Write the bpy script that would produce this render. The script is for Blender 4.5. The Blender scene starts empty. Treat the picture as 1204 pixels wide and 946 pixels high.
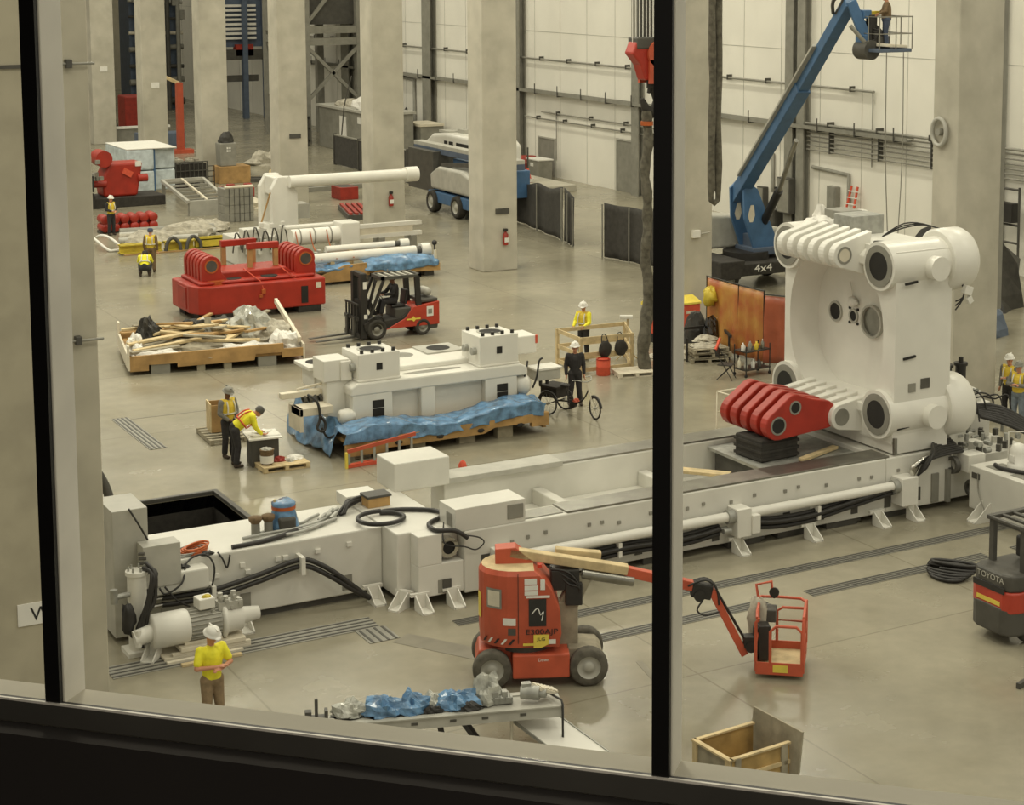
import bpy, math, random
from mathutils import Vector, Matrix, noise
R = math.radians
SC = bpy.context.scene
COL = SC.collection
rnd = random.Random(7)

# ------------------------------------------------------------------ materials
def lin(c):
    return tuple((x / 12.92 if x <= 0.04045 else ((x + 0.055) / 1.055) ** 2.4) for x in (v / 255 for v in c))

def mat(name, rgb, rough=0.5, metal=0.0, var=0.08, scale=4.0, bump=0.0, dark=None, grime=0.0, coat=0.0, bscale=None):
    m = bpy.data.materials.new(name)
    m.use_nodes = True
    nt = m.node_tree
    N, L = nt.nodes, nt.links
    b = N['Principled BSDF']
    b.inputs['Roughness'].default_value = rough
    b.inputs['Metallic'].default_value = metal
    if coat:
        b.inputs['Coat Weight'].default_value = coat
    tc = N.new('ShaderNodeTexCoord')
    nz = N.new('ShaderNodeTexNoise')
    nz.inputs['Scale'].default_value = scale
    nz.inputs['Detail'].default_value = 5
    L.new(tc.outputs['Object'], nz.inputs['Vector'])
    c = lin(rgb)
    d = lin(dark) if dark else tuple(x * (1 - var * 2.2) for x in c)
    h = tuple(min(1, x * (1 + var * (0 if dark else 1))) for x in c)
    rp = N.new('ShaderNodeValToRGB')
    rp.color_ramp.elements[0].position = 0.3
    rp.color_ramp.elements[1].position = 0.62
    rp.color_ramp.elements[0].color = (*d, 1)
    rp.color_ramp.elements[1].color = (*h, 1)
    L.new(nz.outputs['Fac'], rp.inputs['Fac'])
    out = rp.outputs['Color']
    if grime:
        n2 = N.new('ShaderNodeTexNoise')
        n2.inputs['Scale'].default_value = scale * 0.23
        n2.inputs['Detail'].default_value = 8
        n2.inputs['Roughness'].default_value = 0.65
        L.new(tc.outputs['Object'], n2.inputs['Vector'])
        r2 = N.new('ShaderNodeValToRGB')
        r2.color_ramp.elements[0].position = 0.42
        r2.color_ramp.elements[1].position = 0.6
        r2.color_ramp.elements[0].color = (1 - grime, 1 - grime, 1 - grime * 1.1, 1)
        r2.color_ramp.elements[1].color = (1, 1, 1, 1)
        L.new(n2.outputs['Fac'], r2.inputs['Fac'])
        mx = N.new('ShaderNodeMix')
        mx.data_type = 'RGBA'
        mx.blend_type = 'MULTIPLY'
        mx.inputs[0].default_value = 1
        L.new(out, mx.inputs[6])
        L.new(r2.outputs['Color'], mx.inputs[7])
        out = mx.outputs[2]
    L.new(out, b.inputs['Base Color'])
    if bump:
        n3 = N.new('ShaderNodeTexNoise')
        n3.inputs['Scale'].default_value = bscale or scale * 6
        n3.inputs['Detail'].default_value = 4
        L.new(tc.outputs['Object'], n3.inputs['Vector'])
        bp = N.new('ShaderNodeBump')
        bp.inputs['Strength'].default_value = bump
        bp.inputs['Distance'].default_value = 0.02
        L.new(n3.outputs['Fac'], bp.inputs['Height'])
        L.new(bp.outputs['Normal'], b.inputs['Normal'])
    return m

def emit(name, rgb, strength):
    m = bpy.data.materials.new(name)
    m.use_nodes = True
    b = m.node_tree.nodes['Principled BSDF']
    b.inputs['Emission Color'].default_value = (*lin(rgb), 1)
    b.inputs['Emission Strength'].default_value = strength
    return m

def glassy(name, rgb, alpha_mix, rough=0.0):
    """thin sheet: mostly transparent, a little gloss"""
    m = bpy.data.materials.new(name)
    m.use_nodes = True
    nt = m.node_tree
    N, L = nt.nodes, nt.links
    N.remove(N['Principled BSDF'])
    t = N.new('ShaderNodeBsdfTransparent')
    t.inputs['Color'].default_value = (*rgb, 1)
    g = N.new('ShaderNodeBsdfGlossy')
    g.inputs['Roughness'].default_value = rough
    mx = N.new('ShaderNodeMixShader')
    mx.inputs[0].default_value = alpha_mix
    L.new(t.outputs[0], mx.inputs[1])
    L.new(g.outputs[0], mx.inputs[2])
    L.new(mx.outputs[0], N['Material Output'].inputs['Surface'])
    return m

M = {}
def mm(k, *a, **kw):
    M[k] = mat(k, *a, **kw)
mm('white', (218, 216, 207), 0.38, var=0.025, scale=1.2, grime=0.10)
mm('white_clean', (222, 220, 211), 0.35, var=0.02, scale=2)
mm('white_fabric', (225, 222, 214), 0.85, var=0.05, scale=9, bump=0.3)
mm('cream', (214, 206, 186), 0.6, var=0.05, scale=3)
mm('concrete', (188, 183, 168), 0.8, var=0.05, scale=1.3, grime=0.14, bump=0.15, bscale=9)
mm('concrete_dark', (186, 180, 162), 0.8, var=0.05, scale=1.3, grime=0.12, bump=0.12, bscale=9)
mm('wall_white', (232, 229, 218), 0.75, var=0.02, scale=0.6, grime=0.05)
mm('panel_wall', (176, 169, 148), 0.85, var=0.05, scale=1.6, grime=0.08)
mm('steel', (150, 148, 140), 0.32, 0.9, var=0.08, scale=3)
mm('steel_bright', (195, 192, 184), 0.22, 1.0, var=0.06, scale=2)
mm('galv', (165, 165, 158), 0.5, 0.5, var=0.1, scale=6)
mm('grey', (140, 138, 128), 0.55, var=0.06, scale=3, grime=0.1)
mm('grey_light', (178, 176, 166), 0.5, var=0.05, scale=3, grime=0.08)
mm('grey_dark', (78, 76, 70), 0.55, var=0.1, scale=3, grime=0.1)
mm('black', (40, 38, 35), 0.5, var=0.12, scale=5)  # raised above true black so the colour carries the hazy veil
mm('black_matte', (50, 47, 42), 0.85, var=0.15, scale=7)
mm('rubber', (34, 32, 30), 0.75, var=0.15, scale=8)
mm('tyre', (92, 88, 78), 0.9, var=0.15, scale=9, bump=0.3)
mm('tyre_black', (58, 55, 49), 0.85, var=0.15, scale=9, bump=0.3)
mm('red', (166, 46, 30), 0.42, var=0.07, scale=2.2, grime=0.12)
mm('red_dull', (158, 48, 34), 0.55, var=0.1, scale=3, grime=0.15)
mm('orange', (194, 88, 60), 0.45, var=0.06, scale=3, grime=0.12)
mm('fork_red', (184, 64, 44), 0.4, var=0.05, scale=3, grime=0.1)
mm('blue', (72, 108, 148), 0.42, var=0.06, scale=3, grime=0.12)
mm('blue_dark', (84, 96, 114), 0.5, var=0.08, scale=3)
mm('blue_film', (98, 138, 176), 0.22, var=0.22, scale=5, bump=0.5, coat=0.4)
mm('blue_film_dim', (112, 132, 146), 0.3, var=0.25, scale=5, bump=0.5)
mm('film', (178, 178, 168), 0.2, var=0.15, scale=6, bump=0.6, coat=0.4)
mm('wood', (178, 142, 90), 0.75, var=0.12, scale=2.5, grime=0.2)
mm('wood_pale', (202, 182, 140), 0.8, var=0.12, scale=4)
mm('wood_grey', (158, 150, 130), 0.85, var=0.12, scale=4, grime=0.15)
mm('wood_crate', (178, 148, 92), 0.75, var=0.14, scale=3, grime=0.25)
mm('card', (186, 150, 96), 0.85, var=0.06, scale=5)
mm('yellow', (206, 184, 62), 0.5, var=0.08, scale=4, grime=0.12)
mm('hivis', (236, 228, 50), 0.7, var=0.06, scale=8)
mm('hivis_amber', (218, 190, 62), 0.7, var=0.06, scale=8)
mm('hivis_band', (214, 212, 198), 0.5, var=0.05, scale=8)
mm('hivis_red', (206, 84, 58), 0.7, var=0.06, scale=8)
mm('skin', (196, 138, 108), 0.55, var=0.05, scale=9)
mm('skin_dark', (112, 76, 56), 0.55, var=0.05, scale=9)
mm('denim', (66, 76, 96), 0.85, var=0.12, scale=12)
mm('denim_pale', (112, 122, 132), 0.85, var=0.12, scale=12)
mm('navy', (44, 42, 42), 0.85, var=0.12, scale=12)
mm('khaki', (138, 118, 90), 0.85, var=0.1, scale=12)
mm('grey_cloth', (118, 116, 110), 0.9, var=0.1, scale=12)
mm('brown_cloth', (112, 92, 66), 0.9, var=0.15, scale=12)
mm('boot', (64, 52, 40), 0.7, var=0.12, scale=12)
mm('hair', (44, 36, 30), 0.7, var=0.15, scale=20)
mm('hole', (34, 32, 28), 0.8, var=0.1, scale=4)  # near-black colour standing in for the shade inside bores and slots
mm('tarp_black', (50, 48, 43), 0.55, var=0.2, scale=4, bump=0.4)
mm('curtain', (64, 62, 58), 0.8, var=0.12, scale=5, bump=0.3)
mm('weld_amber', (182, 132, 66), 0.4, var=0.1, scale=1.6, dark=(166, 84, 50))
mm('weld_red', (158, 84, 58), 0.35, var=0.08, scale=2.5)
mm('sack', (172, 166, 150), 0.7, var=0.14, scale=6, bump=0.5)
mm('copper', (186, 96, 48), 0.45, 0.3, var=0.1, scale=5)
mm('sling', (98, 94, 82), 0.95, var=0.2, scale=7, bump=0.6)
mm('pale_film', (194, 205, 208), 0.3, var=0.12, scale=3, bump=0.4)
mm('patch', (126, 121, 106), 0.6, var=0.06, scale=3)
mm('ink', (38, 37, 36), 0.7, var=0.02)
mm('sign', (224, 222, 214), 0.6, var=0.02)
mm('label_yellow', (226, 204, 84), 0.5, var=0.04)
mm('office_dark', (44, 40, 37), 0.9, var=0.04, scale=3)
mm('mullion', (9, 8, 7), 0.5, var=0.02)
mm('alu', (238, 234, 222), 0.5, 0.0, var=0.05, scale=6)
mm('lens', (200, 60, 40), 0.3, var=0.02)
M['glass'] = glassy('glass', (0.99, 0.99, 0.97), 0.02)
M['smoked'] = glassy('smoked', (0.25, 0.25, 0.25), 0.1, 0.05)

# floor: polished, mottled concrete with saw-cut joints
def floor_mat():
    m = bpy.data.materials.new('polished_concrete')
    m.use_nodes = True
    nt = m.node_tree
    N, L = nt.nodes, nt.links
    b = N['Principled BSDF']
    tc = N.new('ShaderNodeTexCoord')
    def ns(scale, detail=6, rough=0.6):
        n = N.new('ShaderNodeTexNoise')
        n.inputs['Scale'].default_value = scale
        n.inputs['Detail'].default_value = detail
        n.inputs['Roughness'].default_value = rough
        L.new(tc.outputs['Object'], n.inputs['Vector'])
        return n
    def ramp(src, p0, c0, p1, c1):
        r = N.new('ShaderNodeValToRGB')
        r.color_ramp.elements[0].position = p0
        r.color_ramp.elements[1].position = p1
        r.color_ramp.elements[0].color = (*c0, 1)
        r.color_ramp.elements[1].color = (*c1, 1)
        L.new(src, r.inputs['Fac'])
        return r
    a = ramp(ns(0.16, 7, 0.62).outputs['Fac'], 0.36, lin((132, 127, 110)), 0.64, lin((160, 154, 135)))
    f = ramp(ns(2.6, 6, 0.6).outputs['Fac'], 0.25, (0.9, 0.9, 0.89), 0.75, (1.05, 1.05, 1.04))
    def mul(x, y):
        mx = N.new('ShaderNodeMix')
        mx.data_type = 'RGBA'
        mx.blend_type = 'MULTIPLY'
        mx.inputs[0].default_value = 1
        L.new(x, mx.inputs[6])
        L.new(y, mx.inputs[7])
        return mx.outputs[2]
    c = mul(a.outputs['Color'], f.outputs['Color'])
    br = N.new('ShaderNodeTexBrick')
    br.offset = 0
    br.inputs['Scale'].default_value = 1
    br.inputs['Brick Width'].default_value = 7.0
    br.inputs['Row Height'].default_value = 7.0
    br.inputs['Mortar Size'].default_value = 0.02
    br.inputs['Color1'].default_value = (1, 1, 1, 1)
    br.inputs['Color2'].default_value = (0.95, 0.95, 0.95, 1)
    br.inputs['Mortar'].default_value = (0.72, 0.71, 0.68, 1)
    mp = N.new('ShaderNodeMapping')
    mp.inputs['Location'].default_value = (4.1, 2.2, 0)
    L.new(tc.outputs['Object'], mp.inputs['Vector'])
    L.new(mp.outputs['Vector'], br.inputs['Vector'])
    c = mul(c, br.outputs['Color'])
    L.new(c, b.inputs['Base Color'])
    rr = ramp(ns(0.5, 5).outputs['Fac'], 0.3, (0.16,) * 3, 0.7, (0.3,) * 3)
    L.new(rr.outputs['Color'], b.inputs['Roughness'])
    b.inputs['Specular IOR Level'].default_value = 0.5
    return m
M['floor'] = floor_mat()

# ------------------------------------------------------------------ mesh builder
INV = {}

class MB:
    """collects solids; root given: coordinates are hall coordinates, brought into the root's own frame when built"""
    def __init__(s, root=None):
        s.v, s.f, s.s, s.mi = [], [], [], []
        s.root, s.T, s.m = root, None, 0

    def at(s, loc=(0, 0, 0), rz=0, rx=0, ry=0):
        s.T = Matrix.Translation(loc) @ Matrix.Rotation(R(rz), 4, 'Z') @ Matrix.Rotation(R(ry), 4, 'Y') @ Matrix.Rotation(R(rx), 4, 'X')
        return s

    def add(s, vs, fs, smooth=False):
        b = len(s.v)
        for p in vs:
            p = Vector(p)
            s.v.append(s.T @ p if s.T else p)
        for q in fs:
            s.f.append([b + i for i in q])
            s.s.append(smooth)
            s.mi.append(s.m)
        return s

    def box(s, x0, y0, z0, x1, y1, z1):
        vs = [(x, y, z) for z in (z0, z1) for x, y in ((x0, y0), (x1, y0), (x1, y1), (x0, y1))]
        return s.add(vs, [(3, 2, 1, 0), (4, 5, 6, 7), (0, 1, 5, 4), (1, 2, 6, 5), (2, 3, 7, 6), (3, 0, 4, 7)])

    def bx(s, c, d, rz=0, rx=0, ry=0):
        m = Matrix.Translation(c) @ Matrix.Rotation(R(rz), 4, 'Z') @ Matrix.Rotation(R(ry), 4, 'Y') @ Matrix.Rotation(R(rx), 4, 'X')
        vs = [m @ Vector((x * d[0] / 2, y * d[1] / 2, z * d[2] / 2)) for z in (-1, 1) for x, y in ((-1, -1), (1, -1), (1, 1), (-1, 1))]
        return s.add(vs, [(3, 2, 1, 0), (4, 5, 6, 7), (0, 1, 5, 4), (1, 2, 6, 5), (2, 3, 7, 6), (3, 0, 4, 7)])

    def beam(s, p0, p1, w, h):
        """square bar from p0 to p1, w wide, h high"""
        p0, p1 = Vector(p0), Vector(p1)
        d = (p1 - p0).normalized()
        u = d.cross(Vector((0, 0, 1)))
        u = Vector((1, 0, 0)) if u.length < 1e-4 else u.normalized()
        n = u.cross(d)
        vs = [p + u * a * w / 2 + n * b * h / 2 for p in (p0, p1) for a, b in ((-1, -1), (1, -1), (1, 1), (-1, 1))]
        return s.add(vs, [(3, 2, 1, 0), (4, 5, 6, 7), (0, 1, 5, 4), (1, 2, 6, 5), (2, 3, 7, 6), (3, 0, 4, 7)])

    def _fr(s, p0, p1):
        d = (Vector(p1) - Vector(p0)).normalized()
        u = d.cross(Vector((0, 0, 1)))
        u = Vector((1, 0, 0)) if u.length < 1e-4 else u.normalized()
        return d, u, d.cross(u)

    def cyl(s, p0, p1, r0, r1=None, n=16, cap=True):
        r1 = r0 if r1 is None else r1
        p0, p1 = Vector(p0), Vector(p1)
        d, u, w = s._fr(p0, p1)
        vs = [p + (u * math.cos(2 * math.pi * i / n) + w * math.sin(2 * math.pi * i / n)) * r for p, r in ((p0, r0), (p1, r1)) for i in range(n)]
        s.add(vs, [(i, (i + 1) % n, n + (i + 1) % n, n + i) for i in range(n)], True)
        if cap:
            s.add(vs, [tuple(range(n))[::-1], tuple(range(n, 2 * n))])
        return s

    def ring(s, p0, p1, ro, ri, n=24):
        p0, p1 = Vector(p0), Vector(p1)
        d, u, w = s._fr(p0, p1)
        c = [(u * math.cos(2 * math.pi * i / n) + w * math.sin(2 * math.pi * i / n)) for i in range(n)]
        vs = [p + q * r for p, r in ((p0, ro), (p1, ro), (p1, ri), (p0, ri)) for q in c]
        for k in range(4):
            a, b = k * n, ((k + 1) % 4) * n
            s.add(vs, [(a + i, a + (i + 1) % n, b + (i + 1) % n, b + i) for i in range(n)], k % 2 == 0)
        return s

    def lathe(s, prof, p0, axis=(0, 0, 1), n=20, cap=True):
        """prof: (radius, distance along the axis)"""
        p0, axis = Vector(p0), Vector(axis).normalized()
        d, u, w = s._fr((0, 0, 0), axis)
        vs = [p0 + d * t + (u * math.cos(2 * math.pi * i / n) + w * math.sin(2 * math.pi * i / n)) * r for r, t in prof for i in range(n)]
        fs = [(k * n + i, k * n + (i + 1) % n, (k + 1) * n + (i + 1) % n, (k + 1) * n + i) for k in range(len(prof) - 1) for i in range(n)]
        s.add(vs, fs, True)
        if cap and prof[0][0] > 1e-4:
            s.add(vs[:n], [tuple(range(n))[::-1]])
        if cap and prof[-1][0] > 1e-4:
            s.add(vs[-n:], [tuple(range(n))])
        return s

    def sph(s, c, r, n=12, cut=None):
        r = (r, r, r) if isinstance(r, (int, float)) else r
        k = n // 2
        vs, fs = [], []
        for j in range(k + 1):
            t = math.pi * j / k
            for i in range(n):
                a = 2 * math.pi * i / n
                vs.append((c[0] + r[0] * math.sin(t) * math.cos(a), c[1] + r[1] * math.sin(t) * math.sin(a), c[2] + r[2] * math.cos(t)))
        for j in range(k):
            for i in range(n):
                fs.append((j * n + i, (j + 1) * n + i, (j + 1) * n + (i + 1) % n, j * n + (i + 1) % n))
        return s.add(vs, fs, True)

    def path(s, pts, r, n=8, sub=0, closed=False):
        pts = [Vector(p) for p in pts]
        if sub:
            q, m = [], len(pts)
            for i in range(m if closed else m - 1):
                a, b, c, d = (pts[(i + o) % m] if closed else pts[max(0, min(m - 1, i + o))] for o in (-1, 0, 1, 2))
                for k in range(sub):
                    t = k / sub
                    q.append(0.5 * (2 * b + (c - a) * t + (2 * a - 5 * b + 4 * c - d) * t * t + (3 * b - a - 3 * c + d) * t ** 3))
            if not closed:
                q.append(pts[-1])
            pts = q
        m = len(pts)
        vs, u = [], None
        for i, p in enumerate(pts):
            a, b = pts[i - 1] if (i or closed) else p, pts[(i + 1) % m] if (i < m - 1 or closed) else p
            d = (b - a).normalized()
            if u is None:
                u = d.cross(Vector((0, 0, 1)))
                u = Vector((1, 0, 0)) if u.length < 1e-3 else u
            u = (u - d * u.dot(d)).normalized()
            w = d.cross(u)
            rr = r[i] if isinstance(r, (list, tuple)) else r
            vs += [p + (u * math.cos(2 * math.pi * k / n) + w * math.sin(2 * math.pi * k / n)) * rr for k in range(n)]
        e = m if closed else m - 1
        s.add(vs, [(i * n + k, i * n + (k + 1) % n, ((i + 1) % m) * n + (k + 1) % n, ((i + 1) % m) * n + k) for i in range(e) for k in range(n)], True)
        if not closed:
            s.add(vs[:n], [tuple(range(n))[::-1]])
            s.add(vs[-n:], [tuple(range(n))])
        return s

    def prism(s, poly, plane, a, b):
        """poly in plane 'xz' (extruded along y), 'yz' (along x) or 'xy' (along z) from a to b"""
        f = {'xz': lambda p, t: (p[0], t, p[1]), 'yz': lambda p, t: (t, p[0], p[1]), 'xy': lambda p, t: (p[0], p[1], t)}[plane]
        n = len(poly)
        vs = [f(p, t) for t in (a, b) for p in poly]
        return s.add(vs, [tuple(range(n))[::-1], tuple(range(n, 2 * n))] + [(i, (i + 1) % n, n + (i + 1) % n, n + i) for i in range(n)])

    def sheet(s, fn, nu, nv, smooth=True):
        vs = [fn(i / nu, j / nv) for j in range(nv + 1) for i in range(nu + 1)]
        w = nu + 1
        return s.add(vs, [(j * w + i, j * w + i + 1, (j + 1) * w + i + 1, (j + 1) * w + i) for j in range(nv) for i in range(nu)], smooth)

    def lump(s, c, d, seed=0, amp=0.35, freq=2.2, n=18, flat=True):
        """crumpled rounded heap"""
        k = n // 2
        vs, fs = [], []
        for j in range(k + 1):
            t = math.pi * j / k
            for i in range(n):
                a = 2 * math.pi * i / n
                q = Vector((math.sin(t) * math.cos(a), math.sin(t) * math.sin(a), math.cos(t)))
                w = 1 + amp * noise.noise(q * freq + Vector((seed * 7.3, seed * 3.1, seed))) + amp * 0.6 * noise.noise(q * freq * 2.7 + Vector((seed, 9, 2)))
                z = q.z * d[2] * w
                vs.append((c[0] + q.x * d[0] * w, c[1] + q.y * d[1] * w, c[2] + (max(z, 0) if flat else z)))
        for j in range(k):
            for i in range(n):
                fs.append((j * n + i, (j + 1) * n + i, (j + 1) * n + (i + 1) % n, j * n + (i + 1) % n))
        return s.add(vs, fs, not flat)

    def build(s, name, m, parent=None, bevel=0.0, solid=0.0, remesh=0.0, seg=2, smooth=None):
        root = s.root
        me = bpy.data.meshes.new(name)
        vs = [INV[root.name] @ p for p in s.v] if root is not None else s.v
        me.from_pydata([tuple(p) for p in vs], [], s.f)
        ms = m if isinstance(m, (list, tuple)) else [m]
        for k in ms:
            me.materials.append(M[k] if isinstance(k, str) else k)
        me.polygons.foreach_set('use_smooth', s.s if smooth is None else [smooth] * len(s.f))
        if len(ms) > 1:
            me.polygons.foreach_set('material_index', s.mi)
        me.update()
        o = bpy.data.objects.new(name, me)
        COL.objects.link(o)
        if parent is not None:
            o.parent = parent
        if solid:
            d = o.modifiers.new('Solidify', 'SOLIDIFY')
            d.thickness = solid
            d.offset = 0
        if remesh:
            d = o.modifiers.new('Remesh', 'REMESH')
            d.mode = 'VOXEL'
            d.voxel_size = remesh
            d.use_smooth_shade = True
            d = o.modifiers.new('Smooth', 'SMOOTH')
            d.iterations = 3
            d.factor = 0.5
        if bevel:
            d = o.modifiers.new('Bevel', 'BEVEL')
            d.width = bevel
            d.segments = seg
            d.limit_method = 'ANGLE'
            d.angle_limit = R(40)
            d.harden_normals = False
        return o

def tag(o, label=None, cat=None, group=None, kind=None):
    for k, x in (('label', label), ('category', cat), ('group', group), ('kind', kind)):
        if x:
            o[k] = x
    return o

def thing(name, label, cat, loc=(0, 0, 0), rz=0, group=None, kind=None):
    o = bpy.data.objects.new(name, None)
    o.empty_display_size = 0.2
    COL.objects.link(o)
    o.location = loc
    o.rotation_euler = (0, 0, R(rz))
    INV[o.name] = (Matrix.Translation(loc) @ Matrix.Rotation(R(rz), 4, 'Z')).inverted()
    return tag(o, label, cat, group, kind)

def copy_thing(r, loc, rz, label, group=None):
    c = r.copy()
    COL.objects.link(c)
    c.location = loc
    c.rotation_euler = (0, 0, R(rz))
    tag(c, label, None, group)
    for ch in r.children:
        d = ch.copy()
        COL.objects.link(d)
        d.parent = c
        for g in ch.children:
            e = g.copy()
            COL.objects.link(e)
            e.parent = d
    return c

def text(name, body, size, m, parent, loc, rot, depth=0.002, squash=1.0):
    cu = bpy.data.curves.new(name, 'FONT')
    cu.body = body
    cu.size = size
    cu.extrude = depth
    cu.align_x = 'CENTER'
    cu.align_y = 'CENTER'
    t = bpy.data.objects.new(name, cu)
    me = bpy.data.meshes.new_from_object(t)
    bpy.data.objects.remove(t)
    me.materials.clear()
    me.materials.append(M[m])
    o = bpy.data.objects.new(name, me)
    COL.objects.link(o)
    o.parent = parent
    mt = Matrix.Translation(loc) @ Matrix.Rotation(R(rot[2]), 4, 'Z') @ Matrix.Rotation(R(rot[1]), 4, 'Y') @ Matrix.Rotation(R(rot[0]), 4, 'X') @ Matrix.Diagonal((squash, 1, 1, 1))
    me.transform(mt)
    return o

# ------------------------------------------------------------------ camera and light
EYE = 12.4
cam = bpy.data.cameras.new('camera')
cam.sensor_width = 36
cam.sensor_fit = 'HORIZONTAL'
cam.lens = 36 * 2157 / 1204
cam.shift_x = (602 - 715) / 1204
cam.shift_y = -(473 - 217) / 1204
cam.clip_end = 500
co = bpy.data.objects.new('camera', cam)
COL.objects.link(co)
co.location = (0, 0, EYE)
co.rotation_euler = (R(90) - math.atan(265 / 2157), 0, R(59.7 - 90))
SC.camera = co

vs = SC.view_settings
vs.view_transform = 'Standard'
vs.look = 'None'
vs.gamma = 1
vs.use_curve_mapping = False
vs.exposure = 0.6

w = bpy.data.worlds.new('hall_ambience')
SC.world = w
w.use_nodes = True
w.node_tree.nodes['Background'].inputs[0].default_value = (1.0, 0.945, 0.79, 1)
w.node_tree.nodes['Background'].inputs[1].default_value = 0.36

def lamp(x, y, z, sx, sy, watts):
    l = bpy.data.lights.new('high_bay_lamp', 'AREA')
    l.shape = 'RECTANGLE'
    l.size, l.size_y = sx, sy
    l.energy = watts
    l.color = (1.0, 0.942, 0.78)
    o = bpy.data.objects.new('high_bay_lamp', l)
    COL.objects.link(o)
    o.location = (x, y, z)
for x in (4, 15, 26):
    for y in (12, 30, 48, 66, 86, 110):
        lamp(x, y, 24, 1.2, 5.0, 850 if y > 35 else 480)
for y in (2, 20, 40, 58, 76, 96, 118):
    lamp(42, y, 24, 1.2, 5.0, 850 if y > 35 else 480)
# ------------------------------------------------------------------ hall shell
def struct(name, b, m, **kw):
    return tag(b.build(name, m, **kw), kind='structure')

# the floor, with a pit left open beside the machine
PX0, PX1, PY0, PY1 = 10.55, 13.05, 37.2, 40.6
fb = MB()
for x0, y0, x1, y1 in ((-30, -5, 70, PY0), (-30, PY1, 70, 190), (-30, PY0, PX0, PY1), (PX1, PY0, 70, PY1)):
    fb.box(x0, y0, -0.3, x1, y1, 0)
struct('floor', fb, 'floor')
t = thing('floor_pit', 'open rectangular pit with dark walls and steel edge behind the white machine', 'pit', ((PX0 + PX1) / 2, (PY0 + PY1) / 2, 0))
b = MB(t)
b.box(PX0 - .05, PY0 - .05, -1.6, PX1 + .05, PY1 + .05, -1.55)
for x0, y0, x1, y1 in ((PX0 - .05, PY0, PX0, PY1), (PX1, PY0, PX1 + .05, PY1), (PX0, PY0 - .05, PX1, PY0), (PX0, PY1, PX1, PY1 + .05)):
    b.box(x0, y0, -1.6, x1, y1, -0.01)
b.build('pit_lining', 'black_matte', t)
b = MB(t)
for x0, y0, x1, y1 in ((PX0 - .12, PY0 - .12, PX0, PY1 + .12), (PX1, PY0 - .12, PX1 + .12, PY1 + .12), (PX0, PY0 - .12, PX1, PY0), (PX0, PY1, PX1, PY1 + .12)):
    b.box(x0, y0, 0, x1, y1, .09)
b.build('kerb_angle', 'grey_dark', t, bevel=.01)

# slotted steel covers over the cable trenches
def trench(x0, y0, x1, y1, along):
    b = MB()
    b.box(x0, y0, 0.0, x1, y1, 0.012)
    b.m = 1
    n = 4
    for k in range(n):
        if along == 'x':
            y = y0 + (k + .5) * (y1 - y0) / n
            b.box(x0, y - .022, .012, x1, y + .022, .02)
        else:
            x = x0 + (k + .5) * (x1 - x0) / n
            b.box(x - .022, y0, .012, x + .022, y1, .02)
    tag(b.build('floor_trench_cover', ['grey', 'grey_dark']), kind='structure')
for a in ((8.0, 30.7, 13.0, 31.3, 'x'), (12.5, 30.0, 13.1, 30.7, 'y'), (16.2, 29.25, 33, 29.6, 'x'), (15.7, 27.95, 20.0, 28.3, 'x'),
          (21.0, 27.95, 25.6, 28.3, 'x'), (26.4, 27.95, 36, 28.3, 'x'), (14.3, 30.0, 15.9, 30.3, 'x'), (12.9, 45.2, 13.35, 48.8, 'y'), (14.1, 28.15, 14.9, 28.5, 'x')):
    trench(*a)
b = MB()
for p, q, wd in (((13.1, 30.0), (14.2, 28.2), .5), ((16.3, 26.8), (15.9, 25.0), .12), ((13.4, 48.6), (16.4, 48.5), .09)):
    b.beam((*p, .003), (*q, .003), wd, .004)
tag(b.build('floor_patch', 'patch'), kind='structure')

# right-hand wall: white precast panels, steel posts, joints
WX = 50.1
b = MB()
b.box(WX, 20, 0, WX + .4, 190, 26)
b.m = 1
for y in [24 + 3.05 * k for k in range(55)]:
    b.box(WX - .012, y - .012, 0, WX, y + .012, 26)
for z in (8.27, 14.5, 20):
    b.box(WX - .012, 20, z - .012, WX, 190, z + .012)
struct('wall_right', b, ['wall_white', 'grey_light'])
for y, wd, dp in ((122.0, 1.3, .5), (108.2, 1.2, .5), (95.6, .7, .5), (82.3, .7, .4), (68.6, .6, .4), (67.7, .55, .4), (54.9, .7, .4)):
    b = MB()
    b.box(WX - dp, y - wd / 2, 0, WX - dp + .06, y + wd / 2, 26)
    b.box(WX - dp + .06, y - .05, 0, WX - .02, y + .05, 26)
    b.box(WX - .08, y - wd / 2, 0, WX, y + wd / 2, 26)
    struct('wall_post', b, 'grey')
b = MB()
b.box(36, 175, 0, WX, 175.4, 26)
b.box(-30, 175, 0, 36, 175.4, 26)
struct('wall_back', b, 'concrete_dark')
for n, (y0, y1, z1) in enumerate(((91.7, 93.6, 2.15), (82.9, 84.7, 2.75))):
    t = thing('door_%d' % (n + 1), None, None, (WX, (y0 + y1) / 2, 0), kind='structure')
    b = MB(t)
    b.box(WX - .05, y0, 0, WX + .02, y1, z1)
    b.build('door_leaf', 'grey', t, bevel=.01)
    b = MB(t)
    b.box(WX - .09, y0 - .08, 0, WX, y0, z1 + .08).box(WX - .09, y1, 0, WX, y1 + .08, z1 + .08).box(WX - .09, y0, z1, WX, y1, z1 + .08)
    b.build('door_frame', 'grey_light', t)

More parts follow.
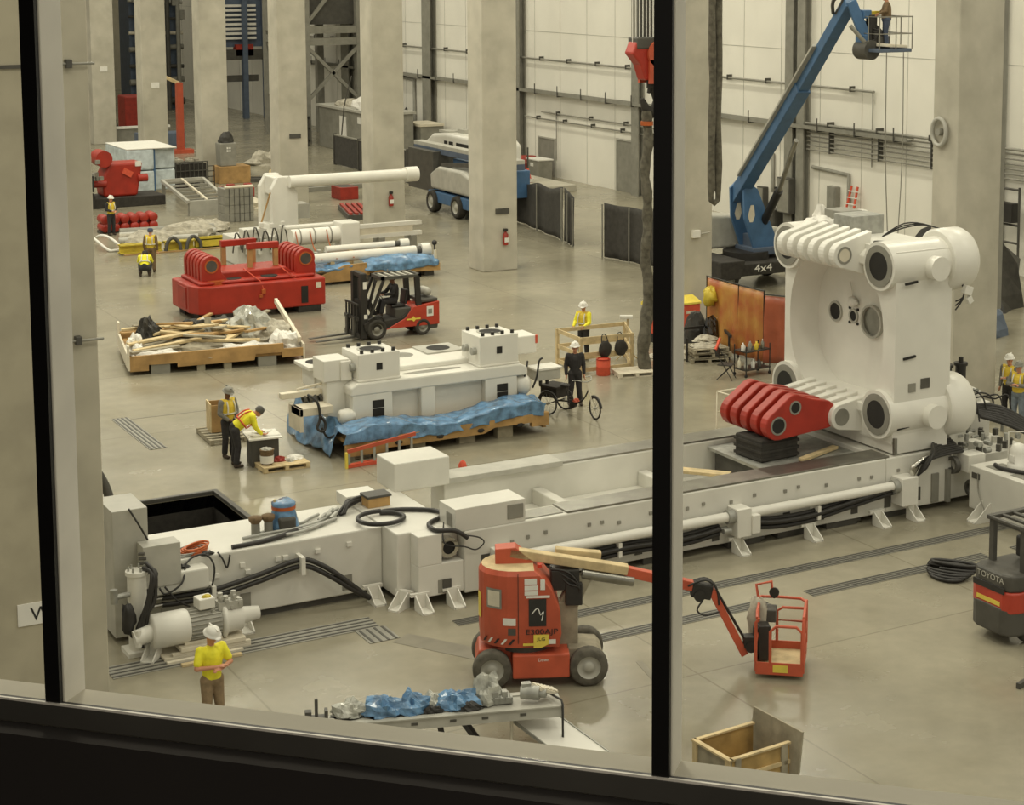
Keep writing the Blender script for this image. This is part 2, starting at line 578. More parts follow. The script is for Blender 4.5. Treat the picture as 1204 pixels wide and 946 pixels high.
# pipes and cable trays on the right-hand wall
def wpipe(y0, y1, z, r, m='grey', n=0, off=.2):
    t = thing('wall_pipe', None, None, (WX, (y0 + y1) / 2, z), kind='structure')
    b = MB(t)
    b.cyl((WX - off, y0, z), (WX - off, y1, z), r, n=8)
    b.build('pipe', m, t)
    b = MB(t)
    k = max(2, int(abs(y1 - y0) / 3.1))
    for i in range(k):
        y = y0 + (i + .5) * (y1 - y0) / k
        b.box(WX - off - r - .03, y - .03, z - r - .04, WX, y + .03, z + r + .1)
    b.build('pipe_clip', 'grey_dark', t)
wpipe(62.6, 130, 6.7, .055)
wpipe(76, 95.1, 3.28, .04)
wpipe(78, 93.0, 3.68, .04)
for k in range(6):
    wpipe(50, 67.4, 3.8 + k * .2, .035)
wpipe(50, 67.4, 5.0, .06, off=.3)
t = thing('wall_cable_tray', None, None, (WX, 95, 4.9), kind='structure')
b = MB(t)
b.box(WX - .5, 60, 4.75, WX - .1, 130, 4.78).box(WX - .5, 60, 4.78, WX - .47, 130, 4.92).box(WX - .12, 60, 4.78, WX - .1, 130, 4.92)
b.build('tray', 'grey', t)
b = MB(t)
for k in range(26):
    y = 60.8 + 2.7 * k
    b.box(WX - .55, y, 4.68, WX, y + .06, 4.75).box(WX - .55, y, 4.75, WX - .52, y + .06, 5.3)
b.build('tray_bracket', 'grey_dark', t)
b = MB(t)
for k in range(5):
    b.cyl((WX - .45 + .08 * k, 60, 4.83), (WX - .45 + .08 * k, 130, 4.83), .035, n=6)
b.build('cable', 'grey_light', t)
for pts, r in ((((WX - .1, 65.1, 6.7), (WX - .1, 62.8, 6.66), (WX - .1, 62.8, 3.4)), .03), (((WX - .1, 92.3, 3.7), (WX - .1, 91.4, 3.66), (WX - .1, 91.4, 1.0)), .03),
               (((WX - .1, 67.1, 3.0), (WX - .1, 64.4, 2.9), (WX - .1, 64.4, 1.6)), .09), (((WX - .1, 113.5, 4.6), (WX - .1, 110.9, 4.5), (WX - .1, 110.9, .6)), .12),
               (((WX - .1, 71.6, 2.0), (WX - .1, 71.3, 3.2), (WX - .1, 70.2, 3.3), (WX - .1, 70.2, 1.5)), .1)):
    b = MB()
    b.path(pts, r, sub=0)
    struct('wall_conduit', b, 'grey')

# concrete columns in the row between the bays
for k, (y, h) in enumerate(((36.8, 1.0), (50.73, 1.1), (64.87, 1.3), (75.9, 1.3), (87.92, 1.3), (100.3, 1.3), (111.8, 1.3), (123.6, 1.3), (136, 1.3), (148, 1.3))):
    b = MB()
    b.box(32.15, y, 0, 33.68, y + h, 26)
    struct('column', b, 'concrete', bevel=.03)
b = MB()
b.box(33.75, 36.9, 3, 33.9, 37.05, 26)
struct('column_pipe', b, 'grey')

# near left wall with the door sign
b = MB()
b.box(-20, 30.2, 0, 7.2, 30.9, 26)
b.m = 1
b.box(-20, 30.16, 10.66, 7.79, 30.2, 10.72)
struct('wall_left', b, ['panel_wall', 'grey_dark'])
b = MB()
b.box(7.2, 30.15, 0, 7.79, 31.0, 26)
struct('trim_1', b, 'concrete_dark', bevel=.02)
t = thing('door_sign', 'white sign reading W3 on the beige wall outside the left pane', 'sign', (6.72, 30.2, 1.6))
b = MB(t)
b.box(6.325, 30.17, 1.43, 7.12, 30.2, 1.8)
b.build('plate', 'sign', t)
text('lettering', 'W3', .33, 'ink', t, (.06, -.034, .0), (90, 0, 0))
for n, (z, lab) in enumerate(((6.16, 'small grey pipe stub with clamp halfway up the near left pilaster'), (10.72, 'small grey pipe stub with clamp near the top of the left pilaster'))):
    t = thing('pipe_stub', lab, 'pipe', (7.6, 30.1, z))
    b = MB()
    b.cyl((-.25, -.06, 0), (.26, -.06, 0), .022, n=8)
    b.build('pipe', 'grey', t)
    b = MB()
    b.box(-.2, -.1, -.07, -.1, .05, .07)
    b.build('clamp', 'grey_dark', t, bevel=.01)

# ------------------------------------------------------------------ the window the view is taken through (at 45 degrees to the hall)
t = thing('window_1', None, None, (1.957, 1.897, EYE - 1.3), -45.9, kind='structure')   # local x along the window, y outwards
SILL = 0.0
def wm(name, m, *boxes, **kw):
    b = MB()
    for q in boxes:
        b.box(*q)
    return b.build(name, m, t, **kw)
for x in (-1.7735, -.6715, .43, -2.875):
    mu = wm('mullion', 'mullion', (x - .0145, -.008, 0, x + .0145, .002, 2.4))
    fin = wm('outer_fin', 'alu', (x - .0165, .004, -.012, x + .0165, .072, 2.4), bevel=.002)
for x0, x1 in ((-2.86, -1.788), (-1.759, -.686), (-.657, .415)):
    wm('pane', 'glass', (x0, -.001, .002, x1, .001, 2.38))
wm('frame_rail', 'grey_dark', (-3.2, -.012, -.04, 1.2, .003, -.002), bevel=.001)
wm('glazing_bead', 'alu', (-3.2, -.011, -.002, 1.2, -.006, .002))
wm('gasket', 'black', (-3.2, -.006, -.002, 1.2, .003, .001))
wm('outer_ledge', 'concrete', (-3.2, .004, -.05, 1.2, .07, -.002), bevel=.002)
wm('head_rail', 'mullion', (-3.2, -.04, 2.38, 1.2, .07, 2.5))
# the dark viewing room on this side
b = MB()
b.at((1.957, 1.897, 0), -45.9)
b.box(-4, -.06, EYE - 1.75, 3, -.013, EYE - 1.34)
struct('wall_front', b, 'office_dark')
b = MB()
b.at((1.957, 1.897, 0), -45.9)
b.box(-4, -7, EYE - 1.75, 3, -.03, EYE - 1.7)
b.box(-4, -7, EYE + 1.2, 3, .07, EYE + 1.3)
b.box(-4, -7.1, EYE - 1.75, 3, -7, EYE + 1.3)
b.box(-4.1, -7, EYE - 1.75, -4, .07, EYE + 1.3)
b.box(3, -7, EYE - 1.75, 3.1, .07, EYE + 1.3)
struct('wall_viewing_room', b, 'office_dark')

l = bpy.data.lights.new('viewing_room_fill', 'AREA')  # added unseen fill light, lifts the dark interior and frame rail
l.shape = 'RECTANGLE'
l.size, l.size_y = 1.5, .5
l.energy = 60
l.color = (1, .9, .75)
o = bpy.data.objects.new('viewing_room_fill', l)
COL.objects.link(o)
o.location = (-.6, -.7, EYE + 1.15)
# ------------------------------------------------------------------ the great white machine bed
bed = thing('machine_bed', 'long white machine bed with steel slide rails running to the right below the upright platen', 'machine', (20, 33, 0))
b = MB(bed)
b.box(15.0, 31.2, .14, 25.4, 31.9, 1.38)            # front girder
b.box(16.1, 34.45, .14, 25.4, 35.15, 1.38)          # rear girder
b.box(15.0, 31.9, .14, 25.4, 34.45, .62)            # trough floor
b.box(25.4, 31.2, .14, 27.3, 35.15, 1.38)
for x in (18.2, 20.9, 24.4):
    b.box(x, 31.9, .6, x + .25, 34.45, .95)
b.build('frame', 'white', bed, bevel=.03)
b = MB(bed)
b.box(17.3, 31.22, 1.38, 25.5, 31.86, 1.425)
b.box(16.2, 31.3, 1.38, 17.25, 31.8, 1.40)
b.build('front_rail', 'steel', bed, bevel=.008)
b = MB(bed)
b.box(18.95, 34.47, 1.38, 25.5, 35.13, 1.425)
b.build('rear_rail', 'steel', bed, bevel=.008)
b = MB(bed)
b.box(16.15, 34.3, 1.38, 18.9, 34.95, 1.5)
b.build('rear_cover_plate', 'grey_light', bed, bevel=.01)
b = MB(bed)
b.box(14.85, 34.2, 1.4, 16.12, 35.15, 2.02)
b.build('rear_housing', 'white', bed, bevel=.03)
b = MB(bed)
b.box(14.82, 31.22, 1.38, 16.35, 31.95, 1.84)
b.m = 1
b.box(15.95, 31.2, 1.47, 16.3, 31.23, 1.76)
b.box(14.81, 31.35, 1.45, 14.83, 31.62, 1.72)
b.build('front_housing', ['white', 'grey'], bed, bevel=.02)
for x in (16.0, 16.35, 16.75, 17.75, 18.05, 18.45, 19.2, 19.55, 20.1, 20.5, 21.2, 21.8, 22.6, 22.95, 23.7, 24.6, 24.95, 25.7):
    b = MB(bed)
    b.box(x, 31.17, 1.02 + .04 * math.sin(x * 5), x + .07, 31.2, 1.09 + .04 * math.sin(x * 5))
    b.build('lug', 'grey', bed)
for x, z0, z1 in ((15.45, .28, .86), (14.62, .24, .5), (17.98, .22, .52), (18.95, .26, .56), (19.65, .22, .55), (20.85, .24, .58), (22.68, .24, .58), (23.6, .26, .6), (24.52, .26, .6), (25.45, .26, .6), (26.3, .3, .6), (21.9, .5, .7)):
    b = MB(bed)
    b.box(x - .09, 31.185, z0, x + .09, 31.21, z1)
    b.build('pocket', 'grey_dark', bed)
for x in (16.9, 18.3, 19.6, 21.7, 23.0, 24.3, 25.7):
    b = MB(bed)
    b.box(x - .5, 31.25, .0, x + .35, 31.7, .14)
    b.cyl((x + .34, 31.3, .08), (x + .45, 31.3, .08), .05, n=8)
    b.build('levelling_wedge', 'grey_dark', bed, bevel=.01)
# plastered angle feet bolted in front
def foot(x, y, rz=0, w=.22, h=.3, d=.38):
    f = MB(bed)
    T = Matrix.Translation((x, y, 0)) @ Matrix.Rotation(R(rz), 4, 'Z')
    for sx in (-1, 1):
        f.T = T
        f.prism([(0, 0), (-d, 0), (-d, .05), (-.04, h), (0, h)], 'yz', sx * w / 2 - .012, sx * w / 2 + .012)
    f.T = T
    f.box(-w / 2, -d, .0, w / 2, .02, .03).box(-w / 2, -.03, 0, w / 2, .02, h)
    f.box(-w * .9, -.02, h - .04, w * .9, .06, h + .02)
    return f.build('anchor_foot', 'white_clean', bed)
for x in (21.25, 23.13, 25.0, 25.95):
    foot(x, 31.0)
for x, y, rz in ((13.45, 32.1, 0), (13.85, 31.5, -58), (14.05, 31.2, 0), (14.72, 31.2, 0), (10.75, 31.95, 0), (8.95, 31.4, -40)):
    foot(x, y, rz)
# long ejector cylinder along the front with its hoses
b = MB(bed)
b.cyl((15.95, 30.98, .78), (25.6, 30.98, .80), .105, n=18)
b.build('cylinder_rod', 'white_clean', bed)
for q in ((15.55, 30.85, .45, 16.05, 31.2, .98), (21.15, 30.8, .35, 21.5, 31.2, .96), (21.5, 30.75, .4, 21.7, 31.05, .8), (25.55, 30.8, .35, 26.0, 31.2, .98)):
    b = MB(bed)
    b.box(*q)
    b.build('cylinder_block', 'white_clean', bed, bevel=.015)
for x, y, z, r in ((21.08, 30.98, .79, .15), (25.5, 30.98, .79, .15), (20.95, 30.9, .52, .06), (20.95, 31.03, .52, .06)):
    b = MB(bed)
    b.cyl((x - .1, y, z), (x + .08, y, z), r, n=18)
    b.build('collar', 'galv', bed)
for o, dz in ((-.06, 0), (.05, .05), (.0, -.12)):
    b = MB(bed)
    b.path([(16.3, 31.0 + o, .62 + dz), (17.4, 31.0 + o, .52 + dz), (18.6, 31.0 + o, .55 + dz), (19.9, 31.0 + o, .5 + dz), (20.8, 31.0 + o, .58 + dz)], .055, sub=5)
    b.build('hydraulic_hose', 'black', bed)
    b = MB(bed)
    b.path([(21.6, 31.0 + o, .6 + dz), (22.3, 31.0 + o, .5 + dz), (23.2, 31.0 + o, .5 + dz), (24.2, 31.0 + o, .62 + dz), (25.5, 31.0 + o, .78 + dz)], .055, sub=5)
    b.build('hydraulic_hose', 'black', bed)
for x in (18.35, 23.35):
    b = MB(bed)
    b.box(x - .04, 30.9, .38, x + .04, 31.2, .68)
    b.build('hose_clamp', 'white_clean', bed)

# left section of the bed: injection base
inj = thing('injection_unit', 'low white machine base carrying hoses and bundled wires at the left end', 'machine', (12, 33, 0))
b = MB(inj)
b.box(9.35, 32.3, .14, 13.75, 34.1, 1.39)
b.box(9.15, 32.3, .14, 9.35, 33.9, 1.1)
b.box(13.75, 31.6, .14, 14.99, 34.5, 1.42)
b.box(9.1, 31.95, .9, 10.15, 32.35, 1.28)
b.build('frame', 'white', inj, bevel=.03)
b = MB(inj)
b.box(14.03, 31.22, .82, 14.53, 31.6, 1.42)
b.box(14.03, 31.22, .2, 14.99, 31.6, .82)
b.box(14.53, 31.5, .82, 14.99, 31.6, 1.42)
b.build('front_bracket', 'white', inj, bevel=.015)
b = MB(inj)
b.ring((14.72, 31.3, 1.08), (14.72, 31.52, 1.08), .2, .13)
b.cyl((14.72, 31.46, 1.08), (14.72, 31.53, 1.08), .14, n=18)
b.build('bearing_ring', ['steel_bright'], inj)
b = MB(inj)
b.cyl((14.72, 31.34, 1.08), (14.72, 31.46, 1.08), .128, n=18)
b.build('bearing_bore', 'hole', inj)
for x, y, h in ((10.95, 32.285, .3), (13.0, 32.285, .3), (14.54, 31.205, .26)):
    b = MB(inj)
    b.box(x - .1, y, .24, x + .1, y + .025, .24 + h)
    b.build('pocket', 'grey', inj)
for x, z in ((10.4, .98), (10.9, 1.1), (11.0, .95), (11.6, 1.1), (11.75, 1.1), (12.4, 1.12), (13.05, 1.15), (9.5, 1.0)):
    b = MB(inj)
    b.box(x - .05, 32.25, z - .04, x + .05, 32.3, z + .04)
    b.build('lug', 'white_clean', inj)
b = MB(inj)
b.box(9.4, 32.4, .0, 13.7, 32.7, .14)
b.build('gap_shade', 'grey_dark', inj)  # dark strip standing in for the shaded gap below the base
b = MB(inj)
b.box(8.5, 32.35, .1, 9.15, 33.4, 2.47)
b.build('control_cabinet', 'grey_light', inj, bevel=.01)
j = MB(inj)
j.box(8.93, 31.92, 1.08, 9.62, 32.32, 1.86)
jb = j.build('junction_box', 'grey_light', inj, bevel=.01)
b = MB(inj)
for k in range(5):
    b.cyl((8.95 + .03 * k, 31.9, 1.75 - k * .09), (8.85, 31.95, 1.75 - k * .09), .03, n=8)
b.build('cable_gland', 'grey_dark', jb)
for o in (0, 1):
    z = -.13 * o
    b = MB(inj)
    b.path([(9.3, 32.1, .80 + z), (9.6, 32.1, .78 + z), (10.3, 32.12, .78 + z), (11.2, 32.12, .92 + z), (11.8, 32.14, 1.04 + z), (12.15, 32.12, 1.03 + z), (12.55, 31.98, .8 + z), (12.95, 31.9, .45 + z * .6), (13.3, 31.9, .14)], .05, sub=5)
    b.build('hydraulic_hose', 'black', inj)
    b = MB(inj)
    b.cyl((8.95, 32.08, .8 + z), (9.35, 32.1, .8 + z), .04, n=10)
    b.build('hose_fitting', 'steel_bright', inj)
for x, z in ((10.25, .7), (12.0, .96)):
    b = MB(inj)
    b.box(x - .04, 31.98, z - .16, x + .04, 32.3, z + .18)
    b.build('hose_clamp', 'white_clean', inj)

# valve tower and pump-motor set in front of the base
vt = thing('valve_tower', 'white filter tower hung with thick black cables at the far left machine end', 'valve', (8.75, 31.75, 0))
b = MB(vt)
b.box(8.5, 31.5, 0, 9.0, 32.0, .08)
b.cyl((8.75, 31.75, .08), (8.75, 31.75, 1.45), .17, n=18)
b.cyl((8.75, 31.75, 1.45), (8.75, 31.75, 1.52), .2, n=18)
b.build('filter_body', 'white_clean', vt)
for a in range(6):
    b = MB(vt)
    b.cyl((8.75 + .14 * math.cos(a), 31.75 + .14 * math.sin(a), 1.52), (8.75 + .14 * math.cos(a), 31.75 + .14 * math.sin(a), 1.6), .02, n=6)
    b.build('bolt', 'galv', vt)
b = MB(vt)
b.cyl((8.3, 31.7, 1.1), (8.6, 31.7, 1.12), .05, n=10).cyl((8.32, 31.7, 1.0), (8.32, 31.7, 1.25), .07, n=10)
b.build('valve_fitting', 'galv', vt)
for k in range(7):
    b = MB(vt)
    q = rnd.uniform
    b.path([(8.9 + q(-.05, .05), 31.7, 1.6 + q(-.1, .05)), (8.98 + q(-.05, .05), 31.45, 1.5), (8.9 + q(-.1, .1), 31.4, 1.0), (8.7 + q(-.1, .1), 31.4, .6 + q(-.2, .1)), (8.85 + q(-.2, .3), 31.35, .35 + q(-.2, .1))], .032, sub=4)
    b.build('cable', 'black', vt)
b = MB(vt)
b.lump((8.5, 31.45, .75), (.12, .1, .3), 3, flat=False)
b.build('cable_bundle', 'black', vt)

pm = thing('pump_motor', 'white electric pump motor on a low skid behind the worker in yellow', 'motor', (9.7, 31.3, 0))
b = MB(pm)
b.lathe([(.02, 0), (.24, .0), (.31, .03), (.31, .62), (.29, .66)], (8.85, 31.3, .5), (1, 0, 0), 28)
b.build('fan_cowl', 'white_clean', pm)
b = MB(pm)
b.cyl((9.5, 31.3, .5), (10.1, 31.3, .5), .26, n=24)
for k in range(24):
    a = 2 * math.pi * k / 24
    b.bx((9.8, 31.3 + .27 * math.cos(a), .5 + .27 * math.sin(a)), (.56, .06, .012), rx=math.degrees(a))
b.build('ribbed_body', 'grey_light', pm)
b = MB(pm)
b.lathe([(.2, 0), (.34, .02), (.34, .08), (.27, .12), (.25, .4), (.16, .44), (.12, .75), (.02, .76)], (10.1, 31.3, .5), (1, 0, 0), 24)
b.build('pump', 'white_clean', pm)
b = MB(pm)
b.bx((9.82, 31.25, .9), (.3, .3, .2), rz=5)
tb = b.build('terminal_box', 'white_clean', pm, bevel=.02)
b = MB(pm)
b.lump((9.85, 31.2, 1.0), (.09, .06, .05), 4)
b.build('yellow_cap', 'yellow', tb)
b = MB(pm)
for x, z in ((10.2, .88), (10.35, .95), (10.45, .8), (9.95, .72), (10.3, .75), (10.1, .95)):
    b.cyl((x, 31.2, z - .1), (x, 31.2, z + .08), .05, n=8)
    b.cyl((x, 31.1, z), (x, 31.3, z), .035, n=8)
b.box(10.05, 31.12, .72, 10.5, 31.35, .86)
b.build('valve_block', 'grey_light', pm)
b = MB(pm)
b.cyl((8.55, 31.3, .42), (8.9, 31.3, .5), .15, n=14)
b.cyl((8.6, 31.22, .3), (8.6, 31.22, .6), .06, n=10)
b.build('inlet_elbow', 'white_clean', pm)
b = MB(pm)
b.box(9.3, 31.0, .12, 10.5, 31.6, .2).box(9.15, 31.02, .06, 10.6, 31.1, .12).box(9.15, 31.5, .06, 10.6, 31.58, .12).box(9.4, 31.1, .2, 10.1, 31.5, .26)
b.box(9.0, 30.85, 0, 10.4, 30.93, .05).box(9.0, 31.02, 0, 10.6, 31.58, .06)
b.build('skid', 'cream', pm, bevel=.008)
b = MB()
b.box(9.2, 30.62, 0, 10.3, 30.72, .05)
tag(b.build('timber', 'wood_pale', bevel=.006), 'pale timber batten lying on the floor before the pump motor', 'timber')

# loose things lying on the white base
b = MB()
ring_ = [(13.82 + .46 * math.cos(R(a)), 32.52 + .4 * math.sin(R(a)), 1.47 + .0001 * (430 - a)) for a in range(430, 60, -24)]
b.path([(15.0, 31.05, 1.3), (14.75, 31.1, 1.47), (14.45, 31.3, 1.47), (14.5, 31.75, 1.47), (14.95, 32.1, 1.47), (14.95, 32.5, 1.47), (14.5, 32.85, 1.47), (14.1, 32.9, 1.49)] + ring_, .045, n=10, sub=5)
tag(b.build('hose', 'black'), 'thick black hose looped in one coil on the white deck left of the housing', 'hose')
b = MB()
b.path([(14.95, 31.1, 1.35), (15.2, 30.98, 1.3), (15.35, 31.05, 1.15), (15.2, 31.1, 1.02), (14.95, 31.1, 1.12), (14.6, 31.25, 1.2), (14.75, 31.6, 1.5)], .014, n=6, sub=5)
tag(b.build('cable', 'black'), 'thin dark cable looping down the housing beside the round bearing', 'cable')
for k in range(6):
    b = MB()
    y = 32.42 + .13 * k
    x0, x1 = (10.75, 11.0, 11.3, 11.1, 11.9, 11.5)[k], (12.3, 12.9, 13.1, 13.0, 13.2, 12.9)[k]
    b.path([(x0, y - .05 * (k % 3), 1.43), (x0 + .5, y + .02, 1.43 + .02 * (k % 2)), ((x0 + x1) / 2 + .2, y + .1 - .06 * (k % 2), 1.45), (x1 - .2, y + .3, 1.44), (x1, y + .38 + .05 * (k % 2), 1.44)], .032 if k else .045, n=6, sub=4)
    tag(b.build('steel_hose', 'galv' if k else 'black'), 'braided grey hose lying along the white deck' if k else 'black hose lying in front of the braided grey hoses on deck', 'hose', 'braided hoses on the deck' if k else None)
for k, (x, y) in enumerate(((13.2, 33.35), (12.95, 33.1))):
    b = MB()
    for i in range(3):
        b.cyl((x - .2 + .12 * i, y + .1 * (i % 2), 1.45), (x + .12 * i, y + .15, 1.5), .04, n=8)
    tag(b.build('pipe_fitting', 'galv'), ('farther' if k == 0 else 'nearer') + ' clump of grey pipe fittings at the end of the braided hoses', 'fitting')
b = MB()
for k in range(4):
    b.path([(10.05 + .26 * math.cos(a) + .03 * k, 32.62 + .22 * math.sin(a + k * .2), 1.41 + .03 * k) for a in [i * .6 for i in range(11)]], .02, n=6, sub=3)
tag(b.build('cable_coil', 'copper'), 'coil of orange cable on the front edge of the white base', 'cable')
b = MB()
for k in range(3):
    b.path([(9.9 + .3 * math.cos(a) + .05 * k, 32.62 + .25 * math.sin(a + .4), 1.41 + .02 * k) for a in [i * .6 for i in range(11)]], .014, n=6, sub=3)
tag(b.build('cable_coil', 'galv'), 'coil of thin grey wire lying under the orange cable coil', 'cable')
for pts, lab in ((((9.7, 32.1, 1.3), (9.95, 32.3, 1.4), (10.2, 32.25, 1.42), (10.3, 32.1, 1.2), (10.2, 32.05, .8), (9.95, 31.9, .5)), 'black cable dropping over the base edge right of the grey junction box'),
                 (((9.2, 31.9, 1.07), (9.3, 31.85, .95), (9.6, 31.85, 1.1), (9.75, 32.1, 1.33)), 'black cable from under the grey junction box up to the deck'),
                 (((9.3, 31.9, 1.07), (9.5, 31.85, .8), (9.75, 31.9, .62)), 'short black cable hanging below the grey junction box'),
                 (((9.0, 32.0, 1.05), (8.95, 31.8, .85), (8.75, 31.6, .75)), 'black cable from the junction box to the filter tower'),
                 (((10.45, 32.35, 1.4), (10.5, 32.22, 1.3), (10.58, 32.22, 1.12), (10.65, 32.24, 1.35)), 'small cable loop hooked on the deck edge by the lug'),
                 (((8.8, 32.32, 2.5), (8.95, 32.2, 2.2), (9.1, 32.2, 1.9)), 'thin black cable on the face of the tall grey cabinet')):
    b = MB()
    b.path(pts, .018, n=6, sub=5)
    tag(b.build('cable', 'black'), lab, 'cable')
for x, y, lab in ((9.72, 32.15, 'black plug lying on the deck beside the junction box'), (10.25, 32.35, 'black connector block on the deck below the orange coil')):
    b = MB()
    b.lump((x, y, 1.39 if x > 10 else 1.29), (.13, .07, .07), x)
    tag(b.build('plug', 'black'), lab, 'plug')
for k, x in enumerate((11.42, 11.68)):
    t = thing('jar', ('left' if k == 0 else 'right') + ' one of two grey canisters with rusty caps on the deck', 'jar', (x, 33.0, 1.39))
    b = MB()
    b.cyl((0, 0, 0), (0, 0, .24), .085, n=16)
    b.build('body', 'grey', t)
    b = MB()
    b.lathe([(.085, .24), (.13, .3), (.13, .36), (.02, .37)], (0, 0, 0), n=16)
    b.build('lid', 'brown_cloth', t)
t = thing('wrapped_bundle', 'bundle wrapped in blue film with an orange band on the deck', 'bundle', (12.05, 33.15, 1.39))
b = MB()
b.lathe([(.3, 0), (.31, .08), (.25, .3), (.21, .42), (.24, .52), (.2, .56), (.02, .57)], (0, 0, 0), n=20)
for i, p in enumerate(b.v):
    b.v[i] = p * (1 + .07 * noise.noise(p * 6))
b.build('film', 'blue_film', t)
b = MB()
b.cyl((0, 0, .4), (0, 0, .47), .235, n=20, cap=False)
b.build('band', 'copper', t)
b = MB()
b.box(-.2, -.03, 0, -.16, .03, .6)
b.build('stake', 'wood_pale', t)
b = MB()
b.bx((-.02, -.22, .15), (.34, .18, .28))
b.build('dark_core', 'grey_dark', t, bevel=.05)
t = thing('cardboard_box', 'brown box with dark lid on the white deck beside black cables', 'box', (14.15, 33.55, 1.42))
b = MB()
b.box(-.22, -.15, 0, .25, .2, .2)
b.build('body', 'card', t, bevel=.008)
b = MB()
b.box(-.25, -.18, .2, .28, .23, .25)
b.build('lid', 'grey_dark', t, bevel=.008)
b = MB()
b.box(13.6, 33.75, 1.39, 14.3, 34.3, 1.62)
tag(b.build('electrical_box', 'white_clean', bevel=.01), 'white metal box behind the brown box on the deck', 'box')
b = MB()
for k in range(6):
    b.path([(13.3 + rnd.uniform(-.1, .1), 33.3, 1.43), (13.55, 33.5 + rnd.uniform(-.1, .1), 1.48 + rnd.uniform(0, .15)), (13.85, 33.6, 1.5 + rnd.uniform(0, .15))], .03, n=6, sub=4)
tag(b.build('cable_bundle', 'black'), 'bundle of black cables heaped before the white metal box', 'cable')

# black block and timber lying in the trough
t = thing('cover_plate', 'grey steel plate bridging the bed trough under the black block', 'plate', (24, 33.2, .62))
b = MB(t)
b.box(22.75, 31.95, 1.2, 25.4, 34.4, 1.27)
b.build('plate', 'galv', t)
for x in (22.9, 24.9):
    b = MB(t)
    b.box(x, 32.1, .62, x + .3, 34.3, 1.2)
    b.build('bearer', 'grey_dark', t)
t = thing('support_block', 'black ribbed support block under the red link plates', 'block', (23.5, 33.1, 1.27))
b = MB(t)
b.bx((23.5, 33.12, 1.52), (1.05, .95, .5), rz=4)
b.build('body', 'black_matte', t, bevel=.03)
for k in range(3):
    b = MB(t)
    b.bx((23.5, 33.12, 1.34 + k * .16), (1.1, 1.0, .06), rz=4)
    b.build('rib', 'black_matte', t)
for k, (x, y, z, l, rz) in enumerate(((21.9, 33.6, .95, 1.6, -50), (22.0, 32.6, .95, 1.5, -8), (24.5, 32.5, 1.27, 1.4, 20), (21.6, 32.6, .62, 1.2, -40))):
    b = MB()
    b.bx((x, y, z + .05), (l, .3 if k == 0 else .16, .07), rz=rz)
    tag(b.build('timber', 'wood_pale', bevel=.006), ('wide pale board across the trough behind the black block', 'pale batten lying left of the black block in the trough', 'pale batten right of the black block below the platen', 'short pale batten low in the trough near the front rail')[k], 'timber')

# ------------------------------------------------------------------ upright platen
pl = thing('press_platen', 'tall white press platen with tie bar holes standing on the bed at right', 'machine', (26.4, 33.4, 1.42))
XF, XB = 25.6, 27.2
YC0, YC1, ZC0, ZC1 = 31.66, 35.12, 2.28, 5.64
b = MB(pl)
# front ring with a rounded cavity
n = 64
out, inn = [], []
cy, cz = 33.42, 4.0
for k in range(n):
    a = 2 * math.pi * (k + .5) / n
    c, s_ = math.cos(a), math.sin(a)
    e = 2 / 2.45
    inn.append((cy - .02 + 1.76 * math.copysign(abs(c) ** e, c), cz - .05 + 1.72 * math.copysign(abs(s_) ** e, s_)))
    m_ = max(abs(c) / (1.95 if c > 0 else 2.2), abs(s_) / (2.04 if s_ > 0 else 2.35))
    out.append((cy + c / m_, cz + s_ / m_))
vs_ = [(XF, y, z) for y, z in out] + [(XF, y, z) for y, z in inn] + [(XF + .75, cy + (y - cy) * .93, cz + (z - cz) * .93) for y, z in inn]
fs_ = []
for k in range(n):
    q = (k + 1) % n
    fs_.append((k, n + k, n + q, q))
b.add(vs_, fs_)
b.add(vs_[n:], [(k, n + k, n + (k + 1) % n, (k + 1) % n) for k in range(n)], True)
b.add(vs_[2 * n:], [tuple(range(n))[::-1]])
b.add([(XF, y, z) for y, z in out] + [(XB, y, z) for y, z in out], [(k, (k + 1) % n, n + (k + 1) % n, n + k) for k in range(n)] + [tuple(range(n, 2 * n))])
b.build('body', 'white_clean', pl)
for y in (YC0, YC1):
    for z in (ZC0, ZC1):
        up = z > 4
        b = MB(pl)
        b.cyl((XF - .14, y, z), (XB + .1, y, z), .55, n=32)
        sl = b.build('tie_bar_boss', 'white_clean', pl, bevel=.015)
        b = MB(pl)
        b.ring((XF - .16, y, z), (XF - .13, y, z), .47, .32, n=32)
        b.build('bush', 'grey', sl)
        b = MB(pl)
        b.cyl((XF - .155, y, z), (XF - .148, y, z), .32, n=32)
        b.build('tie_bar_hole', 'hole', sl)
        b = MB(pl)
        b.lathe([(.66, 0), (.72, .05), (.72, .62), (.66, .72), (.4, .76), (.02, .77)], (XB - .1, y, z), (1, 0, 0), 32)
        b.build('nut_cover', 'white_clean', sl)
b = MB(pl)
b.box(XF + .05, 31.25, 1.42, XB, 35.3, 2.0)
b.build('foot', 'white_clean', pl, bevel=.02)
b = MB(pl)
b.box(XF + .02, 31.2, 1.43, XF + .1, 31.26, 1.8)
b.build('scraper', 'steel', pl)
for z in (ZC0, ZC1):
    b = MB(pl)
    b.cyl((26.6, 31.25, z - .05), (26.6, 30.9, z - .05), .27, n=24)
    b.build('boss_cap', 'white_clean', pl, bevel=.012)
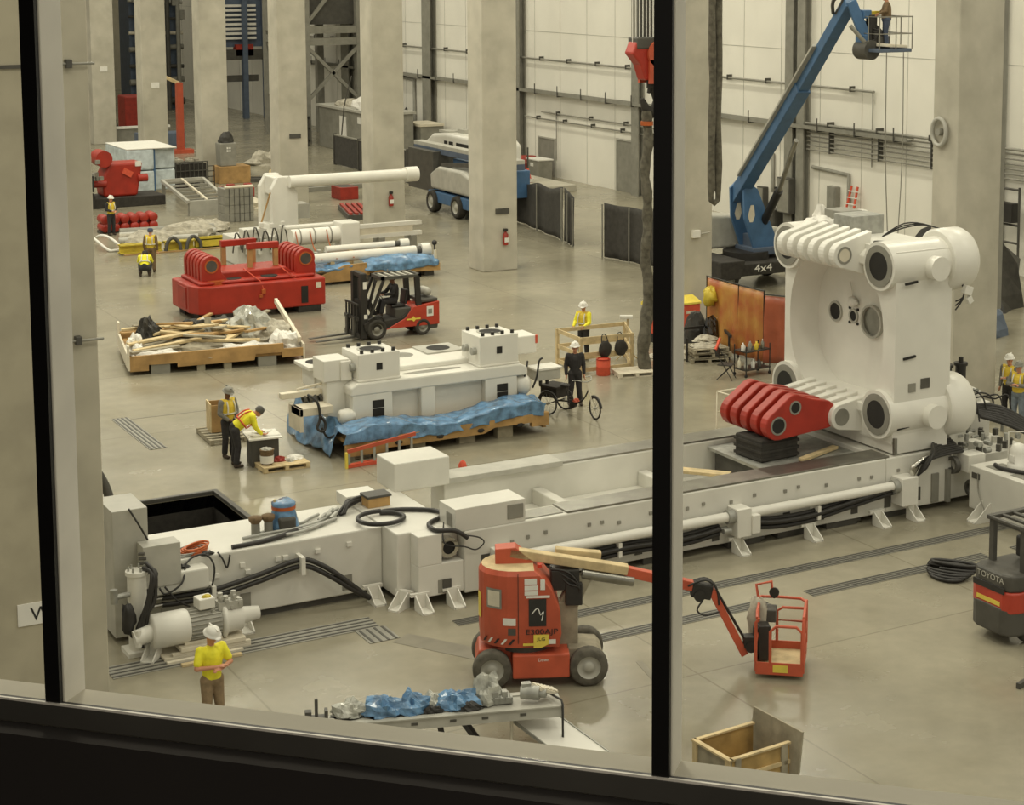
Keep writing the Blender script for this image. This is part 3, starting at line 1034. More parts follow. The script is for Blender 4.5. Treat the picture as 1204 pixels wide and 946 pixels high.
# top and bottom beams with their rows of knuckles
for up in (1, 0):
    z = 5.82 if up else 2.12
    for k in range(6):
        y = 32.45 + .40 * k
        pts = []
        xe = 25.03
        for i in range(13):
            a = R(90 + 15 * i)
            pts.append((xe + .3 * math.cos(a), z + .3 * math.sin(a)))
        pts += [(25.66, z - .5 if up else z - .4), (25.8, z + .5 if up else z + .42)]
        th = .105
        kb = MB(pl)
        if k == 0:
            pts_ = pts
        kb.prism(pts, 'xz', y - th, y + th)
        kn = kb.build('knuckle', 'white_clean', pl, bevel=.02)
        if k == 0:
            kb = MB(pl)
            kb.ring((xe, y - th - .01, z), (xe, y - th + .01, z), .2, .15)
            kb.build('eye_ring', 'grey', kn)
            kb = MB(pl)
            kb.cyl((xe, y - th - .006, z), (xe, y - th + .02, z), .155, n=20)
            kb.build('eye', 'cream' if up else 'grey', kn)
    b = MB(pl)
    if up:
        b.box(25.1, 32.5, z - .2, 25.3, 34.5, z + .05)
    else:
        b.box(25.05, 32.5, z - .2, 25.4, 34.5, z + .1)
    b.build('knuckle_gap_fill', 'hole' if up else 'white_clean', pl)  # upper one coloured dark for the shade deep between the plates
b = MB(pl)
b.prism([(25.45, 5.8), (25.75, 6.06), (27.2, 6.06), (27.2, 5.6), (25.45, 5.6)], 'xz', 32.1, 34.9)
b.prism([(25.45, 2.25), (25.75, 1.8), (27.2, 1.75), (27.2, 2.45), (25.45, 2.45)], 'xz', 32.1, 34.9)
b.build('beam', 'white_clean', pl, bevel=.03)
for y, z, r, m_ in ((34.34, 4.1, .2, 'hole'), (33.65, 4.1, .12, 'hole'), (32.93, 4.09, .34, 'steel')):
    b = MB(pl)
    b.ring((XF + .71 if r < .3 else XF + .66, y, z), (XF + .76, y, z), r + .05, r, n=24)
    ri = b.build('bore', 'grey_light', pl)
    b = MB(pl)
    b.cyl((XF + .73, y, z), (XF + .76, y, z), r, n=24)
    if r < .15:
        for dy, dz in ((1, 1), (1, -1), (-1, 1), (-1, -1)):
            b.cyl((XF + .72, y + dy * .15, z + dz * .17), (XF + .76, y + dy * .15, z + dz * .17), .035, n=8)
    b.build('bore_core', m_, ri)
b = MB(pl)
b.lump((XF + .67, 33.6, 4.45), (.1, .16, .12), 5, flat=False)
b.cyl((XF + .7, 33.65, 4.53), (XF + .7, 33.75, 4.9), .015, n=6)
b.build('tied_rag', 'white_fabric', pl)
b = MB(pl)
b.box(26.35, 31.2, 2.85, 26.6, 31.23, 3.08)
b.m = 1
b.box(26.0, 31.2, 2.8, 26.2, 31.23, 3.0)
b.build('hatch', ['grey_dark', 'grey'], pl)
b = MB(pl)
for x, z in ((25.85, 5.5), (25.9, 3.6), (25.75, 2.02)):
    b.bx((x + .1, 31.12 if z > 5 else 31.2, z - .2 if z > 5 else z), (.34, .05, .05), ry=-6)
b.build('slot', 'hole', pl)
b = MB(pl)
for k in range(3):
    b.path([(26.3, 32.6, 6.12), (26.6, 32.2, 6.35 + .05 * k), (27.1, 31.9, 6.4), (27.45 + .04 * k, 31.3, 6.1), (27.4, 31.2 + .03 * k, 5.5), (27.5, 31.15, 4.9), (27.3, 31.2, 4.75 - .1 * k)], .018, n=6, sub=4)
b.build('sensor_cable', 'black', pl)
b = MB(pl)
b.bx((27.55, 31.1, 5.0), (.22, .14, .2), ry=20).bx((27.6, 31.08, 4.78), (.14, .1, .16), ry=-30)
b.build('sensor', 'white_clean', pl, bevel=.01)
b = MB(pl)
b.path([(25.75, 32.2, 6.08), (25.9, 32.05, 6.08), (26.05, 32.2, 6.08), (25.9, 32.35, 6.08)], .015, n=6, sub=4, closed=True)
b.build('wire_loop', 'grey_dark', pl)
t = thing('steel_block', 'grey two-part steel block resting on top of the white platen', 'block', (26.6, 33.8, 6.06))
b = MB(t)
b.box(26.05, 33.35, 6.06, 26.95, 34.1, 6.5)
b.build('front_block', 'galv', t, bevel=.015)
b = MB(t)
b.box(26.3, 34.1, 6.06, 26.9, 34.8, 6.51)
b.build('rear_block', 'grey', t, bevel=.015)
b = MB()
b.lump((26.0, 34.55, 6.05), (.55, .4, .3), 11)
b.lump((26.0, 34.95, 5.95), (.5, .3, .18), 12)
b.lump((26.4, 35.1, 6.0), (.22, .2, .55), 14)
tag(b.build('plastic_wrap', 'white_fabric'), 'crumpled white wrapping lying on top of the platen behind the knuckles', 'wrapping')

# red toggle links hinged to the lower knuckles
rl = thing('toggle_link', 'red five-plate toggle link leaning on the black block', 'link', (23.6, 33.4, 1.8))
for k in range(5):
    y = 32.6 + .40 * k
    pts = []
    def arc(cx, cz, r, a0, a1, m=8):
        return [(cx + r * math.cos(R(a0 + (a1 - a0) * i / m)), cz + r * math.sin(R(a0 + (a1 - a0) * i / m))) for i in range(m + 1)]
    pts = arc(23.36, 2.1, .33, 130, 275) + [(24.75, 1.88), (25.1, 1.96), (25.1, 2.24), (24.78, 2.5), (24.3, 2.6)] + arc(23.82, 2.46, .3, 60, 125)
    b = MB(rl)
    b.prism(pts, 'xz', y - .125, y + .125)
    lk = b.build('link_plate', 'red', rl, bevel=.025)
    for x, z, r in ((23.36, 2.1, .17), (23.82, 2.46, .12)):
        if k == 0:
            b = MB(rl)
            b.ring((x, y - .135, z), (x, y - .11, z), r + .04, r)
            b.build('bush', 'grey', lk)
            b = MB(rl)
            b.cyl((x, y - .13, z), (x, y - .12, z), r, n=18)
            b.build('pin_hole', 'hole', lk)
b = MB(rl)
b.cyl((23.36, 32.6, 2.1), (23.36, 34.35, 2.1), .15, n=16).cyl((25.03, 32.5, 2.12), (25.03, 34.4, 2.12), .14, n=16)
b.build('pin', 'steel', rl)

# hydraulic tank at the right edge
tk = thing('hydraulic_tank', 'white hydraulic tank with a domed breather at the right edge', 'tank', (28.3, 29.2, 0))
b = MB(tk)
b.box(27.3, 27.6, .14, 29.6, 30.6, 1.12)
b.build('body', 'white', tk, bevel=.02)
b = MB(tk)
b.box(27.36, 27.7, 0, 29.5, 30.5, .14)
b.build('plinth', 'grey_dark', tk)
b = MB(tk)
b.box(27.5, 29.0, 1.12, 28.4, 29.5, 1.13).box(27.5, 29.9, 1.12, 28.0, 30.3, 1.13)
b.build('top_plate', 'grey', tk)
b = MB(tk)
b.box(27.28, 30.25, .85, 27.31, 30.5, .98)
b.build('vent', 'grey_dark', tk)
b = MB(tk)
b.lathe([(.24, 0), (.24, .12), (.19, .14), (.19, .4), (.16, .5), (.09, .57), (.02, .59)], (28.0, 29.8, 1.12), n=24)
dm = b.build('breather_dome', 'white_clean', tk)
b = MB(tk)
b.box(27.8, 29.72, 1.3, 27.83, 29.88, 1.45)
b.build('dome_label', 'sign', dm)
b = MB(tk)
b.path([(27.85, 29.95, 1.3), (27.85, 29.95, 1.95), (28.2, 29.75, 1.95), (28.2, 29.75, 1.3)], .02, n=6)
b.build('bail', 'white_clean', dm)
b = MB(tk)
b.path([(27.7, 30.2, 1.16), (27.6, 29.9, 1.16), (27.75, 29.4, 1.17), (28.0, 28.9, 1.17)], .05, n=8, sub=4)
b.build('hose', 'black', tk)
for y in (30.0, 28.2):
    f = MB(tk)
    for s_ in (-1, 1):
        f.prism([(27.3, 0), (26.85, 0), (26.85, .05), (27.27, .42), (27.3, .42)], 'xz', y + s_ * .13 - .012, y + s_ * .13 + .012)
    f.box(26.85, y - .13, 0, 27.3, y + .13, .03)
    f.build('anchor_foot', 'white_clean', tk)
b = MB(tk)
b.path([(27.28, 30.3, 1.0), (27.26, 30.25, .6), (27.2, 30.0, .3), (27.25, 29.9, .05)], .014, n=6, sub=4)
b.build('cable', 'grey', tk)

# valve manifold behind the platen
mf = thing('valve_manifold', 'white and grey valve manifold with black accumulators behind the platen', 'manifold', (28.6, 32.3, 0))
b = MB(mf)
b.box(27.3, 31.3, .14, 29.8, 34.6, 1.05)
b.box(28.0, 32.5, 1.05, 29.6, 34.4, 1.9)
b.build('base_frame', 'white', mf, bevel=.02)
b = MB(mf)
for q in range(34):
    x, y = rnd.uniform(27.5, 29.4), rnd.uniform(31.2, 33.4)
    z = (1.05 if y < 32.5 or x < 28 else 1.9)
    d = rnd.uniform(.1, .32)
    b.bx((x, y, z + d * .5), (d, d * rnd.uniform(.6, 1.2), d * rnd.uniform(.8, 1.6)), rz=rnd.uniform(-8, 8))
b.bx((27.7, 31.0, 1.05), (.5, .4, .4)).bx((28.3, 32.4, 1.5), (.5, .5, .9))
b.build('valve_block', 'white_clean', mf, bevel=.012)
b = MB(mf)
for q in range(30):
    x, y = rnd.uniform(27.4, 29.5), rnd.uniform(30.9, 33.3)
    z = 1.1 + (.85 if y > 32.5 and x > 28 else .1) + rnd.uniform(0, .25)
    d = rnd.choice(((1, 0, 0), (0, 1, 0), (0, 0, 1)))
    L_ = rnd.uniform(.08, .2)
    b.cyl((x, y, z), (x + d[0] * L_, y + d[1] * L_, z + d[2] * L_), rnd.uniform(.03, .07), n=10)
b.build('fitting', 'galv', mf)
b = MB(mf)
for q in range(16):
    x, y = rnd.uniform(27.6, 29.5), rnd.uniform(31.0, 33.3)
    z = 1.15 + (.9 if y > 32.5 and x > 28 else .1)
    b.bx((x, y, z), (.12, .1, .16), rz=rnd.uniform(0, 40))
b.build('solenoid', 'grey_dark', mf)
for x, y, z in ((28.3, 33.9, 1.9), (28.9, 33.3, 1.9), (29.35, 33.3, 1.9)):
    b = MB(mf)
    b.cyl((x, y, z), (x, y, z + .75), .13, n=16).cyl((x, y, z + .75), (x, y, z + .82), .17, n=16).cyl((x, y, z + .82), (x, y, z + .95), .06, n=10)
    b.build('accumulator', 'black', mf)
for k in range(8):
    b = MB(mf)
    o = .13 * k
    b.path([(26.1, 30.95 - o * .3, .95 + o * .25), (26.3, 30.95 - o * .3, 1.22 + o * .3), (26.8, 31.0 + o * .3, 1.3 + o * .25), (27.5, 31.05 + o * .5, 1.3 + o * .2)], .032, n=8, sub=4)
    b.build('hydraulic_hose', 'black', mf)
for k in range(4):
    b = MB(mf)
    b.path([(25.95, 30.95 + .0 * k, 1.0), (25.9 + .08 * k, 30.9, 1.18 + .04 * k), (26.1 + .08 * k, 30.9, 1.24 + .04 * k)], .055, n=10, sub=4)
    b.build('hose_elbow', 'steel_bright', mf)
for k in range(7):
    b = MB(mf)
    b.path([(28.6, 32.1 - .06 * k, 2.0 - .03 * k), (29.1, 31.6 - .06 * k, 2.0 - .06 * k), (29.9, 31.0 - .05 * k, 1.5 - .05 * k), (30.6, 30.3, 1.2)], .05, n=8, sub=4)
    b.build('hydraulic_hose', 'black', mf)
for k in range(5):
    b = MB(mf)
    x = 28.2 + .25 * k
    b.path([(x, 32.3, 2.1), (x + .1, 32.0, 2.5 - .1 * k), (x + .3, 31.8, 2.2), (x + .35, 31.7, 1.7)], .02, n=6, sub=4)
    b.build('signal_cable', 'black', mf)
b = MB(mf)
b.box(26.7, 31.16, .18, 26.9, 31.2, .85).box(27.1, 31.1, .15, 27.2, 31.2, .9)
b.build('angle_bracket', 'grey', mf)
b = MB(mf)
for x, y in ((27.2, 31.1), (27.6, 30.9)):
    z = 1.0 if x < 27.5 else .45
    b.ring((x, y, z), (x + .12, y, z), .2, .13, n=20)
b.build('flange', 'grey_dark', mf)
b = MB(mf)
b.cyl((27.35, 33.0, 1.1), (27.35, 33.0, 1.5), .7, n=28)
b.build('pedestal_ring', 'grey', mf)

b = MB()
b.path([(9.1, 35.1, .06), (9.1, 35.0, 1.0), (9.22, 35.0, 1.6), (9.05, 35.0, 2.3), (8.75, 35.0, 2.65), (8.35, 35.0, 2.3), (8.2, 35.1, 1.0), (8.1, 35.2, .06)], .09, n=10, sub=5)
tag(b.build('hose', 'grey_dark'), 'thick dark hose arching up behind the tall grey cabinet', 'hose')
# ------------------------------------------------------------------ wheels shared by the vehicles
def wheel(par, c, r, w, tyre='tyre', rim='grey_light', ang=0, name='wheel'):
    """wheel standing at c, axle along local y (turned by ang about z)"""
    d = Vector((-math.sin(R(ang)), math.cos(R(ang)), 0))
    c = Vector(c)
    b = MB()
    h = w / 2
    b.lathe([(r * .6, -h), (r * .88, -h), (r * .97, -h * .8), (r, -h * .45), (r, h * .45), (r * .97, h * .8), (r * .88, h), (r * .6, h), (r * .6, -h)], c, d, 28, cap=False)
    t = b.build(name, tyre, par)
    b = MB()
    b.lathe([(r * .62, -h * .98), (r * .55, -h * .55), (r * .3, -h * .5), (r * .26, -h * .8), (.001, -h * .8)], c, d, 24, cap=False)
    b.lathe([(r * .62, h * .98), (r * .55, h * .55), (r * .3, h * .5), (r * .26, h * .8), (.001, h * .8)], c, d, 24, cap=False)
    b.build('rim', rim, t)
    return t

# ------------------------------------------------------------------ orange articulated boom lift
jl = thing('boom_lift', 'orange articulated boom lift with its empty basket lowered to the floor', 'boom lift', (14.48, 27.17, 0), -25.2)
b = MB()
b.box(-.48, -.6, .17, .5, .6, .6)
ch = b.build('chassis', 'orange', jl, bevel=.03)
text('decal', 'Down', .075, 'sign', ch, (.05, -.603, .5), (90, 0, 0))
b = MB()
b.prism([(-.48, .25), (-1.0, .22), (-1.12, .4), (-1.05, .62), (-.48, .66)], 'xz', -.36, .36)
b.build('rear_cover', 'orange', jl, bevel=.03)
b = MB()
b.prism([(.48, .28), (1.05, .28), (1.1, .45), (1.0, .58), (.48, .62)], 'xz', -.36, .36)
b.build('front_cover', 'wood_grey', jl, bevel=.03)
b = MB()
b.cyl((-.83, -.5, .33), (-.83, .5, .33), .08, n=12).cyl((.83, -.5, .33), (.83, .5, .33), .08, n=12)
b.build('axle', 'grey_dark', jl)
for x in (-.83, .83):
    for y in (-.5, .5):
        wheel(jl, (x, y, .335), .335, .24)
b = MB()
b.cyl((-.25, 0, .6), (-.25, 0, .74), .5, n=28)
b.build('turntable', 'grey_dark', jl)
# hood: round tail, sloping nose
levels = ((.72, .32), (.95, .36), (1.35, .34), (1.72, .2), (1.98, .0), (2.06, -.1))
rings = []
for z, xf in levels:
    ins = .05 if z > 2 else .02 if z < .8 else 0
    ring = [(xf, -.58 + ins), (xf, .55)]
    for k in range(13):
        a = R(90 + 15 * k)
        ring.append((-.4 + (.64 - ins) * math.cos(a), -.015 + (.575 - ins) * math.sin(a)))
    rings.append([(x, y, z) for x, y in ring])
b = MB()
n = len(rings[0])
b.add([p for r_ in rings for p in r_], [(k * n + i, k * n + (i + 1) % n, (k + 1) * n + (i + 1) % n, (k + 1) * n + i) for k in range(len(levels) - 1) for i in range(n)])
b.m = 1
b.add(rings[-1], [tuple(range(n))])
b.m = 0
b.add(rings[0], [tuple(range(n))[::-1]])
hd = b.build('hood', ['orange', 'wood_pale'], jl, bevel=.015)
b = MB()
b.box(-.385, -.597, .8, -.375, -.585, 2.03)
b.build('seam', 'black', hd)
def decal(x0, x1, z0, z1, m, name='decal'):
    b = MB()
    b.box(x0, -.596, z0, x1, -.588, z1)
    return b.build(name, m, hd)
decal(-.2, .1, 1.1, 1.58, 'black', 'control_window')
b = MB()
b.path([(-.15, -.6, 1.32), (-.05, -.6, 1.42), (.0, -.6, 1.3), (.05, -.6, 1.36), (.02, -.6, 1.2)], .01, n=6, sub=3)
b.build('diagram', 'sign', hd)
for x0, x1, z0, z1 in ((-.27, -.06, 1.84, 1.94), (-.27, -.04, 1.74, 1.82), (-.27, -.04, 1.65, 1.72), (-.0, .08, 1.74, 1.92), (-.24, .16, 1.6, 1.64)):
    decal(x0, x1, z0, z1, 'sign')
decal(.08, .26, .78, .86, 'sign')
decal(-.3, -.12, .76, .8, 'label_yellow')
text('model_lettering', 'E300AJP', .13, 'ink', hd, (.02, -.6, 1.0), (90, 0, 0), squash=1.25)
b = MB()
b.prism([(-.12, .72), (-.12, .95), (.14, .95), (.14, .78), (.01, .72)], 'xz', -.6, -.59)
b.build('yellow_badge', 'label_yellow', hd)
text('badge_lettering', 'JLG', .08, 'ink', hd, (.01, -.603, .87), (90, 0, 0), squash=1.2)
def tail(a0, a1, z0, z1, m, name='decal', off=.006, slope=0):
    b = MB()
    k = 6
    vs_ = []
    for z, sh in ((z0, 0), (z1, slope)):
        for i in range(k + 1):
            a = R(a0 + sh + (a1 - a0) * i / k)
            vs_.append((-.4 + (.64 + off) * math.cos(a), -.015 + (.575 + off) * math.sin(a), z))
    b.add(vs_, [(i, i + 1, k + 2 + i, k + 1 + i) for i in range(k)])
    return b.build(name, m, hd)
tail(218, 246, 1.4, 1.75, 'grey', 'grille')
tail(221, 243, 1.44, 1.71, 'cream', 'grille_mesh', .009)
tail(180, 200, 1.15, 1.6, 'label_yellow')
tail(248, 268, 1.12, 1.25, 'sign')
tail(256, 268, .95, 1.07, 'grey_dark', 'vent')
for k in range(5):
    tail(208 + k * 12, 212 + k * 12, .78, .88, 'sign' if k % 2 else 'ink', 'stripe', slope=7)
# boom
b = MB()
b.prism([(-.75, 2.05), (-.75, 2.32), (-.4, 2.34), (-.1, 2.1), (-.1, 2.0)], 'xz', -.12, .2)
b.build('boom_bracket', 'orange', jl, bevel=.01)
b = MB()
b.beam((-.5, -.02, 2.24), (1.55, -.02, 1.86), .2, .16)
b.build('boom', 'wood_pale', jl, bevel=.015)
b = MB()
b.beam((.3, .25, 2.1), (1.1, .25, 2.0), .18, .22)
b.build('rear_boom', 'wood_pale', jl, bevel=.015)
b = MB()
b.cyl((.75, -.05, 1.83), (1.65, -.05, 1.66), .1, n=16)
b.build('lift_cylinder', 'steel', jl)
b = MB()
b.beam((1.5, -.02, 1.84), (2.75, -.02, 1.52), .16, .17)
b.build('boom_extension', 'orange', jl, bevel=.01)
b = MB()
b.beam((.45, 0, 1.15), (.75, 0, 1.78), .22, .34).bx((.5, 0, .95), (.35, .3, .8))
b.build('riser', 'wood_grey', jl, bevel=.02)
b = MB()
b.bx((.45, 0, 1.75), (.5, .36, .36)).bx((.6, -.05, 1.5), (.3, .3, .4))
b.build('knuckle', 'black', jl, bevel=.02)
for k in range(3):
    b = MB()
    b.path([(.2, -.15 + .05 * k, 1.95), (.5, -.2, 1.9 - .1 * k), (.7, -.2, 1.6), (.55, -.1, 1.2)], .02, n=6, sub=4)
    b.build('hose', 'black', jl)
b = MB()
b.cyl((.0, -.35, 2.06), (.0, -.35, 2.12), .045, n=12)
b.build('beacon', 'lens', jl)
b = MB()
b.bx((2.85, -.02, 1.45), (.36, .2, .26), ry=12).cyl((2.8, -.15, 1.38), (2.8, .12, 1.38), .1, n=14)
b.build('jib_pivot', 'black', jl, bevel=.02)
for k in range(3):
    b = MB()
    b.path([(2.6, -.1 + .06 * k, 1.56), (2.9, -.12 + .06 * k, 1.66), (3.1, -.1 + .06 * k, 1.5), (3.15, -.1 + .06 * k, 1.2)], .02, n=6, sub=4)
    b.build('hose', 'black', jl)
b = MB()
b.beam((3.02, -.02, 1.45), (3.62, -.02, .26), .16, .13)
b.build('jib', 'orange', jl, bevel=.01)
b = MB()
b.cyl((3.12, -.02, 1.42), (3.64, -.02, .5), .025, n=8)
b.build('jib_cylinder', 'black', jl)
b = MB()
b.path([(2.85, -.15, 1.3), (2.75, -.2, 1.15), (2.9, -.2, 1.05), (3.15, -.12, 1.08)], .016, n=6, sub=4)
b.build('hose', 'black', jl)
b = MB()
b.bx((3.75, -.02, .5), (.3, .22, .2)).cyl((3.85, -.02, .3), (3.85, -.02, .75), .09, n=14).bx((3.95, -.05, .5), (.2, .26, .62)).cyl((3.72, -.15, .42), (3.72, .12, .42), .1, n=12)
b.build('basket_rotator', 'black', jl, bevel=.01)
# basket, in the lift's own frame, turned a little
BX = Matrix.Translation((3.74, -.48, 0)) @ Matrix.Rotation(R(-14), 4, 'Z')
def bk(name, m, fn, **kw):
    b = MB()
    b.T = BX
    fn(b)
    return b.build(name, m, jl, **kw)
bk('basket_floor', 'wood_pale', lambda b: b.box(.0, 0, .12, .82, 1.05, .16))
bk('toe_board', 'orange', lambda b: b.box(0, -.02, .08, .82, .0, .3).box(0, 1.05, .12, .82, 1.07, .3).box(-.02, 0, .12, 0, 1.05, .3).box(.82, 0, .12, .84, 1.05, .3), bevel=.004)
bk('plate', 'label_yellow', lambda b: b.box(.3, -.026, .13, .56, -.02, .26))
for pts in (((0, 0, .3), (.0, 0, 1.0), (.06, .0, 1.08)), ((.82, 0, .3), (.82, 0, .95), (.82, .1, 1.08)), ((.82, 1.05, .3), (.82, 1.05, 1.08)), ((0, 1.05, .3), (0, 1.05, 1.1)),
            ((.02, 0, 1.08), (.0, .3, 1.1), (.0, 1.05, 1.1), (.3, 1.08, 1.1), (.72, 1.05, 1.1), (.82, .9, 1.1), (.82, .1, 1.08)),
            ((.25, 0, .3), (.25, 0, .85), (.35, 0, .95), (.7, 0, .95), (.8, 0, .85), (.8, 0, .3)), ((.0, 0, .65), (.0, 1.05, .68), (.82, 1.05, .68), (.82, 0, .65)),
            ((.3, 1.05, .3), (.3, 1.05, .85), (.4, 1.05, .92), (.8, 1.05, .92)), ((0, .55, .3), (0, .55, 1.1)), ((.82, .5, .3), (.82, .5, 1.08)),
            ((0, .75, 1.1), (-.06, .8, 1.4), (.2, .95, 1.42), (.22, 1.0, 1.12))):
    b = MB()
    b.T = BX
    b.path(pts, .027, n=8)
    b.build('rail', 'orange', jl)
bk('control_box', 'grey_dark', lambda b: b.box(.02, .7, .75, .3, 1.02, .98).box(.05, .75, .3, .2, .95, .6), bevel=.02)
bk('dust_cover', 'sack', lambda b: b.lump((-.02, .8, .7), (.2, .17, .5), 8, flat=False))
bk('work_light', 'black', lambda b: b.cyl((.25, .98, 1.22), (.25, .94, 1.22), .09, n=14).cyl((.25, 1.0, 1.1), (.25, 1.0, 1.22), .02, n=8))

# ------------------------------------------------------------------ forklift at the right edge, seen from behind
def counterweight_poly(x0, x1, hw, r=.25):
    return [(x1, -hw), (x1, hw), (x0 + r, hw), (x0 + r * .3, hw - r * .3), (x0, hw - r), (x0, -hw + r), (x0 + r * .3, -hw + r * .3), (x0 + r, -hw)]
tf = thing('forklift', 'orange and grey forklift seen from behind at the right edge', 'forklift', (22.95, 24.45, 0), 0)
b = MB()
b.prism([(p[0], p[1]) for p in counterweight_poly(-.62, .15, .56)], 'xy', .2, .72)
b.build('bumper', 'grey_dark', tf, bevel=.05, seg=3)
b = MB()
b.prism(counterweight_poly(-.6, .2, .57, .22), 'xy', .62, 1.02)
b.box(.0, -.58, .6, 1.6, .58, .98)
b.prism([(-.1, 1.0), (1.6, 1.0), (1.6, 1.15), (.1, 1.2)], 'xz', -.58, .58)
cw = b.build('counterweight', 'fork_red', tf, bevel=.04, seg=3)
b = MB()
b.prism(counterweight_poly(-.59, .5, .55, .25), 'xy', 1.0, 1.34)
hd2 = b.build('rear_hood', 'grey_dark', tf, bevel=.07, seg=3)
b = MB()
b.box(-.615, -.4, .98, -.58, .42, 1.1)
b.build('grille', 'black', hd2, bevel=.01)
text('maker_lettering', 'TOYOTA', .15, 'grey_light', tf, (-.6, -.03, 1.22), (90, 0, -90), squash=1.15)
b = MB()
b.box(-.607, -.3, .74, -.6, .32, .82)
b.build('yellow_label', 'label_yellow', cw)
b = MB()
b.box(-.2, .35, 1.3, -.1, .47, 2.15).box(-.2, -.47, 1.3, -.1, -.35, 2.15)
b.beam((1.5, .42, 1.1), (1.15, .42, 2.15), .08, .08).beam((1.5, -.42, 1.1), (1.15, -.42, 2.15), .08, .08)
b.build('guard_post', 'grey_dark', tf, bevel=.01)
b = MB()
b.box(-.25, .38, 2.12, 1.2, .5, 2.2).box(-.25, -.5, 2.12, 1.2, -.38, 2.2)
for k in range(6):
    b.box(-.25 + .27 * k, -.4, 2.14, -.17 + .27 * k, .4, 2.19)
b.build('overhead_guard', 'grey_dark', tf, bevel=.01)
for y in (-.42, .42):
    wheel(tf, (.0, y, .27), .27, .2, 'tyre_black', 'black')
    wheel(tf, (1.5, y * 1.05, .33), .33, .24, 'tyre_black', 'black')
b = MB()
b.box(.35, -.25, 1.32, .85, .25, 1.42).box(.25, -.25, 1.4, .38, .25, 1.8)
b.build('seat', 'black', tf, bevel=.04)
b = MB()
b.box(1.8, -.5, .05, 1.9, -.35, 2.2).box(1.8, .35, .05, 1.9, .5, 2.2).box(1.8, -.5, 1.2, 1.9, .5, 1.3)
b.build('mast', 'black', tf)
b = MB()
b = MB()
for k in range(8):
    b.path([(24.0 + .3 * math.cos(a + k) + .03 * k, 27.5 + .4 * math.sin(a + k * .7), .05 + .03 * k) for a in [i * .7 for i in range(9)]], .035, n=6, sub=3)
tag(b.build('hose_coil', 'black'), 'pile of black hose lying on the floor behind the right forklift', 'hose')
b = MB()
b.bx((21.5, 22.55, .05), (.5, .08, .1), rz=18)
tag(b.build('steel_bar', 'grey_dark', bevel=.005), 'short dark steel bar on the floor at the lower right edge', 'bar')

# ------------------------------------------------------------------ conveyor frame loaded with wrapped parts, bottom centre
cv = thing('conveyor_frame', 'grey steel frame carrying blue wrapped parts beside the orange lift', 'conveyor', (11.75, 25.0, 0), -18)
for k, y in enumerate((-.28, .28)):
    b = MB()
    b.prism([(-1.7, .6), (1.75, .6), (1.75, .78), (-1.7, .78)], 'xz', y - .03, y + .03)
    b.box(-1.7, y - .06, .77, 1.75, y + .06, .79)
    b.build('side_rail', 'grey_light', cv)
b = MB()
b.box(-1.7, -.25, .75, 1.75, .25, .77)
b.build('deck', 'grey_light', cv)
for x in (-1.2, -.6, .0, .5, 1.1):
    b = MB()
    b.box(x - .05, -.32, .67, x + .05, -.305, .71)
    b.build('slot', 'grey_dark', cv)
for x, dx in ((-.55, -.12), (-.2, .12), (.15, .4)):
    b = MB()
    b.beam((x, -.25, .62), (x + dx, -.2, 0), .09, .06)
    b.build('leg', 'black', cv)
    b = MB()
    b.beam((x, .25, .62), (x + dx, .25, 0), .09, .06)
    b.build('leg', 'black', cv)
b = MB()
b.cyl((.95, -.1, .6), (.95, -.1, .04), .025, n=8).cyl((.95, -.1, .0), (.95, -.1, .04), .1, n=12)
b.build('prop', 'cream', cv)
CV = Matrix.Translation((11.75, 25.0, .79)) @ Matrix.Rotation(R(-18), 4, 'Z')
def on_cv(name, m, lab, cat, fn, group=None, **kw):
    b = MB()
    b.T = CV
    fn(b)
    return tag(b.build(name, m, **kw), lab, cat, group)
for k, (x, y, d, m_, lab) in enumerate(((-1.55, .05, (.3, .2, .2), 'film', 'clear wrapped part at the far left end of the conveyor frame'), (-1.05, 0, (.36, .24, .24), 'blue_film', 'long blue wrapped part left of the middle of the conveyor frame'),
                                     (-.6, .0, (.3, .22, .26), 'blue_film', 'blue wrapped part at the middle of the conveyor frame'), (-.25, .1, (.24, .2, .2), 'film', 'clear wrapped part between the two largest blue bundles'),
                                     (.12, .0, (.34, .22, .25), 'blue_film', 'largest blue wrapped part right of the middle of the frame'), (.62, .1, (.26, .2, .38), 'film', 'crumpled clear film standing over the valve on the frame'))):
    on_cv('wrapped_part', m_, lab, 'wrapped part', lambda b: b.lump((x, y, 0), d, 31 + k, amp=.5, n=22))
for k, (x, y, s_) in enumerate(((-.3, -.15, .1), (.28, -.18, .12))):
    on_cv('dark_fitting', 'black', ('left', 'right')[k] + ' dark fitting lying before the blue wrapped parts', 'fitting', lambda b: b.lump((x, y, 0), (s_ * 1.6, s_ * .7, s_), 50 + k))
def valve(b):
    for i in range(6):
        b.cyl((.45 + .09 * i, -.1, .06), (.45 + .09 * i, .1, .1), .055, n=10)
    b.box(.42, -.08, 0, .98, .1, .1)
    for i in range(3):
        b.bx((.55 + .15 * i, -.02, .15), (.09, .12, .1))
on_cv('valve_bank', 'galv', 'bank of grey valve fittings on the right half of the frame', 'valve', valve, bevel=.006)
def motor(b):
    b.cyl((1.12, .0, .14), (1.4, -.1, .14), .11, n=16)
    b.cyl((1.4, -.1, .14), (1.5, -.14, .14), .07, n=16)
    b.bx((1.2, 0, .25), (.15, .12, .08))
on_cv('gear_motor', 'galv', 'small grey motor lying near the right end of the frame', 'motor', motor, bevel=.005)
def pcb(b):
    b.bx((1.48, .02, .16), (.3, .3, .05), rz=20, ry=25)
    for i in range(5):
        b.bx((1.42 + .06 * i, -.06 + .03 * i, .23 - .03 * i), (.035, .2, .04), rz=20)
on_cv('terminal_block', 'cream', 'pale slotted terminal block at the right end of the frame', 'terminal block', pcb, bevel=.004)
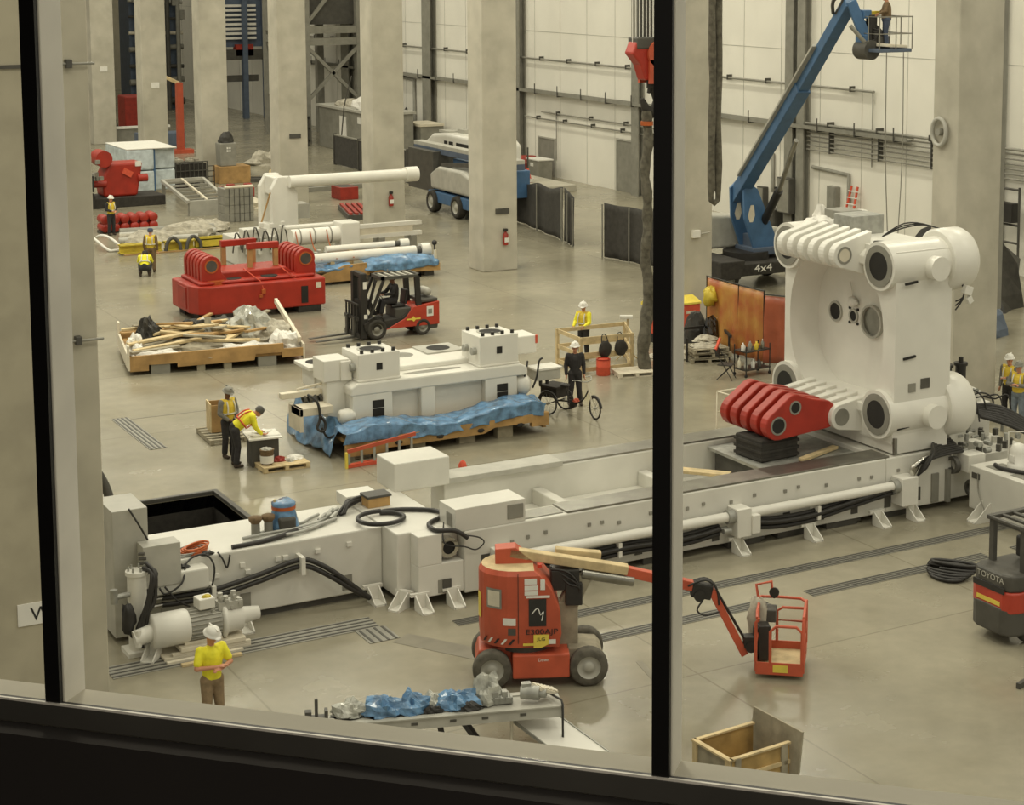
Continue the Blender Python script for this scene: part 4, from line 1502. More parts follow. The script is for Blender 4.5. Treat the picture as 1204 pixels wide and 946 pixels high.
on_cv('hook_tool', 'black', 'black cranked bar hanging over the right end of the frame', 'bar', lambda b: b.path([(1.55, .0, .1), (1.72, -.25, .06), (1.72, -.36, .03), (1.72, -.37, -.5), (1.82, -.37, -.54)], .018, n=8))
def clamp(b):
    b.box(-2.2, -.05, -.1, -1.9, .15, .0).box(-2.1, .0, 0, -2.05, .05, .3).box(-2.25, -.05, 0, -2.15, .08, .12).box(-1.95, -.05, 0, -1.9, .1, .12)
t = on_cv('clamp_stand', 'grey_dark', 'dark upright clamp on the left end beyond the ledge', 'clamp', clamp, bevel=.005)
b = MB()
b.T = CV
b.box(-2.3, -.28, -.19, -1.72, .28, -.1).box(-2.25, -.25, -.79, -2.2, -.2, -.19).box(-2.25, .2, -.79, -2.2, .25, -.19).box(-1.8, -.25, -.79, -1.75, -.2, -.19).box(-1.8, .2, -.79, -1.75, .25, -.19)
tag(b.build('work_stand', 'grey_light'), 'low grey stand under the dark clamp at the left', 'stand')
b = MB()
b.T = Matrix.Translation((13.25, 24.1, .28)) @ Matrix.Rotation(R(-76), 4, 'Z') @ Matrix.Rotation(R(12), 4, 'Y')
b.box(-1.0, -.36, -.012, .9, .36, .012)
b.m = 1
b.box(-1.0, .36, -.02, .9, .38, .03).box(-1.0, -.38, -.02, .9, -.36, .03)
tag(b.build('ramp_panel', ['white_clean', 'galv']), 'white panel sloping to the floor from the conveyor frame', 'panel')

# ------------------------------------------------------------------ open plywood crate, bottom right
cr = thing('wooden_crate', 'open plywood crate with one raised side behind the window ledge', 'crate', (15.2, 21.97, 0), 4)
b = MB()
b.box(-.55, -.42, .05, .55, .42, .1)
b.build('floor_board', 'wood_crate', cr)
b = MB()
b.box(-.55, -.45, .05, .55, -.42, .62).m = 1
b.box(-.57, -.47, .6, .57, -.4, .63).box(-.55, -.48, .3, .55, -.45, .36)
b.build('side_panel', ['wood_crate', 'wood_pale'], cr)
b = MB()
b.box(-.55, .42, .05, .55, .45, .62).m = 1
b.box(-.57, .4, .6, .57, .47, .63)
b.build('side_panel', ['wood_crate', 'wood_pale'], cr)
b = MB()
b.box(-.58, -.45, .05, -.55, .45, .62).m = 1
b.box(-.62, -.47, .6, -.54, .47, .63).box(-.61, -.45, .05, -.58, -.35, .62).box(-.61, .35, .05, -.58, .45, .62)
b.build('end_panel', ['wood_grey', 'wood_pale'], cr)
b = MB()
b.T = Matrix.Translation((.57, 0, .0)) @ Matrix.Rotation(R(6), 4, 'Y')
b.box(0, -.62, .0, .035, .55, .82)
b.build('raised_side', 'wood_grey', cr)
b = MB()
b.box(-.5, -.48, .05, -.4, -.45, .62).box(.38, -.48, .05, .5, -.45, .62)
b.build('batten', 'wood_grey', cr)
b = MB()
for y in (-.35, 0, .35):
    b.box(-.5, y - .04, 0, .5, y + .04, .05)
b.build('skid', 'wood_grey', cr)
# ------------------------------------------------------------------ white platen lying on a timber skid under blue film
sk = thing('timber_skid', 'large timber skid under the white platen lying flat', 'skid', (19.6, 43.5, 0))
b = MB(sk)
b.box(16.9, 41.75, .38, 22.4, 45.4, .46)
b.build('deck', 'wood', sk)
for y0, y1 in ((41.6, 41.75), (45.4, 45.55)):
    b = MB(sk)
    if y0 < 43:
        b.prism([(16.8, .12), (17.9, .12), (17.9, .22), (19.0, .22), (20.6, .22), (20.9, .34), (22.0, .34), (22.0, .22), (22.5, .22), (22.5, .56), (16.8, .5)], 'xz', y0, y1)
    else:
        b.box(16.8, y0, .12, 22.5, y1, .5)
    b.build('skirt_board', 'wood', sk)
b = MB(sk)
b.box(22.4, 41.75, .12, 22.5, 45.4, .5)
b.build('end_board', 'wood', sk)
for x in (17.3, 18.8, 20.2, 21.3):
    for y in (41.9, 43.5, 45.2):
        b = MB(sk)
        b.box(x - .22, y - .12, 0, x + .22, y + .12, .4)
        b.build('bearer', 'wood_grey', sk)
b = MB(sk)
for i in range(4):
    b.lump((18.2 + i * 1.15, 41.59, .32), (.1, .015, .05), i, flat=False)
b.build('stencil', 'ink', sk)

fp = thing('press_platen', 'white press platen lying flat on the timber skid with two bolted cube blocks', 'machine', (19.7, 43.6, .46))
b = MB(fp)
b.box(17.35, 42.75, .46, 22.0, 44.9, 1.45)
b.prism([(17.3, 1.4), (22.35, 1.4), (22.35, 1.62), (22.15, 1.72), (17.5, 1.72), (17.3, 1.62)], 'xz', 42.5, 45.3)
b.prism([(18.6, 1.7), (18.8, 1.86), (21.2, 1.86), (21.3, 1.7)], 'xz', 43.3, 45.2)
b.build('body', 'white_clean', fp, bevel=.04)
for x0, x1 in ((17.35, 18.45), (19.25, 19.65), (21.1, 22.05)):
    b = MB(fp)
    b.prism([(42.75, .5), (42.52, .5), (42.52, 1.42), (42.75, 1.42)], 'yz', x0, x1)
    b.build('front_rib', 'white_clean', fp, bevel=.03)
for x in (18.05, 21.6):
    for dz in (0, .22):
        b = MB(fp)
        b.box(x - .16, 42.505, .82 + dz, x + .16, 42.53, 1.02 + dz)
        b.build('window', 'hole', fp)
for x, z0, z1 in ((17.55, 1.72, 2.44), (20.98, 1.72, 2.54)):
    b = MB(fp)
    b.box(x, 42.6, z0, x + 1.15, 43.7, z1)
    b.box(x - .02, 42.58, z0, x + 1.17, 43.72, z0 + .06)
    cb = b.build('cube_block', 'white_clean', fp, bevel=.02)
    b = MB(fp)
    b.ring((x + .58, 43.15, z1), (x + .58, 43.15, z1 + .015), .36, .3, n=28)
    b.build('collar', 'grey_light', cb)
    b = MB(fp)
    b.cyl((x + .58, 43.15, z1), (x + .58, 43.15, z1 + .006), .3, n=28)
    b.build('bore', 'hole', cb)
    for k in range(4):
        for y in (42.7, 43.6):
            b = MB(fp)
            b.cyl((x + .14 + .29 * k, y, z1), (x + .14 + .29 * k, y, z1 + .09), .05, n=10)
            b.build('bolt', 'black', cb)
    b = MB(fp)
    b.box(x + .5, 42.585, (z0 + z1) / 2 - .08, x + .66, 42.6, (z0 + z1) / 2 + .1)
    b.build('socket', 'hole', cb)
    for y in (42.85, 43.35):
        b = MB(fp)
        b.cyl((x - .12, y, (z0 + z1) / 2), (x, y, (z0 + z1) / 2), .1, n=14)
        b.build('plug', 'galv', cb)
b = MB(fp)
vs_ = [(19.75 + .85 * math.cos(a) , 42.95 + .14 * math.sin(a), 1.725) for a in [2 * math.pi * i / 28 for i in range(28)]]
b.add(vs_, [tuple(range(28))])
b.build('oval_recess', 'grey', fp)
b = MB(fp)
b.box(20.2, 44.2, 1.86, 21.3, 45.2, 1.9)
rp_ = b.build('rear_plate', 'grey_light', fp)
b = MB(fp)
b.cyl((20.75, 44.7, 1.9), (20.75, 44.7, 1.907), .32, n=28)
b.build('bore', 'hole', rp_)
b = MB(fp)
b.cyl((19.6, 44.5, 1.86), (19.6, 44.5, 1.868), .3, n=28)
b.build('round_recess', 'grey', fp)
b = MB(fp)
b.box(16.65, 43.7, 1.9, 17.6, 44.8, 2.0)
b.box(16.8, 43.75, 1.4, 17.6, 44.6, 1.9)
lp = b.build('side_block', 'white_clean', fp, bevel=.02)
b = MB(fp)
b.cyl((17.1, 44.3, 2.0), (17.1, 44.3, 2.008), .3, n=24)
b.build('bore', 'hole', lp)
b = MB(fp)
b.box(16.75, 42.95, 1.75, 17.45, 43.7, 2.3)
b.box(17.2, 42.9, 1.75, 17.5, 43.2, 2.25)
b.box(16.85, 43.0, .6, 17.5, 43.8, 1.75)
b.build('side_bracket', 'white_clean', fp, bevel=.02)
b = MB(fp)
b.box(15.75, 43.3, 1.35, 16.9, 43.5, 1.5).box(16.0, 42.7, 1.0, 16.9, 43.3, 1.2).box(16.0, 42.7, .6, 16.1, 43.5, 1.2)
b.cyl((16.2, 43.4, 1.55), (17.6, 43.3, 1.75), .035, n=8)
b.build('cylinder_mount', 'cream', fp, bevel=.015)
for k in range(4):
    b = MB(fp)
    b.ring((16.35 + .14 * k, 43.4, 1.28), (16.42 + .14 * k, 43.4, 1.3), .14, .1, n=16)
    b.build('spring', 'grey_dark', fp)
b = MB(fp)
b.lathe([(.1, 0), (.18, .05), (.2, .25), (.16, .35), (.14, .4)], (17.0, 42.6, .9), (1, 0, 0), 20)
b.lathe([(.1, 0), (.26, .05), (.3, .3), (.22, .42), (.02, .43)], (22.05, 42.75, 1.1), (1, 0, 0), 20)
b.build('round_housing', 'white_clean', fp)
b = MB(fp)
b.path([(16.3, 42.9, 1.5), (16.45, 42.65, 1.35), (16.5, 42.6, .95), (16.4, 42.55, .7), (16.55, 42.5, .62), (16.62, 42.55, .8), (16.5, 42.55, 1.0)], .035, n=8, sub=4)
b.path([(16.52, 42.55, .7), (16.65, 42.5, .45), (16.9, 42.5, .5), (17.1, 42.5, .62)], .03, n=8, sub=4)
b.build('hose', 'black', fp)
b = MB(fp)
b.box(22.3, 43.4, 1.75, 23.1, 44.2, 2.25)
b.build('end_box', 'white_clean', fp, bevel=.03)
b = MB(fp)
b.box(23.06, 43.38, 2.02, 23.12, 43.44, 2.24)
b.build('red_tag', 'hivis_red', fp)
b = MB(fp)
b.box(22.75, 42.75, 1.12, 23.5, 43.3, 1.42)
hb = b.build('hung_box', 'grey_light', fp, bevel=.02)
b = MB(fp)
b.box(22.72, 42.72, 1.4, 23.53, 43.33, 1.45)
b.build('lid', 'white_clean', hb)
b = MB(fp)
b.cyl((22.95, 42.9, .98), (22.95, 42.9, 1.12), .05, n=8).cyl((23.15, 42.9, .98), (23.15, 42.9, 1.12), .05, n=8)
b.build('gland', 'black', hb)
b = MB(fp)
b.path([(22.55, 42.6, 1.0), (22.65, 42.55, 1.3), (22.75, 42.6, 1.7), (22.85, 42.6, 1.78)], .03, n=6, sub=3)
b.path([(22.3, 42.6, 1.3), (22.35, 42.55, 1.6), (22.4, 42.6, 1.75)], .025, n=6, sub=3)
b.build('cable', 'black', fp)

def cloth(name, mtl, lab, fn, nu, nv, amp, freq, seed, cat='film', thick=.006, group=None):
    b = MB()
    b.sheet(fn, nu, nv)
    for i, p in enumerate(b.v):
        q = p * freq + Vector((seed, seed * 2, seed * 3))
        b.v[i] = p + Vector((noise.noise(q), noise.noise(q + Vector((31, 0, 0))), noise.noise(q + Vector((0, 57, 0))))) * amp
    return tag(b.build(name, mtl, solid=thick), lab, cat, group)
# blue film draped over the skid edges
def fr(u, v):
    x = 16.75 + 5.6 * u
    top = .74 + .12 * math.sin(u * 9) + .1 * u
    low = .44 + .07 * math.sin(u * 8 + 1) + .08 * u
    if v < .4:
        return Vector((x, 42.35 - .7 * (v / .4), top - .05 * v))
    return Vector((x, 41.57 - .02 * math.sin(u * 40), top - .04 - (top - low) * (v - .4) / .6))
cloth('blue_film', 'blue_film', 'blue plastic film draped along the front of the skid under the white platen', fr, 110, 22, .09, 2.6, 3)
def fl(u, v):
    y = 45.3 - 2.9 * u
    x0 = 16.75 - .1 * math.sin(u * 5)
    if v < .3:
        return Vector((x0 + .5 - v, y, 1.0 - .3 * u + .2 * v))
    return Vector((x0 + .2 - .55 * (v - .3) - .15 * u, y - .3 * u * v, (1.0 - .3 * u) * (1 - (v - .3) / .7) + .06))
cloth('blue_film', 'blue_film', 'blue plastic film hanging to the floor at the left end of the skid', fl, 50, 30, .13, 2.2, 8)
b = MB()
b.lump((22.25, 42.45, .56), (.42, .3, .3), 17, amp=.5)
b.lump((22.0, 42.2, .5), (.5, .25, .2), 18, amp=.5)
tag(b.build('blue_film', 'blue_film'), 'bunched blue plastic film at the right end of the skid', 'film')

# ladder lying on its side before the skid
ld = thing('step_ladder', 'orange step ladder lying on its side before the timber skid', 'ladder', (17.4, 41.1, 0), 2)
for z0, z1 in ((.42, .62), (.05, .05)):
    b = MB()
    b.beam((-.8, 0, z0), (1.05, .0, z1), .05, .09)
    b.build('stile', 'hivis_red' if z0 < .1 else 'orange', ld)
b = MB()
b.beam((-.8, .1, .04), (1.0, .35, .04), .05, .07)
b.build('rear_stile', 'orange', ld)
for k in range(6):
    x = -.76 + .34 * k
    b = MB()
    b.beam((x, .0, .08), (x, 0, .42 + .11 * (x + .8)), .06, .03)
    b.build('step', 'galv', ld)
b = MB()
b.bx((1.0, .1, .1), (.3, .1, .08), rz=-20).bx((-.83, 0, .2), (.05, .08, .4))
b.build('ladder_foot', 'label_yellow', ld)

# ------------------------------------------------------------------ work table group by the two vest workers
def pallet(name_lab, x, y, rz, lx=1.2, ly=.9, m='wood_pale', group=None, z=0):
    t = thing('pallet', name_lab, 'pallet', (x, y, z), rz, group)
    for k in range(6):
        b = MB()
        yy = -ly / 2 + .06 + (ly - .12) * k / 5
        b.box(-lx / 2, yy - .055, .115, lx / 2, yy + .055, .14)
        b.build('deck_board', m, t)
    for xx in (-lx / 2 + .06, 0, lx / 2 - .06):
        b = MB()
        b.box(xx - .05, -ly / 2, .022, xx + .05, ly / 2, .115)
        b.build('stringer', m, t)
    for yy in (-ly / 2 + .06, 0, ly / 2 - .06):
        b = MB()
        b.box(-lx / 2, yy - .05, 0, lx / 2, yy + .05, .022)
        b.build('bottom_board', m, t)
    return t
pallet('pale pallet before the plan table carrying a bucket', 15.25, 42.0, 0, 1.2, .75)
pallet('grey pallet behind the plan table carrying a plywood box', 14.9, 45.5, -4, 1.0, 1.5, 'wood_grey')
t = thing('plan_table', 'dark wooden chest with white top and drawings beside the bending worker', 'table', (14.95, 42.55, 0), -8)
b = MB()
b.box(-.32, -.3, 0, .35, .35, .7)
b.build('chest', 'grey_dark', t, bevel=.01)
b = MB()
b.box(-.4, -.4, .7, .42, .45, .74)
b.build('top', 'white_clean', t, bevel=.004)
for k, (x, y, rz, lab) in enumerate(((-.1, .0, 10, 'left drawing sheet on the plan table'), (.2, -.1, -12, 'right drawing sheet on the plan table'), (.08, .25, 25, 'rear drawing sheet on the plan table'))):
    b = MB()
    b.T = Matrix.Translation((14.95 + x, 42.55 + y, .742 + .003 * k)) @ Matrix.Rotation(R(rz), 4, 'Z')
    b.sheet(lambda u, v: Vector(((u - .5) * .42, (v - .5) * .3, .03 * (u - .5) ** 2 + .01 * math.sin(v * 6))), 8, 8)
    tag(b.build('drawing_sheet', 'sign', solid=.002), lab, 'paper', 'drawings on the plan table')
t = thing('bucket', 'dark bucket with white band standing on the pale pallet', 'bucket', (14.85, 41.95, .14))
b = MB()
b.lathe([(.13, 0), (.15, .1), (.16, .24), (.17, .36), (.18, .38)], (0, 0, 0), n=20)
b.build('pail', 'brown_cloth', t)
b = MB()
b.cyl((0, 0, .05), (0, 0, .24), .162, .172, n=20, cap=False)
b.build('white_band', 'sign', t)
b = MB()
b.lump((0, 0, .36), (.15, .15, .07), 3)
b.build('filling', 'grey_light', t)
for k, (x, y, z, d, m_, nm, lab, cat) in enumerate(((15.22, 42.1, .14, (.16, .12, .12), 'red_dull', 'strap_heap', 'red strap heap on the pallet beside the bucket', 'strap'), (15.45, 41.95, .14, (.1, .1, .07), 'grey_light', 'rag', 'small grey rag between the red straps and the white bag', 'rag'),
                                     (15.62, 42.15, .14, (.24, .2, .08), 'white_fabric', 'bag', 'flat white bag on the right end of the pale pallet', 'bag'))):
    b = MB()
    b.lump((x, y, z), d, 60 + k)
    tag(b.build(nm, m_), lab, cat)
t = thing('plywood_box', 'open plywood box standing on the grey pallet behind the worker', 'box', (14.98, 45.8, .14), -8)
b = MB()
b.box(-.3, -.3, 0, .3, -.27, .72).box(-.3, .27, 0, .3, .3, .72).box(.27, -.27, 0, .3, .27, .72).box(-.27, -.27, 0, .27, .27, .03)
b.build('box_wall', 'wood', t)
b = MB()
b.box(-.33, -.32, 0, -.3, .32, .76)
b.build('raised_side', 'wood_pale', t)

# ------------------------------------------------------------------ tricycle
tr = thing('tricycle', 'black cargo tricycle with a box behind the saddle beside the man in black', 'tricycle', (23.97, 42.9, 0), -68)
# local x forward
def spoked(c, r, ang=0):
    d = Vector((-math.sin(R(ang)), math.cos(R(ang)), 0))
    c = Vector(c)
    u = Vector((math.cos(R(ang)), math.sin(R(ang)), 0))
    b = MB()
    b.path([c + (u * math.cos(a) + Vector((0, 0, 1)) * math.sin(a)) * r for a in [2 * math.pi * i / 28 for i in range(28)]], .024, n=8, closed=True)
    w_ = b.build('wheel', 'black', tr)
    b = MB()
    for i in range(14):
        a = 2 * math.pi * i / 14
        b.cyl(c + d * (.03 if i % 2 else -.03), c + (u * math.cos(a) + Vector((0, 0, 1)) * math.sin(a)) * r, .004, n=5)
    b.cyl(c - d * .05, c + d * .05, .03, n=10)
    b.build('spokes', 'galv', w_)
spoked((-.6, -.36, .31), .29)
spoked((-.6, .36, .31), .29)
spoked((.75, 0, .31), .29, -22)
b = MB()
b.cyl((-.6, -.36, .31), (-.6, .36, .31), .018, n=8)
b.path([(-.6, 0, .33), (-.2, 0, .36), (.0, 0, .3), (.35, 0, .5), (.52, 0, .78)], .022, n=8, sub=3)
b.path([(-.15, 0, .33), (-.22, 0, .62), (-.28, 0, .8)], .018, n=8)
b.build('frame', 'black', tr)
b = MB()
b.path([(.5, 0, 1.0), (.54, 0, .75), (.62, 0, .55)], .022, n=8)
b.path([(.62, 0, .55), (.66, -.06, .5), (.75, -.07, .31)], .014, n=6)
b.path([(.62, 0, .55), (.66, .06, .5), (.75, .07, .31)], .014, n=6)
b.build('fork', 'cream', tr)
b = MB()
b.path([(.2, -.3, 1.05), (.38, -.3, 1.08), (.5, -.12, 1.02), (.5, .12, 1.02), (.38, .3, 1.08), (.2, .3, 1.05)], .014, n=8, sub=3)
b.build('handlebar', 'galv', tr)
b = MB()
b.lump((-.3, 0, .8), (.16, .1, .06), 5, amp=.1)
b.build('saddle', 'black', tr)
b = MB()
b.box(-.95, -.27, .45, -.38, .27, .74).box(-.98, -.3, .72, -.35, .3, .78)
b.build('cargo_box', 'black_matte', tr, bevel=.01)
b = MB()
b.path([(.75 + .33 * math.cos(R(a)), -.13 * math.cos(R(a)) * 1.0, .31 + .33 * math.sin(R(a))) for a in range(10, 130, 12)], .03, n=6)
b.path([(-.6 + .34 * math.cos(R(a)), -.36, .31 + .34 * math.sin(R(a))) for a in range(20, 170, 12)], .03, n=6)
b.build('mudguard', 'black', tr)
b = MB()
b.cyl((.0, -.06, .3), (.0, .06, .3), .09, n=14).bx((.0, -.15, .22), (.1, .1, .03)).bx((.0, .15, .38), (.1, .1, .03))
b.build('crank', 'black', tr)
b = MB()
b.lump((.1, 0, .4), (.1, .08, .09), 9)
b.build('orange_flag', 'orange', tr)

# ------------------------------------------------------------------ timber guard rail enclosure
gr = thing('guard_rail', 'pale timber guard rail around the floor opening behind the man in black', 'guard rail', (27.7, 47.8, 0))
P4 = ((26.65, 48.7), (26.6, 47.15), (28.3, 47.0), (29.0, 48.6))
for k, (x, y) in enumerate(P4):
    b = MB(gr)
    b.box(x - .045, y - .045, 0, x + .045, y + .045, 1.12)
    b.build('post', 'wood_pale', gr)
for k in range(4):
    p, q = P4[k], P4[(k + 1) % 4]
    for z in (1.06, .58, .12):
        if k == 0 and z == .58:
            pass
        b = MB(gr)
        b.beam((*p, z), (*q, z), .04, .12)
        b.build('rail', 'wood_pale', gr)
for k, (x, lab) in enumerate(((27.35, 'left of two dark bags hanging on the guard rail'), (27.9, 'right of two dark bags hanging on the guard rail'))):
    t = thing('tool_bag', lab, 'bag', (x, 46.98, .5))
    b = MB()
    b.lump((0, 0, .22), (.22, .1, .26), 70 + k, amp=.2, flat=False)
    b.build('pouch', 'black_matte', t)
    b = MB()
    b.path([(-.12, 0, .4), (-.06, .08, .64), (.06, .08, .64), (.12, 0, .4)], .015, n=6, sub=3)
    b.build('strap', 'black', t)
t = thing('red_bucket', 'bright red drum standing left of the low white pallet', 'bucket', (27.15, 46.75, 0))
b = MB()
b.lathe([(.2, 0), (.21, .02), (.21, .25), (.215, .26), (.21, .27), (.21, .46), (.2, .48), (.02, .48)], (0, 0, 0), n=22)
b.build('body', 'hivis_red', t)
b = MB()
b.ring((0, 0, .47), (0, 0, .5), .215, .17, n=22)
b.build('rim', 'red', t)
pallet('whitish pallet before the guard rail beside the red drum', 27.95, 46.35, -12, 1.15, .85, 'cream')
t = thing('floodlight', 'white floodlight on a slim stand behind the guard rail', 'light', (28.75, 48.0, 0))
b = MB()
b.cyl((0, 0, .05), (0, 0, 1.35), .03, n=8)
for a in (0, 120, 240):
    b.cyl((0, 0, .4), (.4 * math.cos(R(a)), .4 * math.sin(R(a)), 0), .02, n=6)
b.build('stand', 'wood_pale', t)
b = MB()
b.bx((-.05, 0, 1.4), (.4, .16, .1), rz=-30)
b.build('lamp_head', 'white_clean', t, bevel=.01)

# ------------------------------------------------------------------ orange welding screens and clutter right of the mullion
ws = thing('welding_screen', 'amber welding screen of three hung sheets before the blue boom lift', 'screen', (32.2, 46.5, 0))
A, B_, C_ = Vector((31.95, 48.4, 0)), Vector((32.0, 46.0, 0)), Vector((32.0, 43.9, 0))
def screen(p, q, m_, h0, h1, par, seed):
    b = MB(par)
    def f(u, v):
        d = p.lerp(q, u)
        n_ = (q - p).cross(Vector((0, 0, 1))).normalized()
        return Vector((d.x, d.y, .12 + (h0 + (h1 - h0) * u - .12) * v)) + n_ * .05 * math.sin(u * 16 + seed) * (1.2 - v)
    b.sheet(f, 30, 8)
    b.build('curtain', m_, par, solid=.004)
    b = MB(par)
    b.cyl((p.x, p.y, h0 + .04), (q.x, q.y, h1 + .04), .022, n=8)
    for c in (p, q):
        b.cyl((c.x, c.y, 0), (c.x, c.y, h0 + .06), .025, n=8)
    b.build('frame', 'black', par)
screen(A, Vector((31.95, 46.6, 0)), 'weld_amber', 2.3, 2.3, ws, 0)
screen(Vector((31.95, 46.6, 0)), Vector((32.0, 45.3, 0)), 'weld_amber', 2.3, 2.3, ws, 2)
ws2 = thing('welding_screen', 'red welding screen beside the white platen edge', 'screen', (32.0, 44.6, 0))
screen(Vector((32.0, 45.3, 0)), Vector((32.9, 43.7, 0)), 'weld_red', 2.2, 2.2, ws2, 1)
b = MB()
b.lump((31.85, 48.0, 1.75), (.3, .2, .3), 5, flat=False, amp=.5)
tag(b.build('jacket', 'yellow'), 'yellow jacket thrown over the left corner of the amber screen', 'jacket')
t = thing('job_box', 'orange steel job box with a yellow lid on a dark plinth', 'box', (31.9, 50.25, 0))
b = MB()
b.box(-1.05, -.4, .3, .75, .35, 1.15)
b.build('body', 'hivis_red', t, bevel=.02)
b = MB()
b.prism([(-.44, 1.15), (.38, 1.15), (.38, 1.25), (.1, 1.38), (-.44, 1.22)], 'yz', -1.07, .77)
b.build('lid', 'label_yellow', t, bevel=.01)
b = MB()
b.box(-1.0, -.35, 0, .7, .3, .3)
b.build('plinth', 'black_matte', t)
b = MB()
b.box(.2, -.42, .85, .55, -.4, .93).box(-.9, -.42, .85, -.5, -.4, .93)
b.build('latch', 'cream', t)
t = thing('steel_bench', 'low dark steel bench frame with sacks behind the chair', 'bench', (31.4, 47.7, 0))
b = MB(t)
for x, y in ((30.6, 48.3), (32.2, 48.2), (31.6, 46.6), (30.3, 47.0)):
    b.cyl((x, y, 0), (x, y, .75), .035, n=8)
b.build('leg', 'black', t)
b = MB(t)
b.beam((30.3, 48.35, .75), (32.4, 48.15, .75), .06, .08).beam((31.6, 46.5, .75), (32.3, 48.2, .75), .06, .08)
b.build('rail', 'black', t)
b = MB()
b.lump((31.75, 48.75, 0), (.45, .4, 1.15), 41, amp=.2)
tag(b.build('garbage_bag', 'tarp_black'), 'dark full refuse bag right of the orange job box', 'bag')
b = MB()
b.lump((31.9, 48.0, .5), (.3, .3, .62), 43, amp=.2)
tag(b.build('garbage_bag', 'smoked'), 'thin grey translucent bag leaning on the amber screen', 'bag')
for k, (z, dx) in enumerate(((0, 0), (.16, .08), (.32, -.05))):
    pallet(('lowest', 'middle', 'topmost')[k] + ' grey pallet in the stack before the amber screen', 30.95 + dx, 46.9, -20 + 6 * k, 1.2, 1.0, 'wood_grey', None, z)
for k, (x, y, z, d) in enumerate(((30.9, 46.9, .46, (.5, .3, .12)), (31.1, 47.2, .56, (.4, .3, .16)), (30.4, 47.9, 0, (.9, .6, .16)))):
    b = MB()
    b.lump((x, y, z), d, 80 + k)
    tag(b.build('sack', 'sack'), ('lower sack lying on the grey pallet stack', 'upper sack lying on the grey pallet stack', 'wide heap of sheeting on the floor left of the pallet stack')[k], 'sack')
t = thing('folding_chair', 'black folding chair with an orange strip before the bottle cart', 'chair', (30.05, 44.45, 0), -50)
b = MB()
b.box(-.22, -.22, .43, .22, .22, .46)
b.build('seat', 'black', t, bevel=.01)
b = MB()
b.bx((-.28, 0, .8), (.03, .42, .22), ry=-12)
b.build('backrest', 'black', t, bevel=.01)
for s_ in (-.2, .2):
    b = MB()
    b.cyl((-.32, s_, .92), (.24, s_, 0), .014, n=8)
    b.build('leg', 'black', t)
    b = MB()
    b.cyl((.2, s_, .45), (-.24, s_, 0), .014, n=8)
    b.build('leg', 'black', t)
b = MB()
b.beam((29.75, 44.6, .86), (30.15, 44.95, 1.12), .06, .08)
tag(b.build('orange_strap', 'hivis_red'), 'short orange strap hung over the folding chair back', 'strap')
t = thing('tool_cart', 'black two-tier cart crowded with bottles before the red screen', 'cart', (31.05, 44.55, 0), 8)
for z in (.2, .75):
    b = MB()
    b.box(-.5, -.28, z, .5, .28, z + .03)
    b.build('shelf', 'black', t)
for x in (-.48, .48):
    for y in (-.26, .26):
        b = MB()
        b.cyl((x, y, .08), (x, y, .95), .018, n=8)
        b.build('post', 'black', t)
        b = MB()
        b.cyl((x, y - .02, .05), (x, y + .02, .05), .05, n=12)
        b.build('caster', 'rubber', t)
pal = ['sign', 'grey_light', 'grey', 'sign', 'hivis_amber', 'grey_dark', 'steel', 'cream']
for k in range(14):
    x = 31.05 - .42 + .12 * (k % 7) + rnd.uniform(-.02, .02)
    y = 44.42 + .17 * (k // 7)
    z = .23 if k % 2 else .78
    h = rnd.uniform(.16, .32)
    b = MB()
    b.lathe([(.05, 0), (.055, .02), (.055, h * .65), (.02, h * .82), (.02, h), (.001, h)], (x, y, z), n=12)
    tag(b.build('bottle', pal[k % 8]), 'bottle or can crowded on the black two-tier cart', 'bottle', 'bottles on the black cart')
cg = thing('handrail', 'thin cream handrail frame behind the red toggle link', 'rail', (27.5, 38.9, 0))
b = MB(cg)
b.path([(26.35, 39.4, 0), (26.35, 39.4, 1.1), (28.8, 39.4, 1.1), (28.8, 39.4, 0)], .022, n=8)
b.path([(26.35, 39.4, .55), (28.8, 39.4, .55)], .02, n=8)
b.path([(26.35, 39.4, 1.1), (26.5, 38.2, 1.1), (26.5, 38.2, 0)], .022, n=8)
b.build('rail', 'cream', cg)
t = thing('warning_marker', 'small orange marker standing on the far rail housing', 'marker', (16.95, 35.3, 0))
b = MB(t)
b.cyl((16.95, 35.3, 0), (16.95, 35.3, 1.42), .03, n=8)
b.build('stick', 'black', t)
b = MB(t)
b.lump((16.95, 35.3, 1.42), (.09, .09, .12), 4, flat=False)
b.build('orange_head', 'hivis_red', t)
